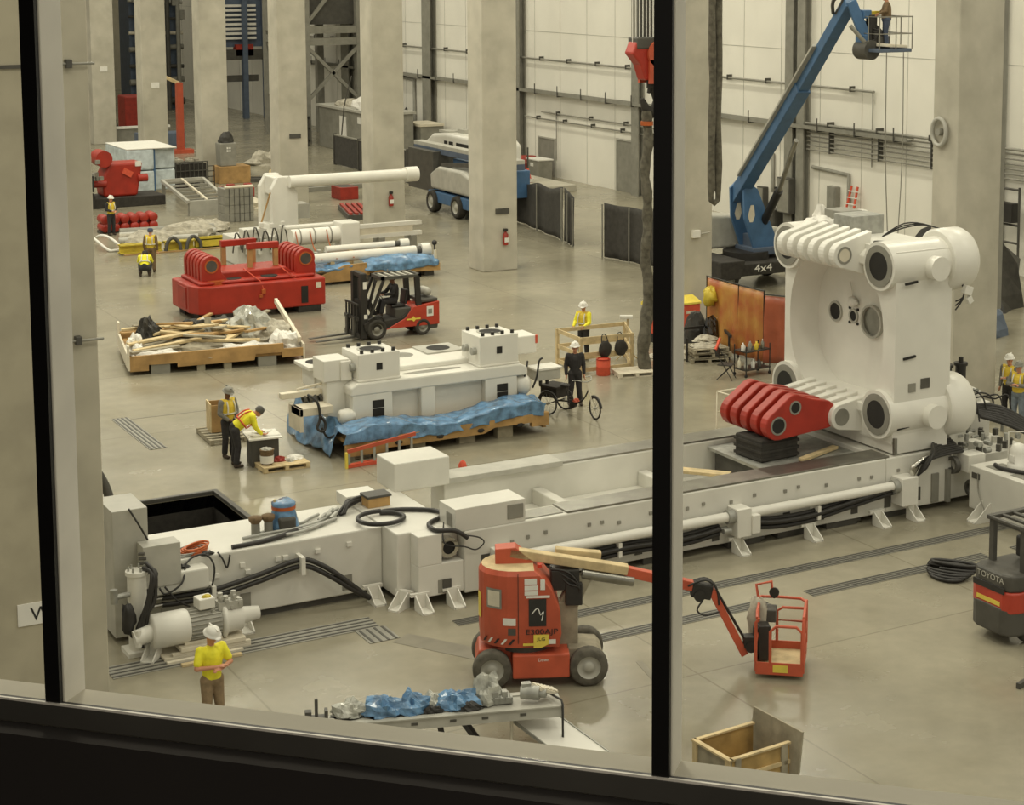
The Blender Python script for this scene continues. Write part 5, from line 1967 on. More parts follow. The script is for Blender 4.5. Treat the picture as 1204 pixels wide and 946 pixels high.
# ------------------------------------------------------------------ red platen block
rb = thing('red_platen', 'big red machine platen with two rows of finned knuckles behind the debris tray', 'machine', (21.4, 61.9, 0))
b = MB(rb)
b.prism([(19.55, 60.57), (23.75, 60.57), (23.8, 60.7), (23.8, 63.2), (19.0, 63.2), (19.0, 61.3), (19.2, 60.8)], 'xy', .22, 1.2)
b.box(19.3, 60.9, 1.2, 23.5, 63.1, 1.32)
b.prism([(19.8, 1.2), (20.2, 1.55), (22.6, 1.55), (23.1, 1.2)], 'xz', 61.4, 62.9)
b.build('body', 'red', rb, bevel=.06, seg=3)
for x0, x1, y in ((22.75, 23.6, 60.6), (19.2, 19.8, 60.9), (22.75, 23.6, 62.4), (19.2, 19.8, 62.4)):
    b = MB(rb)
    b.box(x0, y, 0, x1, y + .6, .3)
    b.build('support_block', 'black_matte', rb)
for x0, first in ((19.55, 61.25), (23.0, 61.25)):
    for k in range(6):
        y = first + .36 * k
        r = .36
        pts = [(x0 + .25 + r * math.cos(R(a)), 1.83 + r * math.sin(R(a))) for a in range(-20, 181, 20)] + [(x0 - .1, 1.15), (x0 + .95 if x0 < 21 else x0 + .6, 1.15), (x0 + .62, 1.55)]
        b = MB(rb)
        b.prism(pts, 'xz', y - .11, y + .11)
        kn = b.build('knuckle', 'red', rb, bevel=.02)
        if k == 0:
            b = MB(rb)
            b.ring((x0 + .25, y - .13, 1.83), (x0 + .25, y - .1, 1.83), .25, .2, n=22)
            b.build('eye_ring', 'copper', kn)
            b = MB(rb)
            b.cyl((x0 + .25, y - .125, 1.83), (x0 + .25, y - .1, 1.83), .2, n=22)
            b.build('eye', 'grey_dark', kn)
    b = MB(rb)
    b.box(x0 - .05, 61.25, 1.2, x0 + .55, 63.05, 1.72)
    b.build('knuckle_core', 'red', rb)
for x0, x1, y in ((20.75, 22.05, 63.0), (21.35, 22.5, 61.9)):
    b = MB(rb)
    b.box(x0, y - .12, 2.2, x1, y + .12, 2.42)
    fr_ = b.build('bracket_bar', 'red', rb, bevel=.02)
    for x in (x0 + .1, x1 - .1):
        b = MB(rb)
        b.box(x - .08, y - .08, 1.5, x + .08, y + .08, 2.2)
        b.build('bracket_leg', 'wood', fr_)
b = MB(rb)
for x, y in ((20.6, 61.3), (21.9, 61.2)):
    b.cyl((x, y, 1.32), (x, y, 1.335), .3, n=24)
b.build('top_bore', 'hole', rb)
b = MB(rb)
b.cyl((19.95, 61.2, 1.2), (19.95, 61.2, 1.33), .32, n=24)
b.build('top_boss', 'copper', rb)
b = MB(rb)
b.box(22.85, 60.55, .35, 23.1, 60.6, .95)
b.build('slot', 'hole', rb)
b = MB(rb)
b.box(23.4, 60.55, .85, 23.6, 60.58, 1.05)
b.build('plate', 'cream', rb)
b = MB(rb)
b.box(18.97, 61.5, .35, 19.02, 62.4, 1.1)
b.build('side_recess', 'red_dull', rb)
for p, q in (((21.1, 61.6, 1.58), (21.45, 60.55, .98)), ((22.4, 61.6, 1.6), (22.7, 60.7, 1.3))):
    b = MB(rb)
    b.path([p, (q[0] - .08, 60.62, 1.26), q], .018, n=6)
    b.build('lashing', 'hivis_red', rb)
b = MB(rb)
b.bx((21.45, 60.53, .9), (.14, .08, .16)).bx((21.35, 60.53, .74), (.12, .06, .1))
b.build('ratchet', 'copper', rb, bevel=.01)

# ------------------------------------------------------------------ timber tray heaped with debris
dt = thing('debris_tray', 'low timber tray heaped with scrap boards and plastic before the red platen', 'tray', (14.82, 53.75, 0), -11)
DT = Matrix.Translation((14.82, 53.75, 0)) @ Matrix.Rotation(R(-11), 4, 'Z')
b = MB()
b.box(.05, .1, .3, 5.2, 3.9, .38)
b.build('deck', 'wood', dt)
b = MB()
b.prism([(0, .12), (.55, .12), (.55, .3), (1.4, .3), (1.4, .18), (3.7, .22), (3.75, .4), (4.55, .42), (4.55, .24), (5.2, .26), (5.2, .5), (4.6, .5), (4.6, .68), (0, .58)], 'xz', 0, .1)
b.build('front_board', 'wood', dt)
b = MB()
b.box(0, 3.9, .15, 5.2, 4.0, .6)
b.build('rear_board', 'wood', dt)
b = MB()
b.prism([(.0, .15), (3.9, .15), (3.9, .95), (3.6, .95), (3.6, .6), (.3, .6), (.3, .9), (.0, .9)], 'yz', -.06, .0)
b.build('side_board', 'cream', dt)
b = MB()
b.box(5.2, .0, .15, 5.26, 4.0, .62)
b.build('side_board', 'cream', dt)
for x in (.9, 2.1, 2.9, 4.1):
    for y in (.2, 2.0, 3.7):
        b = MB()
        w_ = .28 if x in (.9, 4.1) else .12
        b.box(x - w_, y - .15, 0, x + w_, y + .15, .3)
        b.build('bearer', 'grey' if x in (.9, 4.1) else 'wood_grey', dt)
desc = ('long pale board across the left of the debris heap', 'pale board above the lower left corner of the heap', 'board pointing down left at the tray front', 'split board leaning in the middle of the heap', 'long board along the tray front edge',
        'plank below the black sheet on the heap', 'thin batten crossing the heap centre', 'short board end upright near the heap centre', 'brown plank beside the plastic heap', 'batten under the plastic at the heap right', 'pale plank near the rear of the heap', 'grey plank at the back left of the heap',
        'short brown offcut in the middle of the heap', 'narrow batten right of the black sheet')
spec = ((1.3, 1.5, .82, 2.6, 14, 4), (1.2, .8, .72, 2.2, 18, 3), (.8, .45, .66, 1.5, 12, 2), (2.0, 1.4, .86, 1.7, -38, 6), (2.8, .9, .72, 2.4, -14, 0), (1.8, 2.2, .9, 2.0, 10, 5), (2.4, 1.9, .92, 2.0, -22, -5), (2.6, 2.3, 1.0, .4, 80, 70), (3.0, 1.4, .85, 1.3, -25, 10), (3.6, 1.5, .9, 1.8, 40, 12), (2.7, 3.0, .9, 2.8, 4, 2), (1.0, 3.0, .85, 2.0, -6, 2), (2.7, 1.7, .95, .8, -30, 8), (2.3, 2.6, .95, 1.6, 16, 0))
rs_ = random.Random(5)
spots = ('far left', 'left rear', 'left centre', 'rear centre', 'front centre', 'right centre', 'right front', 'right rear', 'centre top', 'left top')
for k in range(10):
    x, y = ((.6, 2.6), (1.2, 3.3), (1.5, 1.9), (2.4, 3.4), (2.3, .7), (3.3, 1.8), (3.9, .9), (4.3, 3.2), (2.2, 1.7), (1.3, 2.3))[k]
    b = MB()
    b.T = DT
    b.bx((x, y, .8 + .03 * k), (rs_.uniform(.8, 2.0), .14 + .05 * (k % 3), .06), rz=rs_.uniform(-60, 60), ry=rs_.uniform(-9, 9))
    tag(b.build('scrap_board', ('wood', 'wood_grey', 'wood_pale')[k % 3], bevel=.006), 'loose board at the %s of the scrap heap in the tray' % spots[k], 'board')
for k, (x, y, z, l, rz, ry) in enumerate(spec):
    b = MB()
    b.T = DT
    b.bx((x, y, z), (l, .2 if k % 3 else .28, .07), rz=rz, ry=-ry)
    tag(b.build('scrap_board', ('wood_pale', 'wood_pale', 'wood_grey', 'wood', 'wood_pale')[k % 5], bevel=.006), desc[k], 'board')
lumps = (('black_sheet', 'tarp_black', (.75, 2.3, .55), (.4, .35, .7), 'crumpled black sheet standing up at the left of the heap', 'sheet'),
         ('black_sheet', 'tarp_black', (2.2, 2.6, .6), (.6, .4, .45), 'black sheet lying flat in the middle of the heap', 'sheet'),
         ('grey_sheet', 'grey', (2.5, 1.8, .6), (.5, .3, .42), 'folded grey sheet in the middle of the heap', 'sheet'),
         ('plastic_heap', 'film', (3.9, 2.1, .5), (.75, .8, .95), 'tall heap of clear plastic sheeting at the right of the tray', 'plastic'),
         ('plastic_heap', 'sack', (4.5, 1.6, .5), (.7, .8, .55), 'lower grey plastic heap right of the tall plastic', 'plastic'),
         ('foil_heap', 'white_fabric', (4.75, .7, .4), (.5, .55, .5), 'white foil heap at the right front corner of the tray', 'foil'),
         ('foil_heap', 'white_fabric', (.3, 1.6, .4), (.3, .7, .5), 'white foil heap at the left edge of the tray', 'foil'),
         ('foil_heap', 'white_fabric', (1.0, .3, .42), (.8, .2, .22), 'white foil scraps along the left front edge', 'foil'),
         ('foil_heap', 'white_fabric', (3.3, .35, .45), (1.0, .25, .25), 'white foil scraps along the right front edge', 'foil'),
         ('rubble_heap', 'wood_grey', (2.4, 1.4, .38), (2.0, 1.1, .38), 'grey splintered offcuts under the boards of the tray', 'offcuts'),
         ('rubble_heap', 'grey_dark', (3.2, 3.1, .38), (1.2, .6, .55), 'dark scrap at the rear of the debris tray', 'offcuts'),
         ('carton', 'sign', (2.5, 2.75, .7), (.2, .15, .4), 'small white carton near the rear of the heap', 'carton'))
for k, (nm, m_, c, d, lab, cat) in enumerate(lumps):
    b = MB()
    b.T = DT
    b.lump(c, d, 100 + k, amp=.4, freq=2.2, n=28)
    tag(b.build(nm, m_), lab, cat)
b = MB()
b.T = DT
b.beam((5.15, .3, .7), (5.0, 3.9, 1.3), .1, .16)
tag(b.build('lath', 'cream'), 'pale lath leaning along the right side of the debris tray', 'lath')

# ------------------------------------------------------------------ forklift with driver
fk = thing('forklift', 'orange forklift with a driver carrying forks low toward the debris tray', 'forklift', (24.1, 55.4, 0), 180)
b = MB()
b.prism([(-1.45, .32), (.35, .32), (.55, .28), (-.2, .62), (-.5, .98), (-1.45, 1.1)], 'xz', -.52, .52)
cw = b.build('counterweight', 'fork_red', fk, bevel=.05, seg=3)
b = MB()
b.prism([(-1.4, .18), (-1.0, .18), (-.95, .36), (-1.42, .36)], 'xz', -.48, .48)
b.box(-1.42, -.46, 1.08, -.8, .46, 1.2)
b.build('rear_cover', 'grey_dark', fk, bevel=.03)
b = MB()
b.box(-1.22, .52, .62, -.98, .535, .95)
b.m = 1
b.box(-1.17, .535, .7, -1.03, .54, .86)
b.build('poster', ['sign', 'grey'], cw)
b = MB()
b.box(-.75, .53, .55, -.25, .536, .6).bx((-.5, .533, .575), (.12, .008, .14), ry=45)
b.build('emblem', 'label_yellow', cw)
b = MB()
b.prism([(-.2, .35), (1.2, .3), (1.25, .55), (.9, .75), (.55, .6), (-.1, .66), (-.5, .95), (-.55, .7)], 'xz', -.5, .5)
b.build('chassis', 'black_matte', fk, bevel=.02)
b = MB()
b.box(-.55, -.42, .62, .1, .42, .95)
b.build('engine_cover', 'grey_dark', fk, bevel=.03)
b = MB()
b.box(-.35, -.24, .95, .15, .24, 1.05)
b.bx((-.4, 0, 1.28), (.1, .46, .5), ry=-10)
b.build('seat', 'black', fk, bevel=.04)
for x, y, r in ((.8, -.44, .34), (.8, .44, .34), (-.85, -.42, .28), (-.85, .42, .28)):
    wheel(fk, (x, y, r), r, .22, 'tyre_black', 'grey')
b = MB()
b.path([(.55, .5, .62), (.65, .5, .76), (.85, .5, .78), (1.1, .5, .68)], .04, n=6, sub=3)
b.build('fender', 'black', fk)
for y in (-.46, .46):
    b = MB()
    b.beam((1.05, y, .7), (.5, y, 2.02), .07, .09)
    b.build('guard_post', 'black', fk)
    b = MB()
    b.beam((-.72, y, .9), (-.66, y, 2.0), .1, .18)
    b.build('guard_post', 'black', fk)
b = MB()
b.box(-.8, .4, 1.96, .6, .5, 2.06).box(-.8, -.5, 1.96, .6, -.4, 2.06).box(.5, -.5, 1.96, .6, .5, 2.06).box(-.8, -.5, 1.96, -.7, .5, 2.06)
b.m = 1
for k in range(5):
    b.box(-.6 + .23 * k, -.42, 2.0, -.52 + .23 * k, .42, 2.05)
b.build('overhead_guard', ['grey_dark', 'grey_light'], fk)
for y in (-.33, .33):
    b = MB()
    b.box(1.1, y - .1, .06, 1.32, y + .1, 2.2)
    b.build('mast_rail', 'black', fk, bevel=.01)
b = MB()
for z in (.5, 1.2, 2.1):
    b.box(1.12, -.4, z, 1.3, .4, z + .12)
b.cyl((1.2, 0, .1), (1.2, 0, 2.0), .05, n=10)
b.build('mast_crossbar', 'black', fk)
b = MB()
b.box(1.1, .432, .72, 1.22, .44, .86).box(1.12, .432, 1.7, 1.24, .44, 1.95)
b.build('label', 'sign', fk)
b = MB()
for k in range(5):
    b.box(1.45, -.5 + .22 * k, .15, 1.49, -.44 + .22 * k, 1.25)
b.box(1.44, -.52, .15, 1.52, .52, .3).box(1.44, -.52, .7, 1.52, .52, .82).box(1.44, -.52, 1.2, 1.5, .52, 1.26)
b.build('carriage', 'black', fk)
for y in (-.3, .3):
    b = MB()
    b.prism([(1.5, .12), (2.85, .1), (2.85, .12), (1.56, .18), (1.56, .8), (1.5, .8)], 'xz', y - .07, y + .07)
    b.build('fork', 'grey_dark', fk)
b = MB()
b.lathe([(.02, 0), (.13, .03), (.15, .1), (.15, .45), (.13, .52), (.02, .55)], (-1.15, -.27, 1.38), (0, 1, 0), 18)
b.build('gas_bottle', 'grey_light', fk)
b = MB()
b.path([(.62, 0, .9), (.48, 0, 1.2), (.4, 0, 1.24)], .025, n=8)
b.path([(.4 + .15 * math.cos(a) * .5, .17 * math.sin(a), 1.24 + .15 * math.cos(a) * .8) for a in [2 * math.pi * i / 16 for i in range(16)]], .014, n=6, closed=True)
b.build('steering_wheel', 'black', fk)
b = MB()
b.beam((.62, -.2, .75), (.85, -.2, 1.25), .35, .1)
b.build('dashboard', 'black', fk)
for k, y in enumerate((.2, .3)):
    b = MB()
    b.path([(1.0, y, 1.0), (.85, y, 1.5), (.72, y, 1.95)], .03, n=6)
    b.build('hydraulic_hose', 'black', fk)

# ------------------------------------------------------------------ white injection parts behind the forklift
tsk = thing('timber_skid', 'timber skid wrapped in blue film under the long white tubes', 'skid', (27.9, 66.2, 0))
b = MB(tsk)
b.prism([(25.3, .12), (27.3, .12), (27.3, .75), (26.4, .72), (25.3, .35)], 'xz', 65.2, 65.3)
b.prism([(27.6, .25), (30.4, .2), (30.4, .5), (27.6, .5)], 'xz', 65.2, 65.3)
b.build('front_board', 'wood', tsk)
b = MB(tsk)
b.box(25.3, 65.3, .25, 30.4, 67.0, .36)
b.build('deck', 'wood', tsk)
for x in (25.7, 27.3, 28.9, 30.0):
    b = MB(tsk)
    b.box(x - .2, 65.35, 0, x + .2, 66.9, .25)
    b.build('bearer', 'grey_dark', tsk)
b = MB(tsk)
b.box(30.2, 65.25, .4, 30.28, 65.35, 1.0)
b.build('end_post', 'cream', tsk)
def tf2(u, v):
    x = 27.2 + 3.1 * u
    return Vector((x, 66.4 - 1.25 * min(1, v * 1.4), .78 + .2 * math.sin(u * 3.1) * (1 - v) - (.4 + .15 * math.sin(u * 3.14)) * max(0, v - .55) * 1.8))
cloth('blue_film', 'blue_film', 'blue plastic film slung under the right end of the white tubes', tf2, 60, 20, .1, 2.5, 14)
def tf3(u, v):
    return Vector((25.2 + 1.5 * u, 66.4 - 1.2 * min(1, v * 1.4), .62 + .1 * u - .25 * max(0, v - .6)))
cloth('blue_film', 'blue_film', 'blue plastic film at the left end of the skid beside the red platen', tf3, 30, 14, .09, 2.5, 18)
for k, (y, z, x0, x1, r) in enumerate(((65.9, .95, 25.1, 30.15, .2), (66.7, 1.15, 26.2, 29.6, .13))):
    t = thing('steel_tube', ('nearer long thick white tube on the skid behind the forklift', 'farther thinner white tube on the skid behind the forklift')[k], 'tube', ((x0 + x1) / 2, y, z - r))
    b = MB(t)
    b.cyl((x0, y, z), (x1 - .5, y, z), r, n=20)
    b.build('tube', 'white_clean', t)
    b = MB(t)
    b.cyl((x1 - .5, y, z), (x1 - .28, y, z), r * .85, n=20)
    b.build('neck', 'grey_dark', t)
    b = MB(t)
    b.cyl((x1 - .28, y, z), (x1 + .1, y, z), r * 1.35, n=20)
    b.build('end_collar', 'white_clean', t, bevel=.02)
    b = MB(t)
    for x in (x0 + 1, x1 - 1.2):
        b.box(x - .08, y - .18, .36, x + .08, y + .18, z - r * .8)
    b.build('cradle', 'wood_pale', t)
b = MB()
b.cyl((30.35, 65.6, .36), (30.35, 65.6, 1.2), .03, n=8).sph((30.35, 65.6, 1.25), .11)
tag(b.build('capped_pole', 'black'), 'thin pole with a black cap at the right end of the blue skid', 'pole')
iu = thing('injection_unit', 'white injection cylinder with ribbed barrel and twin beams on saddles', 'machine', (27.8, 68.6, 0))
b = MB(iu)
b.cyl((25.4, 68.4, 1.45), (27.5, 68.4, 1.45), .33, n=24)
b.build('barrel', 'white_clean', iu)
for x in (25.7, 26.3, 27.0):
    b = MB(iu)
    b.ring((x, 68.4, 1.45), (x + .05, 68.4, 1.45), .345, .32, n=24)
    b.build('band', 'grey', iu)
b = MB(iu)
b.box(27.4, 68.0, .9, 28.2, 68.9, 1.95)
b.box(25.4, 68.9, 1.7, 28.0, 69.2, 1.85)
b.build('valve_housing', 'white_clean', iu, bevel=.05)
for dz in (1.2, 1.62):
    b = MB(iu)
    b.box(28.1, 68.2, dz, 31.0, 68.4, dz + .16)
    b.build('beam', 'white_clean', iu)
b = MB(iu)
b.box(28.1, 68.22, 1.36, 30.6, 68.38, 1.62)
b.build('web', 'cream', iu)
for x in (25.6, 27.8, 29.2, 30.6):
    b = MB(iu)
    b.box(x - .12, 68.1, 0, x + .12, 68.8, 1.2)
    b.build('saddle', 'grey', iu)
for k, x in enumerate((25.5, 26.1, 26.8)):
    b = MB()
    b.path([(x, 68.1, 1.72), (x + .06, 67.9, 1.1), (x + .1, 67.4, .9), (x + .15, 65.65, .93)], .02, n=6, sub=3)
    tag(b.build('lashing_strap', 'copper'), ('left', 'middle', 'right')[k] + ' orange lashing strap over the white ribbed barrel', 'strap')
b = MB()
for k in range(14):
    x = 25.6 + .14 * k
    b.bx((x, 67.3, .9 + .1 * math.sin(k * 2.1)), (.12, .3, .14))
b.box(25.4, 67.1, 0, 27.5, 67.5, .8)
tag(b.build('valve_row', 'grey_light'), 'row of grey valves between the white barrel and the white tubes', 'valve')
gs = thing('arched_stand', 'white arched machine frame carrying a long horizontal white tie bar', 'machine', (26.3, 72.4, 0))
b = MB(gs)
b.prism([(25.8, 0), (26.95, 0), (26.95, 2.75), (26.65, 3.5), (26.1, 3.5), (25.8, 3.0)], 'xz', 71.6, 71.9)
b.prism([(25.8, 0), (26.95, 0), (26.95, 2.75), (26.65, 3.5), (26.1, 3.5), (25.8, 3.0)], 'xz', 73.0, 73.3)
b.box(26.5, 71.9, 0, 26.95, 73.0, 3.0).box(26.0, 71.9, 2.7, 26.6, 73.0, 3.45).box(25.8, 71.9, 0, 26.5, 73.0, 1.5)
b.build('frame', 'white_clean', gs, bevel=.04)
b = MB(gs)
b.cyl((26.5, 71.4, 3.3), (32.1, 71.4, 3.3), .25, n=24)
tb_ = b.build('tie_bar', 'white_clean', gs)
b = MB(gs)
b.cyl((31.7, 71.4, 3.3), (32.25, 71.4, 3.3), .32, n=24)
b.build('end_cap', 'white_clean', tb_, bevel=.03)
b = MB(gs)
b.box(26.95, 71.7, 1.7, 27.5, 72.6, 2.3)
b.build('side_cabinet', 'grey_light', gs)
b = MB(gs)
b.box(24.2, 71.3, 0, 26.0, 73.2, 1.1)
b.box(24.4, 71.1, 1.1, 25.4, 71.7, 1.5)
b.build('base', 'white', gs, bevel=.03)
b = MB(gs)
for k in range(20):
    x, z = 23.9 + 2.4 * rnd.random(), .5 + 1.2 * rnd.random()
    b.bx((x, 71.1 + .1 * rnd.random(), z), (.16, .16, .2))
b.build('valve_cluster', 'white_clean', gs, bevel=.02)
for k in range(6):
    b = MB(gs)
    x = 23.9 + .4 * k
    b.path([(x, 71.0, .6), (x + .1, 70.9, 1.4 + .1 * (k % 3)), (x + .3, 71.0, 1.2), (x + .35, 71.0, .7)], .03, n=6, sub=3)
    b.build('hose', 'grey_dark', gs)
b = MB()
b.beam((25.0, 71.3, 1.0), (25.7, 71.45, 2.9), .05, .05)
tag(b.build('timber_prop', 'wood'), 'thin brown prop leaning against the white arched frame', 'prop')
# ------------------------------------------------------------------ crane hook, block and slings
ck = thing('crane_hook', 'red crane hook block hanging on bright wire ropes behind the centre mullion', 'crane hook', (28.62, 46.4, 8.0))
for k in range(9):
    b = MB(ck)
    x = 27.95 + .1 * k
    b.cyl((x, 46.4 - .5 * k * .06, 9.95), (x + (.05 if k > 1 else -.1), 46.4, 23), .016, n=6)
    b.build('wire_rope', 'sign', ck)
b = MB(ck)
b.box(28.35, 46.6, 9.9, 28.8, 46.8, 23)
b.build('festoon_cable', 'grey_dark', ck)
b = MB(ck)
b.prism([(27.8, 9.65), (27.95, 10.0), (29.2, 10.0), (29.3, 9.65), (29.1, 9.3), (28.9, 8.85), (28.25, 8.85), (28.1, 9.3)], 'xz', 46.15, 46.65)
b.build('block', 'red', ck, bevel=.05)
b = MB(ck)
b.box(27.95, 46.12, 9.78, 28.62, 46.68, 10.12)
b.build('block_cap', 'grey_dark', ck, bevel=.04)
for y in (46.1, 46.7):
    b = MB(ck)
    b.cyl((28.72, y - .05, 9.62), (28.72, y + .05, 9.62), .42, n=28).bx((28.72, y, 9.1), (.75, .1, .7))
    b.build('sheave_guard', 'orange', ck)
b = MB(ck)
b.cyl((28.62, 46.4, 8.6), (28.62, 46.4, 8.9), .16, n=14)
b.path([(28.62, 46.4, 8.75), (28.72, 46.4, 8.5), (28.86, 46.4, 8.25), (28.8, 46.4, 8.0), (28.6, 46.4, 7.87), (28.4, 46.4, 7.98), (28.28, 46.4, 8.3)], [.12, .14, .17, .19, .19, .15, .06], n=12, sub=0)
b.path([(28.62, 46.4, 8.75), (28.5, 46.4, 8.45)], [.1, .05], n=10)
b.build('hook', 'black_matte', ck)
t = thing('lifting_sling', 'dark thick lifting sling hanging straight down from the crane hook to the floor', 'sling', (28.4, 46.4, 0))
b = MB(t)
rs = []
pts = []
for i in range(40):
    z = 7.95 - 7.9 * i / 39
    pts.append((28.42 + .05 * math.sin(i * .5) + (.0 if i < 20 else .06 * math.sin(i * .3)), 46.35 + .04 * math.sin(i * .9), z))
    rs.append(.15 + .02 * math.sin(i * 1.7) + (.04 if i > 24 else 0))
b.path(pts, rs, n=12)
b.build('sling', 'sling', t)
b = MB(t)
b.cyl((28.42, 46.35, 7.5), (28.42, 46.35, 7.62), .19, n=14)
b.build('orange_tag', 'copper', t)
t = thing('lifting_sling', 'dark looped round sling hanging before the column right of the mullion', 'sling', (30.3, 45.6, 5.1))
SX = 30.35
L_ = [(SX - .11 + .02 * math.sin(i), 45.6, 22 - 16.4 * i / 25) for i in range(26)]
loop = [(SX - .13, 45.6, 5.4), (SX - .12, 45.6, 5.22), (SX, 45.6, 5.12), (SX + .12, 45.6, 5.22), (SX + .13, 45.6, 5.4)]
R_ = [(SX + .11 + .02 * math.sin(i * 1.3), 45.6, 5.6 + 16.4 * i / 25) for i in range(26)]
b = MB(t)
b.path(L_ + loop + R_, [.115 + .012 * math.sin(i * 2.1) for i in range(26)] + [.085] * 5 + [.115 + .012 * math.sin(i * 1.7) for i in range(26)], n=10)
b.build('sling', 'sling', t)

# ------------------------------------------------------------------ blue telescopic boom lift with worker aloft
bl = thing('boom_lift', 'tall blue boom lift raising a worker beside the white wall', 'boom lift', (39.7, 57.6, 0))
b = MB(bl)
b.box(37.7, 56.2, .55, 41.9, 58.9, 1.0)
b.prism([(37.6, .5), (38.5, .5), (38.7, 1.2), (37.6, 1.2)], 'xz', 56.0, 58.9)
b.build('chassis', 'black_matte', bl, bevel=.04)
text('decal', '4x4', .42, 'sign', bl, (-.2, -1.62, .85), (90, 0, 0), squash=1.3)
for x in (38.2, 41.5):
    for y in (-1, 1):
        wheel(bl, (x - 39.7, y * 1.05, .5), .5, .4, 'tyre_black', 'grey_light')
b = MB(bl)
b.cyl((39.8, 57.6, 1.0), (39.8, 57.6, 1.3), .9, n=28)
b.build('turntable', 'black', bl)
b = MB(bl)
b.prism([(36.9, 1.3), (40.7, 1.3), (40.7, 2.0), (40.1, 2.5), (38.0, 2.7), (37.0, 2.3)], 'xz', 58.3, 59.6)
b.build('engine_cover', 'grey_light', bl, bevel=.12, seg=4)
b = MB(bl)
b.prism([(40.3, 1.3), (41.6, 1.3), (41.7, 1.8), (41.2, 2.1), (40.3, 2.2)], 'xz', 57.2, 57.9)
b.build('tank_cover', 'grey_light', bl, bevel=.12, seg=4)
# riser plates in blue: two slanted side plates meeting at the boom pivot
for y in (57.1, 58.0):
    b = MB(bl)
    b.prism([(39.85, 1.25), (41.15, 1.25), (40.75, 1.95), (39.95, 3.7), (39.6, 3.95), (39.3, 3.7), (39.35, 2.6)], 'xz', y - .06, y + .06)
    rp2 = b.build('riser_plate', 'blue', bl, bevel=.02)
    b = MB(bl)
    b.prism([(39.5, 2.7), (39.62, 3.1), (39.76, 3.1), (39.82, 2.7), (39.72, 2.45), (39.58, 2.45)], 'xz', y - .07, y - .055)
    b.build('plate_opening', 'cream', rp2)
b = MB(bl)
b.box(39.9, 57.1, 1.2, 41.1, 58.0, 1.9)
b.box(39.7, 56.9, 1.15, 41.3, 58.2, 1.45)
b.build('turret', 'blue_dark', bl, bevel=.03)
# main boom in two telescopic steps, leaning up to the right
P0, P1, P2 = Vector((39.6, 57.7, 3.6)), Vector((38.2, 51.9, 8.0)), Vector((37.15, 47.9, 11.05))
b = MB(bl)
b.beam(P0 - (P1 - P0) * .06, P1, .5, .55)
b.build('main_boom', 'blue', bl, bevel=.03)
b = MB(bl)
b.beam(P1 - (P2 - P1) * .1, P2, .4, .42)
b.build('inner_boom', 'blue', bl, bevel=.03)
d_ = (P2 - P0).normalized()
up = Vector((-.75, .35, .55)).normalized()
b = MB(bl)
b.beam(P0 + d_ * .8 + up * .34, P1 + d_ * 2.2 + up * .34, .2, .08)
b.build('cable_track', 'grey_light', bl)
b = MB(bl)
b.path([P2 + up * .3 - d_ * 1.0, P2 + up * .5 - d_ * .5, P2 + up * .35, P2 + up * .2 - d_ * .3, P2 + up * .2 - d_ * .9], .06, n=8, sub=3)
b.build('drag_chain', 'grey_dark', bl)
b = MB(bl)
b.cyl((40.4, 57.4, 2.2), (39.9, 55.6, 3.8), .16, n=14)
b.build('lift_cylinder', 'black', bl)
b = MB(bl)
b.cyl((39.9, 55.6, 3.8), (39.2, 53.6, 5.9), .09, n=12)
b.build('lift_rod', 'steel', bl)
# jib down to the basket
Q = Vector((37.7, 47.6, 9.56))
b = MB(bl)
b.beam(P2, Q, .32, .34)
b.build('jib', 'blue', bl, bevel=.03)
b = MB(bl)
b.cyl(P2 + Vector((-.15, -.2, -.8)), Q + Vector((-.2, -.1, .1)), .07, n=10)
b.build('jib_cylinder', 'grey', bl)
b = MB(bl)
b.cyl(Q + Vector((-.1, -.3, -.1)), Q + Vector((-.1, .35, -.1)), .32, n=20).bx(Q + Vector((.4, -.1, .1)), (.5, .4, .5))
b.build('jib_knuckle', 'grey_dark', bl, bevel=.03)
KX, KY, KZ = 37.45, 46.75, 9.4
b = MB(bl)
b.box(KX, KY, KZ, KX + 1.35, KY + 1.15, KZ + .12)
b.build('basket_floor', 'blue_dark', bl, bevel=.02)
b = MB(bl)
b.box(KX, KY + .85, KZ + .1, KX + .12, KY + 1.15, KZ + 1.0).box(KX - .05, KY + .75, KZ, KX + .3, KY + 1.2, KZ + .55)
b.build('basket_mount', 'blue', bl, bevel=.02)
for z in (.6, 1.15):
    b = MB(bl)
    b.path([(KX, KY, KZ + z), (KX + 1.35, KY, KZ + z), (KX + 1.35, KY + 1.15, KZ + z), (KX, KY + 1.15, KZ + z)], .022, n=6, closed=True)
    b.build('rail', 'grey', bl)
for x in (0, .68, 1.35):
    for y in (0, .58, 1.15):
        if x == .68 and y == .58:
            continue
        b = MB(bl)
        b.cyl((KX + x, KY + y, KZ + .1), (KX + x, KY + y, KZ + 1.15), .022, n=6)
        b.build('rail_post', 'grey', bl)
b = MB(bl)
b.bx((KX + .12, KY + .95, KZ + 1.22), (.3, .4, .28))
b.build('control_box', 'blue', bl, bevel=.03)
for k in range(5):
    b = MB(bl)
    b.path([Q + Vector((0, -.2, .2 + .1 * k)), Q + Vector((.3, -.3, .5)), (KX + .2, KY + .8, KZ + .6 + .1 * k), (KX + .2, KY + .7, KZ + .2)], .025, n=6, sub=3)
    b.build('hose', 'black', bl)
b = MB(bl)
b.bx((KX + .3, KY + .8, KZ + .75), (.3, .25, .9)).bx((KX + .45, KY + .75, KZ + .45), (.35, .3, .5))
b.build('control_column', 'black', bl, bevel=.03)
b = MB(bl)
b.bx((KX + .5, KY + .95, KZ + 1.25), (.42, .2, .14))
b.build('yellow_pad', 'yellow', bl, bevel=.03)
b = MB(bl)
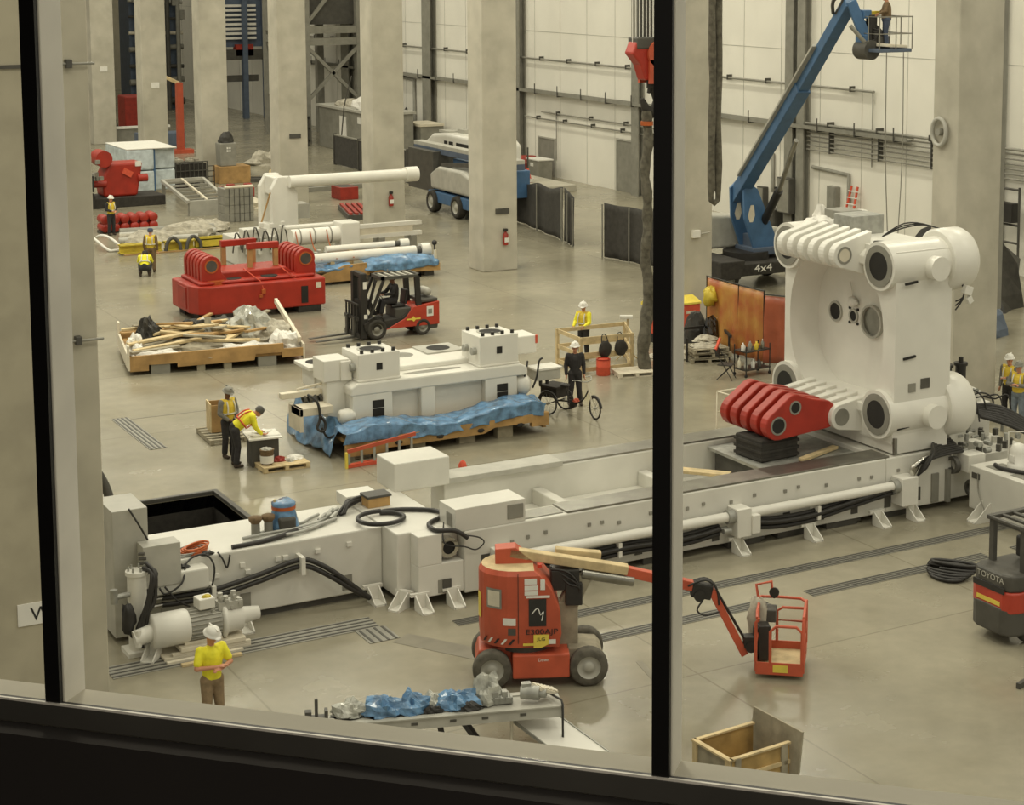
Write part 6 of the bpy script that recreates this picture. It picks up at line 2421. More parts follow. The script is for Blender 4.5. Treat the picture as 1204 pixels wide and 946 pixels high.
b.bx((KX + .8, KY + .35, KZ + .2), (.95, .5, .1), rz=6, ry=4)
b.build('tool_tray', 'cream', bl, bevel=.02)
for k, (x, lab) in enumerate(((KX + .3, 'left one of two thin ropes dangling from the blue lift basket'), (KX + 1.0, 'right one of two thin ropes dangling from the blue lift basket'))):
    b = MB()
    b.path([(x, KY, KZ), (x + .05, KY + .02, 6), (x + (.2 if k == 0 else -.1), KY, 3), (x + (.35 if k == 0 else -.12), KY, .02)], .018, n=5, sub=3)
    tag(b.build('rope', 'grey'), lab, 'rope')

# ------------------------------------------------------------------ second boom lift, parked behind the columns
b2 = thing('boom_lift', 'folded blue boom lift with grey cover parked between two far columns', 'boom lift', (38.9, 80.4, 0))
b = MB(b2)
b.box(37.9, 77.0, .5, 40.1, 82.6, 1.05)
b.build('chassis', 'blue', b2, bevel=.05)
for y in (79.2, 82.0):
    for x in (37.95, 40.05):
        wheel(b2, (x - 38.9, y - 80.4, .55), .55, .42, 'tyre_black', 'grey_light', ang=90)
b = MB(b2)
b.prism([(77.3, 1.15), (82.3, 1.15), (82.4, 1.9), (81.5, 2.3), (79.0, 2.3), (77.5, 2.0)], 'yz', 37.9, 39.2)
b.build('engine_cover', 'grey_light', b2, bevel=.15, seg=4)
b = MB(b2)
b.box(39.0, 75.5, 1.3, 39.9, 82.0, 2.6)
b.box(38.4, 75.8, 1.2, 39.2, 77.5, 2.4)
b.build('turret', 'blue', b2, bevel=.05)
for k, (z, m_) in enumerate(((2.75, 'blue_dark'), (3.02, 'grey_light'))):
    b = MB(b2)
    b.box(38.6, 74.5, z, 39.1, 85.8, z + (.28 if k == 0 else .2))
    b.build('boom', m_, b2, bevel=.02)
b = MB(b2)
b.beam((38.2, 81.5, 2.35), (38.5, 77, 2.75), .2, .2)
b.build('riser_link', 'grey_dark', b2)
b = MB(b2)
b.box(38.2, 82.6, .9, 39.9, 85.6, 2.9)
b.build('basket_screen', 'grey_dark', b2)
# white van behind it
vn = thing('van', 'white van parked by the wall behind the folded blue lift', 'van', (43.5, 89, 0))
b = MB(vn)
prof = [(85.2, .45), (92.6, .45), (92.8, 1.7), (92.4, 2.5), (91.6, 2.9), (90.0, 3.05), (86.0, 3.05), (85.3, 2.7)]
b.prism(prof, 'yz', 42.3, 44.6)
b.build('body', 'white_clean', vn, bevel=.18, seg=4)
for y0, y1 in ((89.6, 90.0), (88.9, 89.4), (86.0, 88.5)):
    b = MB(vn)
    b.box(42.28, y0, 1.95, 42.31, y1, 2.65)
    b.build('window', 'hole', vn)
b = MB(vn)
b.box(42.6, 90.0, 3.0, 43.3, 91.3, 3.12).box(43.0, 89, 3.05, 43.4, 89.8, 3.25)
b.build('roof_rack', 'grey_light', vn)
for y in (86.8, 91.4):
    wheel(vn, (-1.0, y - 89, .4), .4, .3, 'tyre_black', 'grey', ang=90)
    wheel(vn, (1.0, y - 89, .4), .4, .3, 'tyre_black', 'grey', ang=90)

# dark welding curtains standing on the open floor
def curtain(p, q, h0, h1, lab, sag=.15):
    p, q = Vector((*p, 0)), Vector((*q, 0))
    t = thing('privacy_screen', lab, 'screen', tuple((p + q) / 2))
    b = MB(t)
    n_ = (q - p).cross(Vector((0, 0, 1))).normalized()
    def f(u, v):
        d = p.lerp(q, u)
        top = h0 + (h1 - h0) * u - sag * math.sin(u * 2 * math.pi) ** 2
        return Vector((d.x, d.y, .03 + (top - .03) * v)) + n_ * .05 * math.sin(u * 21) * (1.1 - v)
    b.sheet(f, 60, 8)
    b.build('curtain', 'curtain', t, solid=.006)
    b = MB(t)
    for u in (0, .5, 1):
        d = p.lerp(q, u) + n_ * .1
        b.cyl((d.x, d.y, 0), (d.x, d.y, (h0 + (h1 - h0) * u) - .05), .03, n=8)
    b.build('post', 'grey', t)
curtain((40.0, 77.2), (38.9, 70.5), 2.0, 2.4, 'sagging dark curtain screen right of the tall near column')
curtain((38.9, 70.4), (38.4, 68.6), 2.4, 2.2, 'short dark curtain panel ending the sagging screen', .02)
curtain((38.2, 65.7), (38.7, 62.2), 2.3, 2.3, 'straight dark curtain screen behind the hanging sling', .03)
b = MB()
b.path([(40.5, 65.5, 0), (40.5, 65.5, 1.9), (41.5, 61.0, 1.9), (41.5, 61.0, 0)], .035, n=8)
tag(b.build('tube_frame', 'grey_dark'), 'thin dark tube frame behind the straight curtain screen', 'frame')

# things along the white wall
t = thing('barrel', 'red drum standing by the wall left of the grey bin', 'barrel', (48.9, 92.9, 0))
b = MB()
b.lathe([(.5, 0), (.52, .05), (.52, .35), (.54, .38), (.52, .41), (.52, .75), (.54, .78), (.52, .81), (.52, 1.15), (.48, 1.18), (.02, 1.16)], (0, 0, 0), n=22)
b.build('body', 'red_dull', t)
t = thing('waste_bin', 'grey lidded bin standing before the far grey door', 'bin', (48.9, 91.4, 0))
b = MB()
b.prism([(-.65, 0), (.65, 0), (.72, 1.1), (-.72, 1.1)], 'yz', -.45, .45)
b.build('body', 'grey', t, bevel=.03)
b = MB()
b.box(-.5, -.76, 1.1, .5, .76, 1.18)
b.build('lid', 'sign', t, bevel=.02)
b = MB()
b.box(-.47, -.1, .75, -.45, .25, .95)
b.build('label', 'sign', t)
t = thing('concrete_plinth', 'low concrete plinth carrying the traffic marker by the wall', 'plinth', (46.5, 88, 0))
b = MB(t)
b.box(45.8, 85.5, 0, 48.0, 91.0, .35)
b.build('slab', 'concrete', t, bevel=.02)
t = thing('traffic_cone', 'orange traffic cone with a tall dark rod on a concrete plinth', 'cone', (46.3, 87.9, .35))
b = MB()
b.lathe([(.3, 0), (.3, .06), (.22, .06), (.06, .75), (.02, .76)], (0, 0, 0), n=18)
b.build('cone', 'hivis_red', t)
b = MB()
b.cyl((0, 0, .7), (0, 0, 1.9), .05, n=8)
b.build('rod', 'grey_dark', t)
b = MB()
b.ring((0, 0, .02), (0, 0, .22), .34, .27, n=18)
b.build('collar', 'sign', t)
for nm, y0, y1, z0, z1, dp, lab in (('electrical_cabinet', 67.95, 68.95, .75, 2.4, .3, 'tall grey electrical panel between the wall posts'), ('electrical_cabinet', 65.1, 65.75, .95, 2.3, .3, 'grey electrical panel with conduit loop right of the posts'),
                                    ('electrical_cabinet', 70.65, 71.2, .25, 1.7, .3, 'grey electrical panel on legs left of the posts'), ('transformer', 69.2, 70.1, .0, .8, .7, 'squat brown-grey transformer on the floor by the posts')):
    t = thing(nm, lab, nm.split('_')[-1], (WX - dp / 2, (y0 + y1) / 2, z0))
    b = MB(t)
    b.box(WX - dp - (.45 if 67 < y0 < 69 else 0), y0, z0, WX - (.42 if 67 < y0 < 69 else .015), y1, z1)
    b.build('case', 'grey_dark' if y0 > 65.5 else 'grey', t, bevel=.02)
    b = MB(t)
    b.box(WX - dp - .02 - (.45 if 67 < y0 < 69 else 0), y0 + .06, z0 + .06, WX - dp - (.45 if 67 < y0 < 69 else 0), y1 - .06, z1 - .06)
    b.build('cover', 'grey_dark' if nm == 'transformer' else 'grey', t)
t = thing('step_ladder', 'orange step ladder standing folded against the white wall', 'ladder', (49.7, 63.9, 0))
for dy in (-.35, .35):
    b = MB()
    b.beam((-.35, dy, 0), (.25, dy * .6, 2.45), .08, .08)
    b.build('stile', 'hivis_red', t)
for k in range(8):
    b = MB()
    z = .25 + .28 * k
    b.box(-.35 + .6 * z / 2.45 - .05, -.34, z, -.35 + .6 * z / 2.45 + .05, .34, z + .04)
    b.build('step', 'sign', t)
t = thing('fire_extinguisher', 'red fire extinguisher mounted on the post left of the tall panel', 'extinguisher', (49.6, 69.3, 1.1))
b = MB()
b.lathe([(.12, 0), (.13, .05), (.13, .5), (.05, .6), (.05, .68), (.01, .69)], (0, 0, 0), n=14)
b.build('cylinder', 'red_dull', t)
b = MB()
b.box(-.1, -.06, .68, .1, .06, .78)
b.build('valve', 'black', t)
for x, y, z, lab in ((33.1, 64.78, 1.05, 'red and white fire extinguisher on the tall near column'), (32.95, 75.8, 1.35, 'red fire extinguisher on the column behind the white tie bar')):
    t = thing('fire_extinguisher', lab, 'extinguisher', (x, y, z))
    b = MB()
    b.lathe([(.1, 0), (.11, .05), (.11, .42), (.05, .5), (.04, .56), (.01, .57)], (0, 0, 0), n=14)
    b.build('cylinder', 'red_dull', t)
    b = MB()
    b.box(-.07, -.08, .56, .07, .05, .66)
    b.build('valve', 'black', t)
    b = MB()
    b.box(-.09, -.115, .12, .09, -.1, .3)
    b.build('label', 'sign', t)
for k, (y, z, lab) in enumerate(((64.83, 2.3, 'small dark plate on the face of the tall near column'), (87.88, 3.4, 'small dark plate on the face of the fourth far column'))):
    b = MB()
    b.box(32.7, y - .01, z, 33.3, y + .04, z + .22)
    tag(b.build('wall_plate', 'grey_dark'), lab, 'plate')
for k, (y, z, lab) in enumerate(((111.78, 4.5, 'small white tag on the face of the far column near the red post'), (123.58, 4.9, 'small white tag on the farthest visible column'))):
    b = MB()
    b.box(32.7, y - .01, z, 33.2, y + .03, z + .35)
    tag(b.build('column_tag', 'sign'), lab, 'tag')
t = thing('socket_box', 'white socket box on the column right of the mullion', 'socket', (33.0, 50.7, 3.2))
b = MB()
b.box(-.15, -.08, 0, .15, .03, .25)
b.build('case', 'sign', t, bevel=.01)
b = MB()
b.cyl((.15, -.03, .12), (.55, -.03, .15), .02, n=6)
b.build('stub', 'grey_light', t)
t = thing('cable_reel', 'round cable hoop hanging on the left face of the big right column', 'reel', (32.1, 37.5, 7.9))
b = MB(t)
b.path([(32.06, 37.45 + .28 * math.cos(a), 7.85 + .36 * math.sin(a)) for a in [2 * math.pi * i / 22 for i in range(22)]], .06, n=8, closed=True)
b.build('hoop', 'grey_light', t)
b = MB(t)
b.cyl((32.149, 37.45, 7.85), (32.0, 37.45, 7.85), .1, n=12)
b.build('hub', 'grey', t)
# far right: black tarpaulin heap, rack and kerb beyond the big column
b = MB()
b.lump((44.6, 50.6, 0), (2.0, 2.4, 3.0), 61, amp=.25)
tag(b.build('tarpaulin_heap', 'tarp_black'), 'tall heap under black tarpaulin at the right edge beyond the column', 'tarpaulin')
b = MB()
b.lump((41.0, 46.6, 0), (1.4, 1.8, 1.35), 66, amp=.12)
tag(b.build('blue_cover', 'blue_dark'), 'blue-grey covered bundle on the floor before the black tarpaulin', 'bundle')
t = thing('pipe_rack', 'dark pipe rack with a black box against the wall at the right edge', 'rack', (49.3, 54.0, 0))
b = MB(t)
for y in (52.9, 54.3):
    b.cyl((49.4, y, 0), (49.4, y, 3.6), .05, n=8)
for z in (1.4, 2.1, 3.5):
    b.cyl((49.4, 52.9, z), (49.4, 54.3, z), .045, n=8)
b.build('frame', 'grey_dark', t)
b = MB(t)
b.box(49.2, 53.1, 2.2, 49.6, 54.1, 2.95)
b.build('box', 'black', t)
# ------------------------------------------------------------------ goods laid out in the far bay
t = thing('spreader_beam', 'yellow steel spreader beam lying on the floor behind the vest worker', 'beam', (23.1, 76.5, 0))
for k, (x0, x1) in enumerate(((20.8, 22.6), (22.75, 24.0), (24.05, 25.35))):
    b = MB(t)
    b.box(x0, 76.3, .05, x1, 76.75, .1).box(x0, 76.3, .38, x1, 76.75, .43).box(x0, 76.48, .05, x1, 76.56, .43)
    if k == 2:
        b.box(x0, 76.3, .05, x1, 76.34, .55)
    b.build('beam_section', 'yellow', t)
for x in (22.7, 23.6):
    b = MB(t)
    b.path([(x, 76.2, .05), (x + .1, 76.2, .45), (x + .35, 76.25, .6), (x + .6, 76.2, .35), (x + .65, 76.2, .05)], .08, n=8, sub=3)
    b.build('chain_sling', 'grey_dark', t)
b = MB()
b.box(20.9, 76.1, 0, 25.3, 76.2, .06)
tag(b.build('timber', 'wood', bevel=.01), 'long brown timber under the yellow spreader beam', 'timber')
for k, (x, y, dx, lab) in enumerate(((20.6, 78.0, 1.0, 'left bent white tube frame on the floor before the red rollers'), (20.0, 78.8, .9, 'right bent white tube frame beside the yellow beam end'))):
    b = MB()
    b.path([(x, y + 2, .05), (x, y + 1, .5), (x + .2, y, .55), (x + .6, y - 1.2, .1), (x + .9, y - 1.3, .06), (x + .5 + dx, y - 1.2, .06)], .06, n=8, sub=4)
    tag(b.build('tube_frame', 'sign'), lab, 'frame')
for k, (x0, y0, x1, y1, r, m_) in enumerate(((21.6, 79.5, 25.0, 79.0, .14, 'grey_light'), (21.8, 80.1, 25.6, 79.6, .18, 'sack'), (22.0, 80.8, 26.2, 80.2, .16, 'grey_light'), (22.2, 81.5, 26.4, 81.0, .2, 'grey'))):
    b = MB()
    b.cyl((x0, y0, r), (x1, y1, r), r, n=12)
    tag(b.build('steel_tube', m_), ('nearest', 'second nearest', 'third', 'farthest')[k] + ' grey tube lying behind the yellow spreader beam', 'tube')
for k, (x, y, d) in enumerate(((23.0, 79.6, (1.2, .8, .5)), (25.0, 80.5, (1.4, .8, .6)), (26.3, 81.6, (1.0, .8, .5)))):
    b = MB()
    b.lump((x, y, 0), d, 120 + k)
    tag(b.build('sheeting', 'sack'), ('left', 'middle', 'right')[k] + ' grey plastic sheeting heaped over the tubes behind the yellow beam', 'sheeting')
t = thing('roller_set', 'set of red roller drums in two tiers beside the white-helmet worker', 'rollers', (23.1, 83.3, 0))
for z in (.25, .62):
    for k in range(6):
        b = MB(t)
        x = 21.95 + .44 * k
        b.lathe([(.02, 0), (.19, .0), (.21, .05), (.21, .8), (.19, .85), (.02, .85)], (x, 82.8, z), (0, 1, 0), 16)
        b.build('roller', 'red', t)
b = MB(t)
b.box(21.7, 82.95, 0, 24.4, 83.45, .12)
b.build('base', 'grey_dark', t)
t = thing('slatted_frame', 'grey welded frame with slats leaning low before the wrapped pallet', 'frame', (28.3, 90, 0))
b = MB(t)
b.box(27.0, 86.4, .0, 28.9, 86.6, .75)
b.beam((26.95, 86.5, .7), (27.9, 94.0, .9), .15, .15).beam((28.9, 86.5, .7), (30.1, 94.0, .9), .15, .15).beam((27.9, 94, .9), (30.1, 94, .9), .15, .15)
b.build('frame', 'grey_light', t)
for k in range(6):
    b = MB(t)
    u = .08 + .16 * k
    b.beam((26.95 + .95 * u, 86.5 + 7.5 * u, .7 + .2 * u), (28.9 + 1.2 * u, 86.5 + 7.5 * u, .7 + .2 * u), .12, .1)
    b.build('slat', 'grey', t)
b = MB(t)
b.beam((27.9, 86.5, .74), (28.95, 94, .94), .1, .1)
b.build('centre_rail', 'cream', t)
for x, y in ((27.05, 86.6), (28.8, 86.6), (27.95, 93.9), (30.0, 93.9)):
    b = MB(t)
    b.box(x - .08, y - .08, 0, x + .08, y + .08, .75)
    b.build('leg', 'grey', t)
t = thing('block_stack', 'stack of grey blocks strapped upright before the white arched stand', 'blocks', (28.5, 84.1, 0))
for i in range(3):
    for z in range(4):
        b = MB(t)
        b.box(27.78 + .48 * i, 83.5, .4 * z, 28.24 + .48 * i, 84.6, .4 * z + .39)
        b.build('block', 'grey', t, bevel=.02)
for x in (28.0, 28.5, 29.0):
    b = MB(t)
    b.box(x - .02, 83.48, 0, x + .02, 84.62, 1.6)
    b.build('band', 'grey_dark', t)
b = MB(t)
b.cyl((27.8, 83.6, 1.66), (29.2, 83.6, 1.66), .08, n=10)
b.build('top_pipe', 'cream', t)
# film-wrapped double pallet
t = thing('wrapped_pallet', 'tall goods stack wrapped in pale blue film behind the red machine', 'pallet load', (27.9, 97.0, 0))
for k, (z0, z1) in enumerate(((.15, 1.25), (1.3, 2.4))):
    for j, (x0, x1, y0, y1) in enumerate(((26.6, 28.05, 95.8, 100.0), (28.15, 29.3, 96.2, 100.0))):
        b = MB(t)
        b.box(x0, y0, z0, x1, y1, z1)
        b.build('load', 'pale_film', t, bevel=.08, seg=3)
b = MB(t)
b.box(26.6, 95.8, 2.4, 29.3, 100.0, 2.46)
b.build('top_sheet', 'sign', t, bevel=.02)
b = MB(t)
b.box(28.03, 96.0, .1, 28.17, 96.1, 2.4)
b.build('blue_strap', 'blue', t)
b = MB(t)
b.box(26.7, 95.9, 0, 29.2, 99.9, .15)
b.build('pallet', 'wood_grey', t)
t = thing('mesh_crate', 'dark mesh crate full of fittings right of the blue wrapped stack', 'crate', (30.6, 98.2, 0))
b = MB(t)
b.box(29.75, 97.55, .1, 31.45, 99.2, 1.3)
b.build('load', 'black_matte', t)
for k in range(8):
    b = MB(t)
    x = 29.72 + .25 * k
    b.box(x, 97.48, 0, x + .04, 97.54, 1.4)
    b.build('mesh_bar', 'grey_dark', t)
for z in (.1, .5, .9, 1.38):
    b = MB(t)
    b.box(29.7, 97.47, z, 31.5, 97.53, z + .05)
    b.build('mesh_bar', 'grey_dark', t)
b = MB(t)
for k in range(22):
    b.bx((29.85 + rnd.random() * 1.5, 97.7 + rnd.random() * 1.3, 1.35 + .1 * rnd.random()), (.2, .2, .16), rz=rnd.random() * 90)
b.build('fittings', 'sack', t)
t = thing('step_stool', 'thin black rung stand right of the mesh crate', 'stand', (31.8, 97.8, 0))
for x in (31.62, 31.98):
    b = MB()
    b.box(x - 31.8 - .02, -.02, 0, x - 31.8 + .02, .02, 1.1)
    b.build('post', 'black', t)
for z in (.2, .5, .8, 1.08):
    b = MB()
    b.box(-.18, -.02, z, .18, .02, z + .04)
    b.build('rung', 'black', t)
# red machine on a dark base
t = thing('red_machine', 'red cast machine unit on a dark base left of the blue wrapped stack', 'machine', (25.0, 92.6, 0))
b = MB(t)
b.box(23.4, 91.4, 0, 27.3, 93.6, .5)
b.build('base', 'black_matte', t, bevel=.03)
b = MB(t)
b.prism([(24.3, .5), (26.0, .5), (26.2, 1.6), (26.3, 2.2), (24.6, 2.2), (24.2, 1.4)], 'xz', 91.8, 93.2)
b.build('body', 'red', t, bevel=.12, seg=3)
b = MB(t)
b.cyl((24.3, 91.6, 2.45), (24.3, 92.8, 2.45), .42, n=20)
b.cyl((23.6, 91.8, 1.2), (24.4, 91.8, 1.2), .18, n=14).cyl((26.0, 91.8, 1.4), (26.5, 91.8, 1.4), .2, n=14)
b.build('drum', 'red', t)
b = MB(t)
b.bx((25.5, 91.75, 1.7), (.5, .1, .3), ry=30)
b.m = 1
b.box(25.9, 91.74, 2.0, 26.2, 91.8, 2.25)
b.build('label_plate', ['hivis_red', 'sign'], t)
b = MB(t)
b.cyl((23.3, 91.2, .55), (23.3, 92.4, .55), .4, n=18).box(23.1, 91.0, .9, 23.6, 92.2, 1.7)
b.build('motor', 'black', t)
b = MB(t)
for k in range(10):
    b.bx((23.3 + rnd.random() * .8, 91.1 + rnd.random(), 1.5 + rnd.random() * .9), (.2, .15, .2), rz=rnd.random() * 60)
b.build('valve_cluster', 'grey', t)
# small things on the far floor
for k, (x, y, lab) in enumerate(((31.0, 92.5, 'left red iron casting on the floor behind the slatted frame'), (31.9, 92.4, 'right red iron casting on the floor behind the slatted frame'))):
    b = MB()
    b.bx((x, y, .25), (.8, .5, .5)).bx((x + .1, y, .55), (.4, .3, .3)).cyl((x - .3, y - .3, .4), (x - .3, y + .3, .4), .2, n=12)
    tag(b.build('casting', 'red_dull', bevel=.05), lab, 'casting')
t = thing('garbage_bin', 'grey bin topped with a black bag on a plywood box before a far column', 'bin', (33.0, 98.75, .95))
b = MB()
b.prism([(-.46, 0), (.46, 0), (.5, 1.3), (-.5, 1.3)], 'xz', -.4, .4)
b.build('body', 'grey', t, bevel=.05)
b = MB()
b.lump((0, 0, 1.3), (.44, .36, .6), 9, amp=.2)
b.build('black_bag', 'tarp_black', t)
b = MB()
for k in range(4):
    b.box(-.1 + .14 * (k % 2), -.415, .8 + .16 * (k // 2), -.01 + .14 * (k % 2), -.4, .91 + .16 * (k // 2))
b.build('label', 'sign', t)
b = MB()
b.box(32.4, 98.2, 0, 34.2, 99.4, .95)
tag(b.build('wooden_box', 'wood', bevel=.02), 'plywood box under the grey bin right of the mesh crate', 'box')
for k, (x, y, l, rz) in enumerate(((34.5, 99.0, 3.6, -20), (35.0, 98.0, 3.2, -24), (33.9, 99.8, 2.6, -15))):
    b = MB()
    b.bx((x, y, .1 + .0 * k), (l, .3, .2), rz=rz)
    tag(b.build('steel_section', 'grey_dark' if k < 2 else 'wood_grey'), ('nearest', 'middle', 'farthest')[1 if k == 0 else 0 if k == 1 else 2] + ' of three long sections on the floor right of the plywood box', 'section')
for k, (x, y, d, m_, lab) in enumerate(((35.8, 97.8, (.8, .7, .7), 'wood_pale', 'pale crumpled paper heap at the foot of the fourth far column'), (38.2, 106.5, (1.4, 1.0, .8), 'sack', 'grey covered heap on the far floor left of the fourth column'), (30.6, 88.2, (1.2, .7, .5), 'cream', 'cream cloth bundle behind the white arched stand'))):
    b = MB()
    b.lump((x, y, 0), d, 140 + k)
    tag(b.build('heap', m_), lab, 'heap')
t = thing('red_crate', 'red open crate on the floor under the white tie bar', 'crate', (36.2, 88.9, 0))
b = MB(t)
b.box(35.6, 88.4, 0, 36.6, 89.7, .65)
b.m = 1
b.box(35.7, 88.5, .6, 36.5, 89.6, .66)
b.build('crate', ['red_dull', 'grey_dark'], t, bevel=.02)
t = thing('red_grating', 'flat red steel grating on a dark pallet before the third column', 'grating', (34.6, 83.0, 0))
b = MB(t)
b.bx((34.6, 83.0, .12), (2.0, 4.0, .24), rz=-15)
b.build('pallet', 'grey_dark', t)
for k in range(7):
    b = MB(t)
    b.bx((34.6 + (k - 3) * .28 * math.cos(R(-15)), 83.0 + (k - 3) * .28 * math.sin(R(-15)), .29), (.16, 3.8, .1), rz=-15)
    b.build('bar', 'red_dull', t)
for k, (x, y, l) in enumerate(((36.8, 92.6, 4.2), (37.4, 93.6, 4.6), (38.0, 94.6, 3.8))):
    b = MB()
    b.bx((x, y, .12), (l, .35, .24), rz=4)
    tag(b.build('steel_section', 'grey_dark' if k % 2 else 'grey'), ('nearest', 'middle', 'farthest')[k] + ' dark steel section on the floor under the white tie bar', 'section')
t = thing('orange_post', 'tall thin orange jib post between two far columns', 'post', (35.5, 115.4, 0))
b = MB(t)
b.box(35.35, 115.2, .2, 35.75, 115.6, 4.55)
b.build('mast', 'orange', t)
b = MB(t)
b.box(35.0, 115.0, 0, 36.3, 115.9, .25)
b.build('base', 'orange', t)
b = MB(t)
b.beam((35.55, 115.4, 4.5), (34.6, 115.9, 5.0), .2, .2)
b.build('arm', 'wood_pale', t)
t = thing('screen_fence', 'dark mesh screen fence between the third and fourth far columns', 'fence', (41.7, 100, 0))
b = MB(t)
b.box(41.65, 93.5, .05, 41.75, 104.3, 1.8)
b.build('mesh', 'curtain', t)
for y in (93.5, 97, 100.5, 104.3):
    b = MB(t)
    b.box(41.6, y - .05, 0, 41.8, y + .05, 1.9)
    b.build('post', 'grey_dark', t)
b = MB(t)
b.box(41.62, 93.5, 1.78, 41.78, 104.3, 1.85)
b.build('top_rail', 'grey', t)
t = thing('site_cabin', 'grey cabin with white sacks on its roof behind the dark screen fence', 'cabin', (46.8, 111, 0))
b = MB(t)
b.box(45.0, 106.0, 0, 47.7, 115.3, 2.7)
b.build('body', 'grey', t, bevel=.03)
b = MB(t)
b.box(44.85, 105.9, 2.7, 47.85, 115.4, 2.85)
b.build('roof', 'grey_light', t)
b = MB(t)
b.box(44.96, 110.5, .1, 45.0, 111.6, 2.3)
b.build('door', 'sign', t)
b = MB(t)
b.box(44.96, 107.6, 2.0, 45.0, 108.6, 2.4)
b.build('notice', 'sign', t)
for k, (y, d) in enumerate(((109.2, (.9, 1.6, .95)), (107.6, (.8, 1.2, 1.1)), (112.5, (.8, 1.2, .5)))):
    b = MB()
    b.lump((46.0, y, 2.85), d, 150 + k, amp=.2)
    tag(b.build('sack', 'white_fabric' if k < 2 else 'sack'), ('left of two white sacks on the grey cabin roof', 'right of two white sacks on the grey cabin roof', 'low grey sack at the left of the grey cabin roof')[k], 'sack')
b = MB()
b.path([(44.4, 110.2, 0), (44.6, 109.9, 3), (44.9, 109.3, 5.0)], .04, n=6)
tag(b.build('pole', 'grey_dark'), 'thin dark pole leaning before the grey cabin roof', 'pole')
t = thing('work_bench', 'dark shelving stand left of the grey cabin', 'shelf', (43.5, 117, 0))
for z in (.3, 1.1, 1.8):
    b = MB(t)
    b.box(42.8, 115.5, z, 44.4, 118.5, z + .12)
    b.build('shelf', 'grey_dark', t)
for x in (42.8, 44.3):
    for y in (115.5, 118.4):
        b = MB(t)
        b.box(x, y, 0, x + .1, y + .1, 2.0)
        b.build('post', 'grey_dark', t)
for k, (y, z) in enumerate(((116.2, 1.22), (117.4, .42))):
    b = MB()
    b.box(42.95, y, z, 44.2, y + .9, z + .55)
    tag(b.build('case', 'black'), ('upper dark case on the shelving left of the cabin', 'lower dark case on the shelving left of the cabin')[k], 'case')
# braced steel tower and blue rack far behind the columns
t = thing('steel_tower', 'grey braced steel tower far behind the fourth column', 'tower', (47.2, 121, 0))
for x, y in ((45.0, 117.6), (48.9, 117.6), (45.0, 125), (48.9, 125)):
    b = MB(t)
    b.box(x - .25, y - .25, 0, x + .25, y + .25, 16)
    b.build('post', 'grey', t)
for z in (6.6, 7.4, 12.5):
    b = MB(t)
    b.box(44.8, 117.4, z, 49.1, 117.8, z + .5).box(44.8, 117.8, z, 45.2, 125, z + .5)
    b.build('floor_beam', 'grey', t)
for p, q in (((45, 117.5, 2.8), (48.9, 117.5, 6.6)), ((48.9, 117.5, 2.8), (45, 117.5, 6.6)), ((45, 117.5, 8), (48.9, 117.5, 12.5)), ((45, 118, 2.8), (45, 125, 6.6)), ((45, 125, 2.8), (45, 118, 6.6)), ((45, 118, 8), (45, 125, 12.5))):
    b = MB(t)
    b.beam(p, q, .22, .22)
    b.build('brace', 'grey', t)
b = MB(t)
b.box(45.2, 118, 8, 48.8, 124.8, 11.5)
b.build('enclosure', 'grey_dark', t)
t = thing('blue_rack', 'tall blue rack with rows of pale louvres behind the far columns', 'rack', (47.5, 140, 0))
for x in (45.6, 47.9, 49.6):
    b = MB(t)
    b.box(x - .2, 138, 0, x + .2, 138.5, 16)
    b.build('post', 'blue_dark', t)
b = MB(t)
b.box(45.5, 138.6, 5.6, 50.0, 140, 16)
b.build('back_panel', 'blue_dark', t)
for k in range(8):
    b = MB(t)
    b.box(46.0, 138.3, 6.2 + .36 * k, 48.9, 138.55, 6.38 + .36 * k)
    b.build('louvre', 'sign', t)
b = MB(t)
b.box(45.6, 138.2, 4.6, 50, 138.8, 5.4).box(45.8, 138.3, 2.9, 49, 138.5, 3.4)
b.build('shelf_load', 'grey_dark', t)
b = MB(t)
b.box(47.2, 138.2, 4.9, 48.6, 138.9, 5.8)
b.build('red_box', 'red_dull', t)
for k, x in enumerate((50.2, 50.9)):
    b = MB()
    b.cyl((x - 2.2, 128, 0), (x - 2.2, 128, 18), .16, n=10)
    tag(b.build('riser_pipe', 'grey_light'), ('left', 'right')[k] + ' tall grey riser pipe left of the fourth far column', 'pipe')
# process plant seen between the far columns
for k, (x0, x1, y, h, m_, lab) in enumerate(((36.0, 39.4, 150, 14, 'grey', 'grey process plant with pipes far behind the second column'), (42.2, 46.3, 150, 15, 'blue_dark', 'blue-grey process plant far behind the third column'), (33.5, 36.3, 158, 13, 'grey_dark', 'dark plant with pipes far behind the farthest column'))):
    t = thing('process_plant', lab, 'plant', ((x0 + x1) / 2, y, 0))
    b = MB(t)
    b.box(x0, y, 0, x1, y + 3, h)
    b.build('housing', m_, t)
    for q in range(9):
        b = MB(t)
        z = 1.0 + q * 1.35
        b.cyl((x0 - .2, y - .5, z), (x1 + .2, y - .5, z + rnd.uniform(-.3, .3)), rnd.uniform(.1, .3), n=8)
        b.build('pipe', rnd.choice(('grey_light', 'grey', 'grey_dark', 'cream')), t)
    for q in range(5):
        b = MB(t)
        x = x0 + .3 + (x1 - x0 - .6) * q / 4
        b.cyl((x, y - .9, 0), (x, y - .9, h), rnd.uniform(.08, .22), n=8)
        b.build('standpipe', rnd.choice(('grey_light', 'grey', 'grey_dark')), t)
    b = MB(t)
    for q in range(12):
        b.bx((rnd.uniform(x0, x1), y - .7, rnd.uniform(.5, h)), (rnd.uniform(.4, 1.0), .6, rnd.uniform(.3, .9)))
    b.build('control_boxes', 'grey', t)
b = MB()
b.lump((33.6, 131.0, 0), (2.3, 1.6, 3.2), 160, amp=.25)
tag(b.build('covered_machine', 'tarp_black'), 'machine under dark cover far left behind the columns', 'machine')
b = MB()
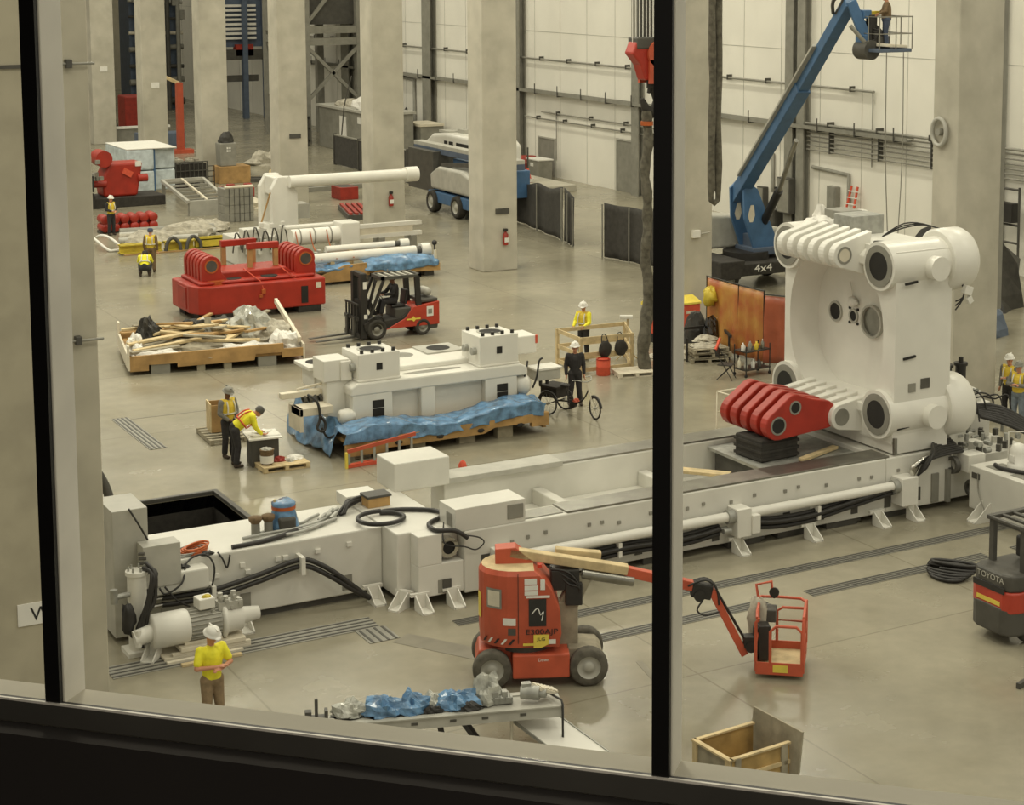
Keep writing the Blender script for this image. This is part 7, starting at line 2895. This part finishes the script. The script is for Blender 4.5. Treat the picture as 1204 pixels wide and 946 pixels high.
b.box(37.2, 134, 0, 39.0, 136, 2.4)
tag(b.build('red_cabinet', 'red_dull', bevel=.1), 'dull red cabinet far away left of the second column', 'cabinet')
b = MB()
b.box(33.8, 124.4, .0, 37.5, 124.7, .9).m = 1
b.box(33.75, 124.3, .9, 37.6, 124.8, 1.05)
tag(b.build('low_barrier', ['grey', 'sign']), 'low grey barrier with a white rail across the far left bay', 'barrier')
b = MB()
b.box(34.0, 119.0, 0, 37.0, 120.5, 1.0)
tag(b.build('storage_box', 'blue_dark', bevel=.05), 'blue storage box on the floor before the low white-railed barrier', 'box')
t = thing('wall_plinth', 'grey cabinet on the wall post behind the white van', 'cabinet', (49.0, 106.5, 0))
b = MB(t)
b.box(48.0, 105.6, 0, 49.6, 108.0, 1.9)
b.m = 1
b.box(47.9, 105.5, 1.9, 49.6, 108.1, 2.05)
b.build('case', ['grey', 'cream'], t)
b = MB()
b.lump((49.0, 110.4, 0), (.7, 1.2, 2.6), 163, amp=.3)
tag(b.build('hung_sheet', 'curtain'), 'dark hanging sheet by the wall left of the grey cabinet', 'sheet')
# ------------------------------------------------------------------ people
def capsule(b, p0, p1, r0, r1, n=12):
    p0, p1 = Vector(p0), Vector(p1)
    b.sph(p0, r0, n)
    b.sph(p1, r1, n)
    if (p1 - p0).length > 1e-4:
        b.cyl(p0, p1, r0, r1, n=n)

STAND = dict(pel=(0, 0, .95), wst=(0, 0, 1.1), cst=(0, 0, 1.32), nck=(-.01, 0, 1.5), hed=(.02, 0, 1.64), hdir=(1, 0, -.1),
             shL=(0, .19, 1.43), elL=(-.03, .25, 1.15), wrL=(.04, .25, .9), shR=(0, -.19, 1.43), elR=(-.03, -.25, 1.15), wrR=(.04, -.25, .9),
             hiL=(0, .09, .92), knL=(.03, .11, .5), anL=(-.01, .12, .09), hiR=(0, -.09, .92), knR=(.03, -.11, .5), anR=(-.01, -.12, .09), toe=(1, 0, 0))

def person(label, loc, rz, pose=None, top='navy', legs='navy', skin='skin', vest=None, hat='hard', hatm='sign', sleeve=True, band='hivis_band', fat=1.0, group=None):
    P = {k: Vector(v) for k, v in {**STAND, **(pose or {})}.items()}
    t = thing('person', label, 'person', loc, rz)
    H, hd = P['hed'], P['hdir'].normalized()
    side = Vector((0, 0, 1)).cross(hd).normalized()
    upv = hd.cross(side).normalized()
    b = MB()
    # torso, head and limbs of one skin
    capsule(b, P['pel'], P['wst'], .12, .115)
    capsule(b, P['wst'], P['cst'], .115, .13)
    capsule(b, P['cst'], P['nck'], .11, .06)
    capsule(b, P['nck'], H - upv * .06, .055, .06)
    b.T = Matrix((( hd.x, side.x, upv.x, H.x), (hd.y, side.y, upv.y, H.y), (hd.z, side.z, upv.z, H.z), (0, 0, 0, 1)))
    b.sph((0, 0, .02), (.098, .078, .11), 16)
    b.sph((.03, 0, -.06), (.06, .056, .062), 12)
    b.sph((.075, 0, -.085), .024, 8)
    b.cyl((.085, 0, .03), (.108, 0, -.022), .012, .018, 8)
    for s_ in (-1, 1):
        b.sph((-.005, s_ * .078, -.005), (.022, .012, .032), 8)
        b.sph((.075, s_ * .032, .045), (.018, .026, .012), 8)
    b.sph((.088, 0, -.05), (.014, .026, .01), 8)
    b.T = None
    for s_ in 'LR':
        capsule(b, P['cst'] + Vector((0, 0, .06)), P['sh' + s_], .09, .062)
        capsule(b, P['sh' + s_], P['el' + s_], .055, .042)
        capsule(b, P['el' + s_], P['wr' + s_], .042, .028)
        capsule(b, P['pel'], P['hi' + s_], .11, .095)
        capsule(b, P['hi' + s_], P['kn' + s_], .085, .058)
        capsule(b, P['kn' + s_], P['an' + s_], .056, .038)
        # hand: palm, four fingers of different length and a thumb
        w_ = P['wr' + s_]
        d = (w_ - P['el' + s_]).normalized()
        d = P.get('hand' + s_, d).normalized() if 'hand' + s_ in P else d
        q = Vector((1, 0, 0)) - d * d.x
        q = q.normalized() if q.length > .2 else Vector((0, 0, 1)).cross(d).normalized()
        n_ = d.cross(q) * (1 if s_ == 'L' else -1)
        capsule(b, w_ + d * .02, w_ + d * .085, .026, .026, 10)
        capsule(b, w_ + d * .04 + q * .018, w_ + d * .085 + q * .022, .02, .018, 8)
        capsule(b, w_ + d * .04 - q * .018, w_ + d * .085 - q * .022, .02, .018, 8)
        for k, (o, L_) in enumerate(((.032, .075), (.011, .085), (-.011, .08), (-.032, .062))):
            a0 = w_ + d * .09 + q * o
            a1 = a0 + d * L_ * .55 - n_ * .012
            a2 = a1 + d * L_ * .35 - n_ * .03
            capsule(b, a0, a1, .0105, .0095, 8)
            capsule(b, a1, a2, .0095, .0085, 8)
        th0 = w_ + d * .03 + q * .025
        th1 = th0 + d * .035 + q * .032
        capsule(b, th0, th1, .014, .0115, 8)
        capsule(b, th1, th1 + d * .035 + q * .006 - n_ * .01, .011, .009, 8)
    b.build('body', skin, t, remesh=.0085)
    b = MB()
    for s_ in (-1, 1):
        b.sph(H + hd * .088 + side * s_ * .032 + upv * .018, .011, 8)
    b.build('eyes', 'ink', t)
    # trousers
    b = MB()
    capsule(b, P['pel'] + Vector((0, 0, .05)), P['pel'], .135 * fat, .14 * fat)
    for s_ in 'LR':
        capsule(b, P['pel'], P['hi' + s_], .13 * fat, .115)
        capsule(b, P['hi' + s_], P['kn' + s_], .11, .082)
        capsule(b, P['kn' + s_], P['an' + s_].lerp(P['kn' + s_], .12), .08, .075)
    b.build('trousers', legs, t, remesh=.014)
    # boots
    toe = P['toe'].normalized()
    for s_ in 'LR':
        b = MB()
        a = P['an' + s_]
        fwd = P.get('toe' + s_, toe).normalized()
        capsule(b, a, a + Vector((0, 0, .08)), .055, .06)
        capsule(b, a + Vector((0, 0, -.04)) - fwd * .02, a + fwd * .15 + Vector((0, 0, -.045)), .05, .042)
        b.build('boot', 'boot', t, remesh=.012)
    # jacket or shirt
    b = MB()
    capsule(b, P['pel'] + (P['wst'] - P['pel']) * .1, P['wst'], .14 * fat, .14 * fat)
    capsule(b, P['wst'], P['cst'], .14 * fat, .155)
    capsule(b, P['cst'], P['nck'] - (P['nck'] - P['cst']) * .2, .14, .07)
    for s_ in 'LR':
        capsule(b, P['wst'] + (P['sh' + s_] - P['cst']) * .35, P['cst'] + (P['sh' + s_] - P['cst']) * .45, .11, .12)
        capsule(b, P['cst'] + (P['sh' + s_] - P['cst']) * .4, P['sh' + s_], .115, .082)
        if sleeve:
            capsule(b, P['sh' + s_], P['el' + s_], .08, .064)
            capsule(b, P['el' + s_], P['wr' + s_].lerp(P['el' + s_], .08), .062, .048)
        else:
            capsule(b, P['sh' + s_], P['sh' + s_].lerp(P['el' + s_], .7), .08, .07)
    b.build('jacket' if sleeve else 'shirt', top, t, remesh=.013)
    if vest:
        b = MB()
        capsule(b, P['wst'] + (P['wst'] - P['cst']) * .3, P['wst'], .152 * fat, .155 * fat)
        capsule(b, P['wst'], P['cst'], .152 * fat, .165)
        for s_ in 'LR':
            capsule(b, P['wst'] + (P['sh' + s_] - P['cst']) * .35, P['cst'] + (P['sh' + s_] - P['cst']) * .45, .125, .135)
            capsule(b, P['cst'] + (P['sh' + s_] - P['cst']) * .45, P['sh' + s_] * .85 + P['nck'] * .15, .12, .08)
        v_ = b.build('safety_vest', vest, t, remesh=.013)
        ax = (P['cst'] - P['wst']).normalized()
        fw = (P['shL'] - P['shR']).normalized().cross(ax).normalized()
        if fw.dot(Vector((1, 0, 0))) < -.9:
            fw = -fw
        lf = ax.cross(fw)
        b = MB()
        c = P['wst'] + (P['cst'] - P['wst']) * .2
        for zz in (-.03, .03):
            pass
        pts_ = [c + (fw * math.cos(a) * .172 + lf * math.sin(a) * .222) * (fat * .4 + .6) for a in [2 * math.pi * i / 24 for i in range(24)]]
        b.path(pts_, .022, n=6, closed=True)
        for s_ in (-1, 1):
            for f_ in (-1, 1):
                b.path([c + lf * s_ * .12 + fw * f_ * .165, P['cst'] + lf * s_ * .11 + fw * f_ * .165, P['cst'] + ax * .13 + lf * s_ * .1 + fw * f_ * .1], .02, n=6, sub=3)
        b.build('reflective_band', band, v_)
    b = MB()
    b.T = Matrix((( hd.x, side.x, upv.x, H.x), (hd.y, side.y, upv.y, H.y), (hd.z, side.z, upv.z, H.z), (0, 0, 0, 1)))
    if hat == 'hard':
        b.lathe([(.15, .055), (.152, .062), (.125, .072), (.118, .11), (.1, .15), (.06, .178), (.01, .188)], (0, 0, 0), n=22)
        b.sph((.13, 0, .06), (.06, .07, .01), 10)
        b.box(-.12, -.012, .12, .1, .012, .185)
        h_ = b.build('hard_hat', hatm, t)
    elif hat == 'cap':
        b.lathe([(.108, .05), (.108, .08), (.095, .115), (.05, .138), (.01, .142)], (0, 0, 0), n=20)
        b.sph((.13, 0, .055), (.07, .07, .012), 10)
        b.build('cap', hatm, t)
    else:
        b.lathe([(.112, -.02), (.115, .05), (.1, .11), (.05, .14), (.01, .145)], (-.008, 0, 0), n=20)
        b.build('knit_hat', hatm, t)
    b = MB()
    b.T = Matrix((( hd.x, side.x, upv.x, H.x), (hd.y, side.y, upv.y, H.y), (hd.z, side.z, upv.z, H.z), (0, 0, 0, 1)))
    b.sph((-.022, 0, .03), (.088, .083, .09), 14)
    b.build('hair', 'hair', t)
    return t

V = Vector
person('worker in bright yellow shirt and white hard hat with folded arms beyond the ledge', (8.78, 27.65, 0), -80,
       dict(hdir=(1, .25, -.45), elL=(.08, .3, 1.17), wrL=(.24, .05, 1.16), elR=(.07, -.3, 1.18), wrR=(.25, -.02, 1.2), handL=(.3, -1, .15), handR=(.2, 1, .25)), 'hivis', 'khaki', sleeve=False, fat=1.1)
person('worker in yellow vest bending over the drawings on the plan table', (14.33, 42.62, 0), -8,
       dict(pel=(-.05, 0, .95), wst=(.08, 0, 1.07), cst=(.3, 0, 1.22), nck=(.43, 0, 1.3), hed=(.56, 0, 1.33), hdir=(.75, 0, -.7), shL=(.36, .19, 1.26), shR=(.36, -.19, 1.26),
            elL=(.42, .24, .99), wrL=(.58, .18, .8), elR=(.42, -.24, .99), wrR=(.58, -.16, .8), handL=(1, 0, -.15), handR=(1, 0, -.15), hiL=(-.05, .09, .92), hiR=(-.05, -.09, .92), knL=(-.02, .12, .5), knR=(.0, -.12, .5), anL=(-.06, .16, .09), anR=(-.06, -.15, .09)),
       'hivis', 'navy', vest='hivis', hat='knit', hatm='grey_dark', band='hivis_red')
person('worker in amber vest and grey cap standing behind the bending worker', (14.42, 43.55, 0), -70,
       dict(hdir=(1, 0, -.4), elL=(.02, .26, 1.16), wrL=(.18, .14, 1.0), elR=(.02, -.26, 1.16), wrR=(.18, -.12, 1.0), handL=(.5, -1, -.3), handR=(.5, 1, -.3)), 'grey_cloth', 'navy', vest='hivis_amber', hatm='grey', hat='hard', skin='skin_dark')
person('man in black clothes and white hard hat standing behind the tricycle', (24.55, 43.85, 0), -110, dict(hdir=(1, -.1, -.05), anL=(-.01, .16, .09), anR=(-.01, -.16, .09)), 'navy', 'navy')
person('worker in yellow vest and white hard hat inside the timber guard rail', (27.75, 49.0, 0), -150,
       dict(hdir=(.9, .3, -.3), elL=(.1, .26, 1.18), wrL=(.3, .2, 1.1), elR=(.05, -.27, 1.18), wrR=(.24, -.22, 1.05)), 'hivis', 'navy', vest='hivis_amber')
person('worker in amber vest and dark hood standing behind the yellow-backed croucher', (20.72, 71.6, 0), 60, dict(), 'brown_cloth', 'brown_cloth', vest='hivis_amber', hat='knit', hatm='denim')
person('worker crouching with a bright yellow back on the open floor', (20.2, 70.7, 0), 70,
       dict(pel=(-.1, 0, .38), wst=(.0, 0, .5), cst=(.16, 0, .68), nck=(.28, 0, .8), hed=(.4, 0, .84), hdir=(.8, 0, -.6), shL=(.2, .19, .76), shR=(.2, -.19, .76), elL=(.38, .26, .55), wrL=(.5, .16, .36), elR=(.38, -.26, .55), wrR=(.5, -.16, .36),
            hiL=(-.1, .1, .36), hiR=(-.1, -.1, .36), knL=(.28, .2, .46), knR=(.28, -.2, .46), anL=(.05, .17, .09), anR=(.05, -.17, .09)), 'hivis', 'navy', vest='hivis', hat='knit', hatm='hair')
person('worker in dark clothes and white hard hat beside the red rollers', (22.05, 82.3, 0), -70, dict(elL=(.02, .26, 1.18), wrL=(.2, .1, 1.12), elR=(.02, -.26, 1.18), wrR=(.2, -.1, 1.12)), 'navy', 'navy', vest='hivis_amber', fat=1.1)
SIT = dict(pel=(0, 0, .12), wst=(-.03, 0, .27), cst=(-.02, 0, .5), nck=(.0, 0, .68), hed=(.05, 0, .82), hdir=(1, 0, -.05), shL=(0, .19, .61), shR=(0, -.19, .61), elL=(.16, .26, .38), wrL=(.4, .16, .35), elR=(.16, -.26, .38), wrR=(.4, -.14, .35),
           handL=(1, -.2, .1), handR=(1, .2, .1), hiL=(.02, .1, .1), hiR=(.02, -.1, .1), knL=(.42, .14, .1), knR=(.42, -.14, .1), anL=(.52, .14, -.28), anR=(.52, -.14, -.28))
person('forklift driver in dark jacket and cap seated at the wheel', (24.13, 55.4, 1.06), 180, SIT, 'navy', 'navy', hat='cap', hatm='grey_dark', skin='skin_dark')
person('worker in brown coat and blue jeans aloft in the blue lift basket', (KX + .75, KY + .6, KZ + .12), 150, dict(wrL=(.25, .2, 1.12), elL=(.08, .28, 1.2), wrR=(.25, -.2, 1.12), elR=(.08, -.28, 1.2), hdir=(1, 0, .1)), 'brown_cloth', 'denim', hatm='brown_cloth', hat='knit', fat=1.2)
person('worker in grey coat and amber vest at the right edge, nearer of the pair', (33.55, 35.75, 0), 200, dict(wrL=(.26, .05, 1.2), elL=(.1, .27, 1.18), wrR=(.26, -.02, 1.22), elR=(.1, -.27, 1.18), handL=(.3, -1, .1), handR=(.3, 1, .1)), 'grey_cloth', 'denim_pale', vest='hivis_amber', hatm='grey', fat=1.15)
person('worker in dark trousers and white hard hat at the right edge, behind the other', (33.95, 36.55, 0), 200, dict(wrL=(.26, .05, 1.2), elL=(.1, .27, 1.18)), 'grey_cloth', 'navy', vest='hivis_amber', fat=1.1)
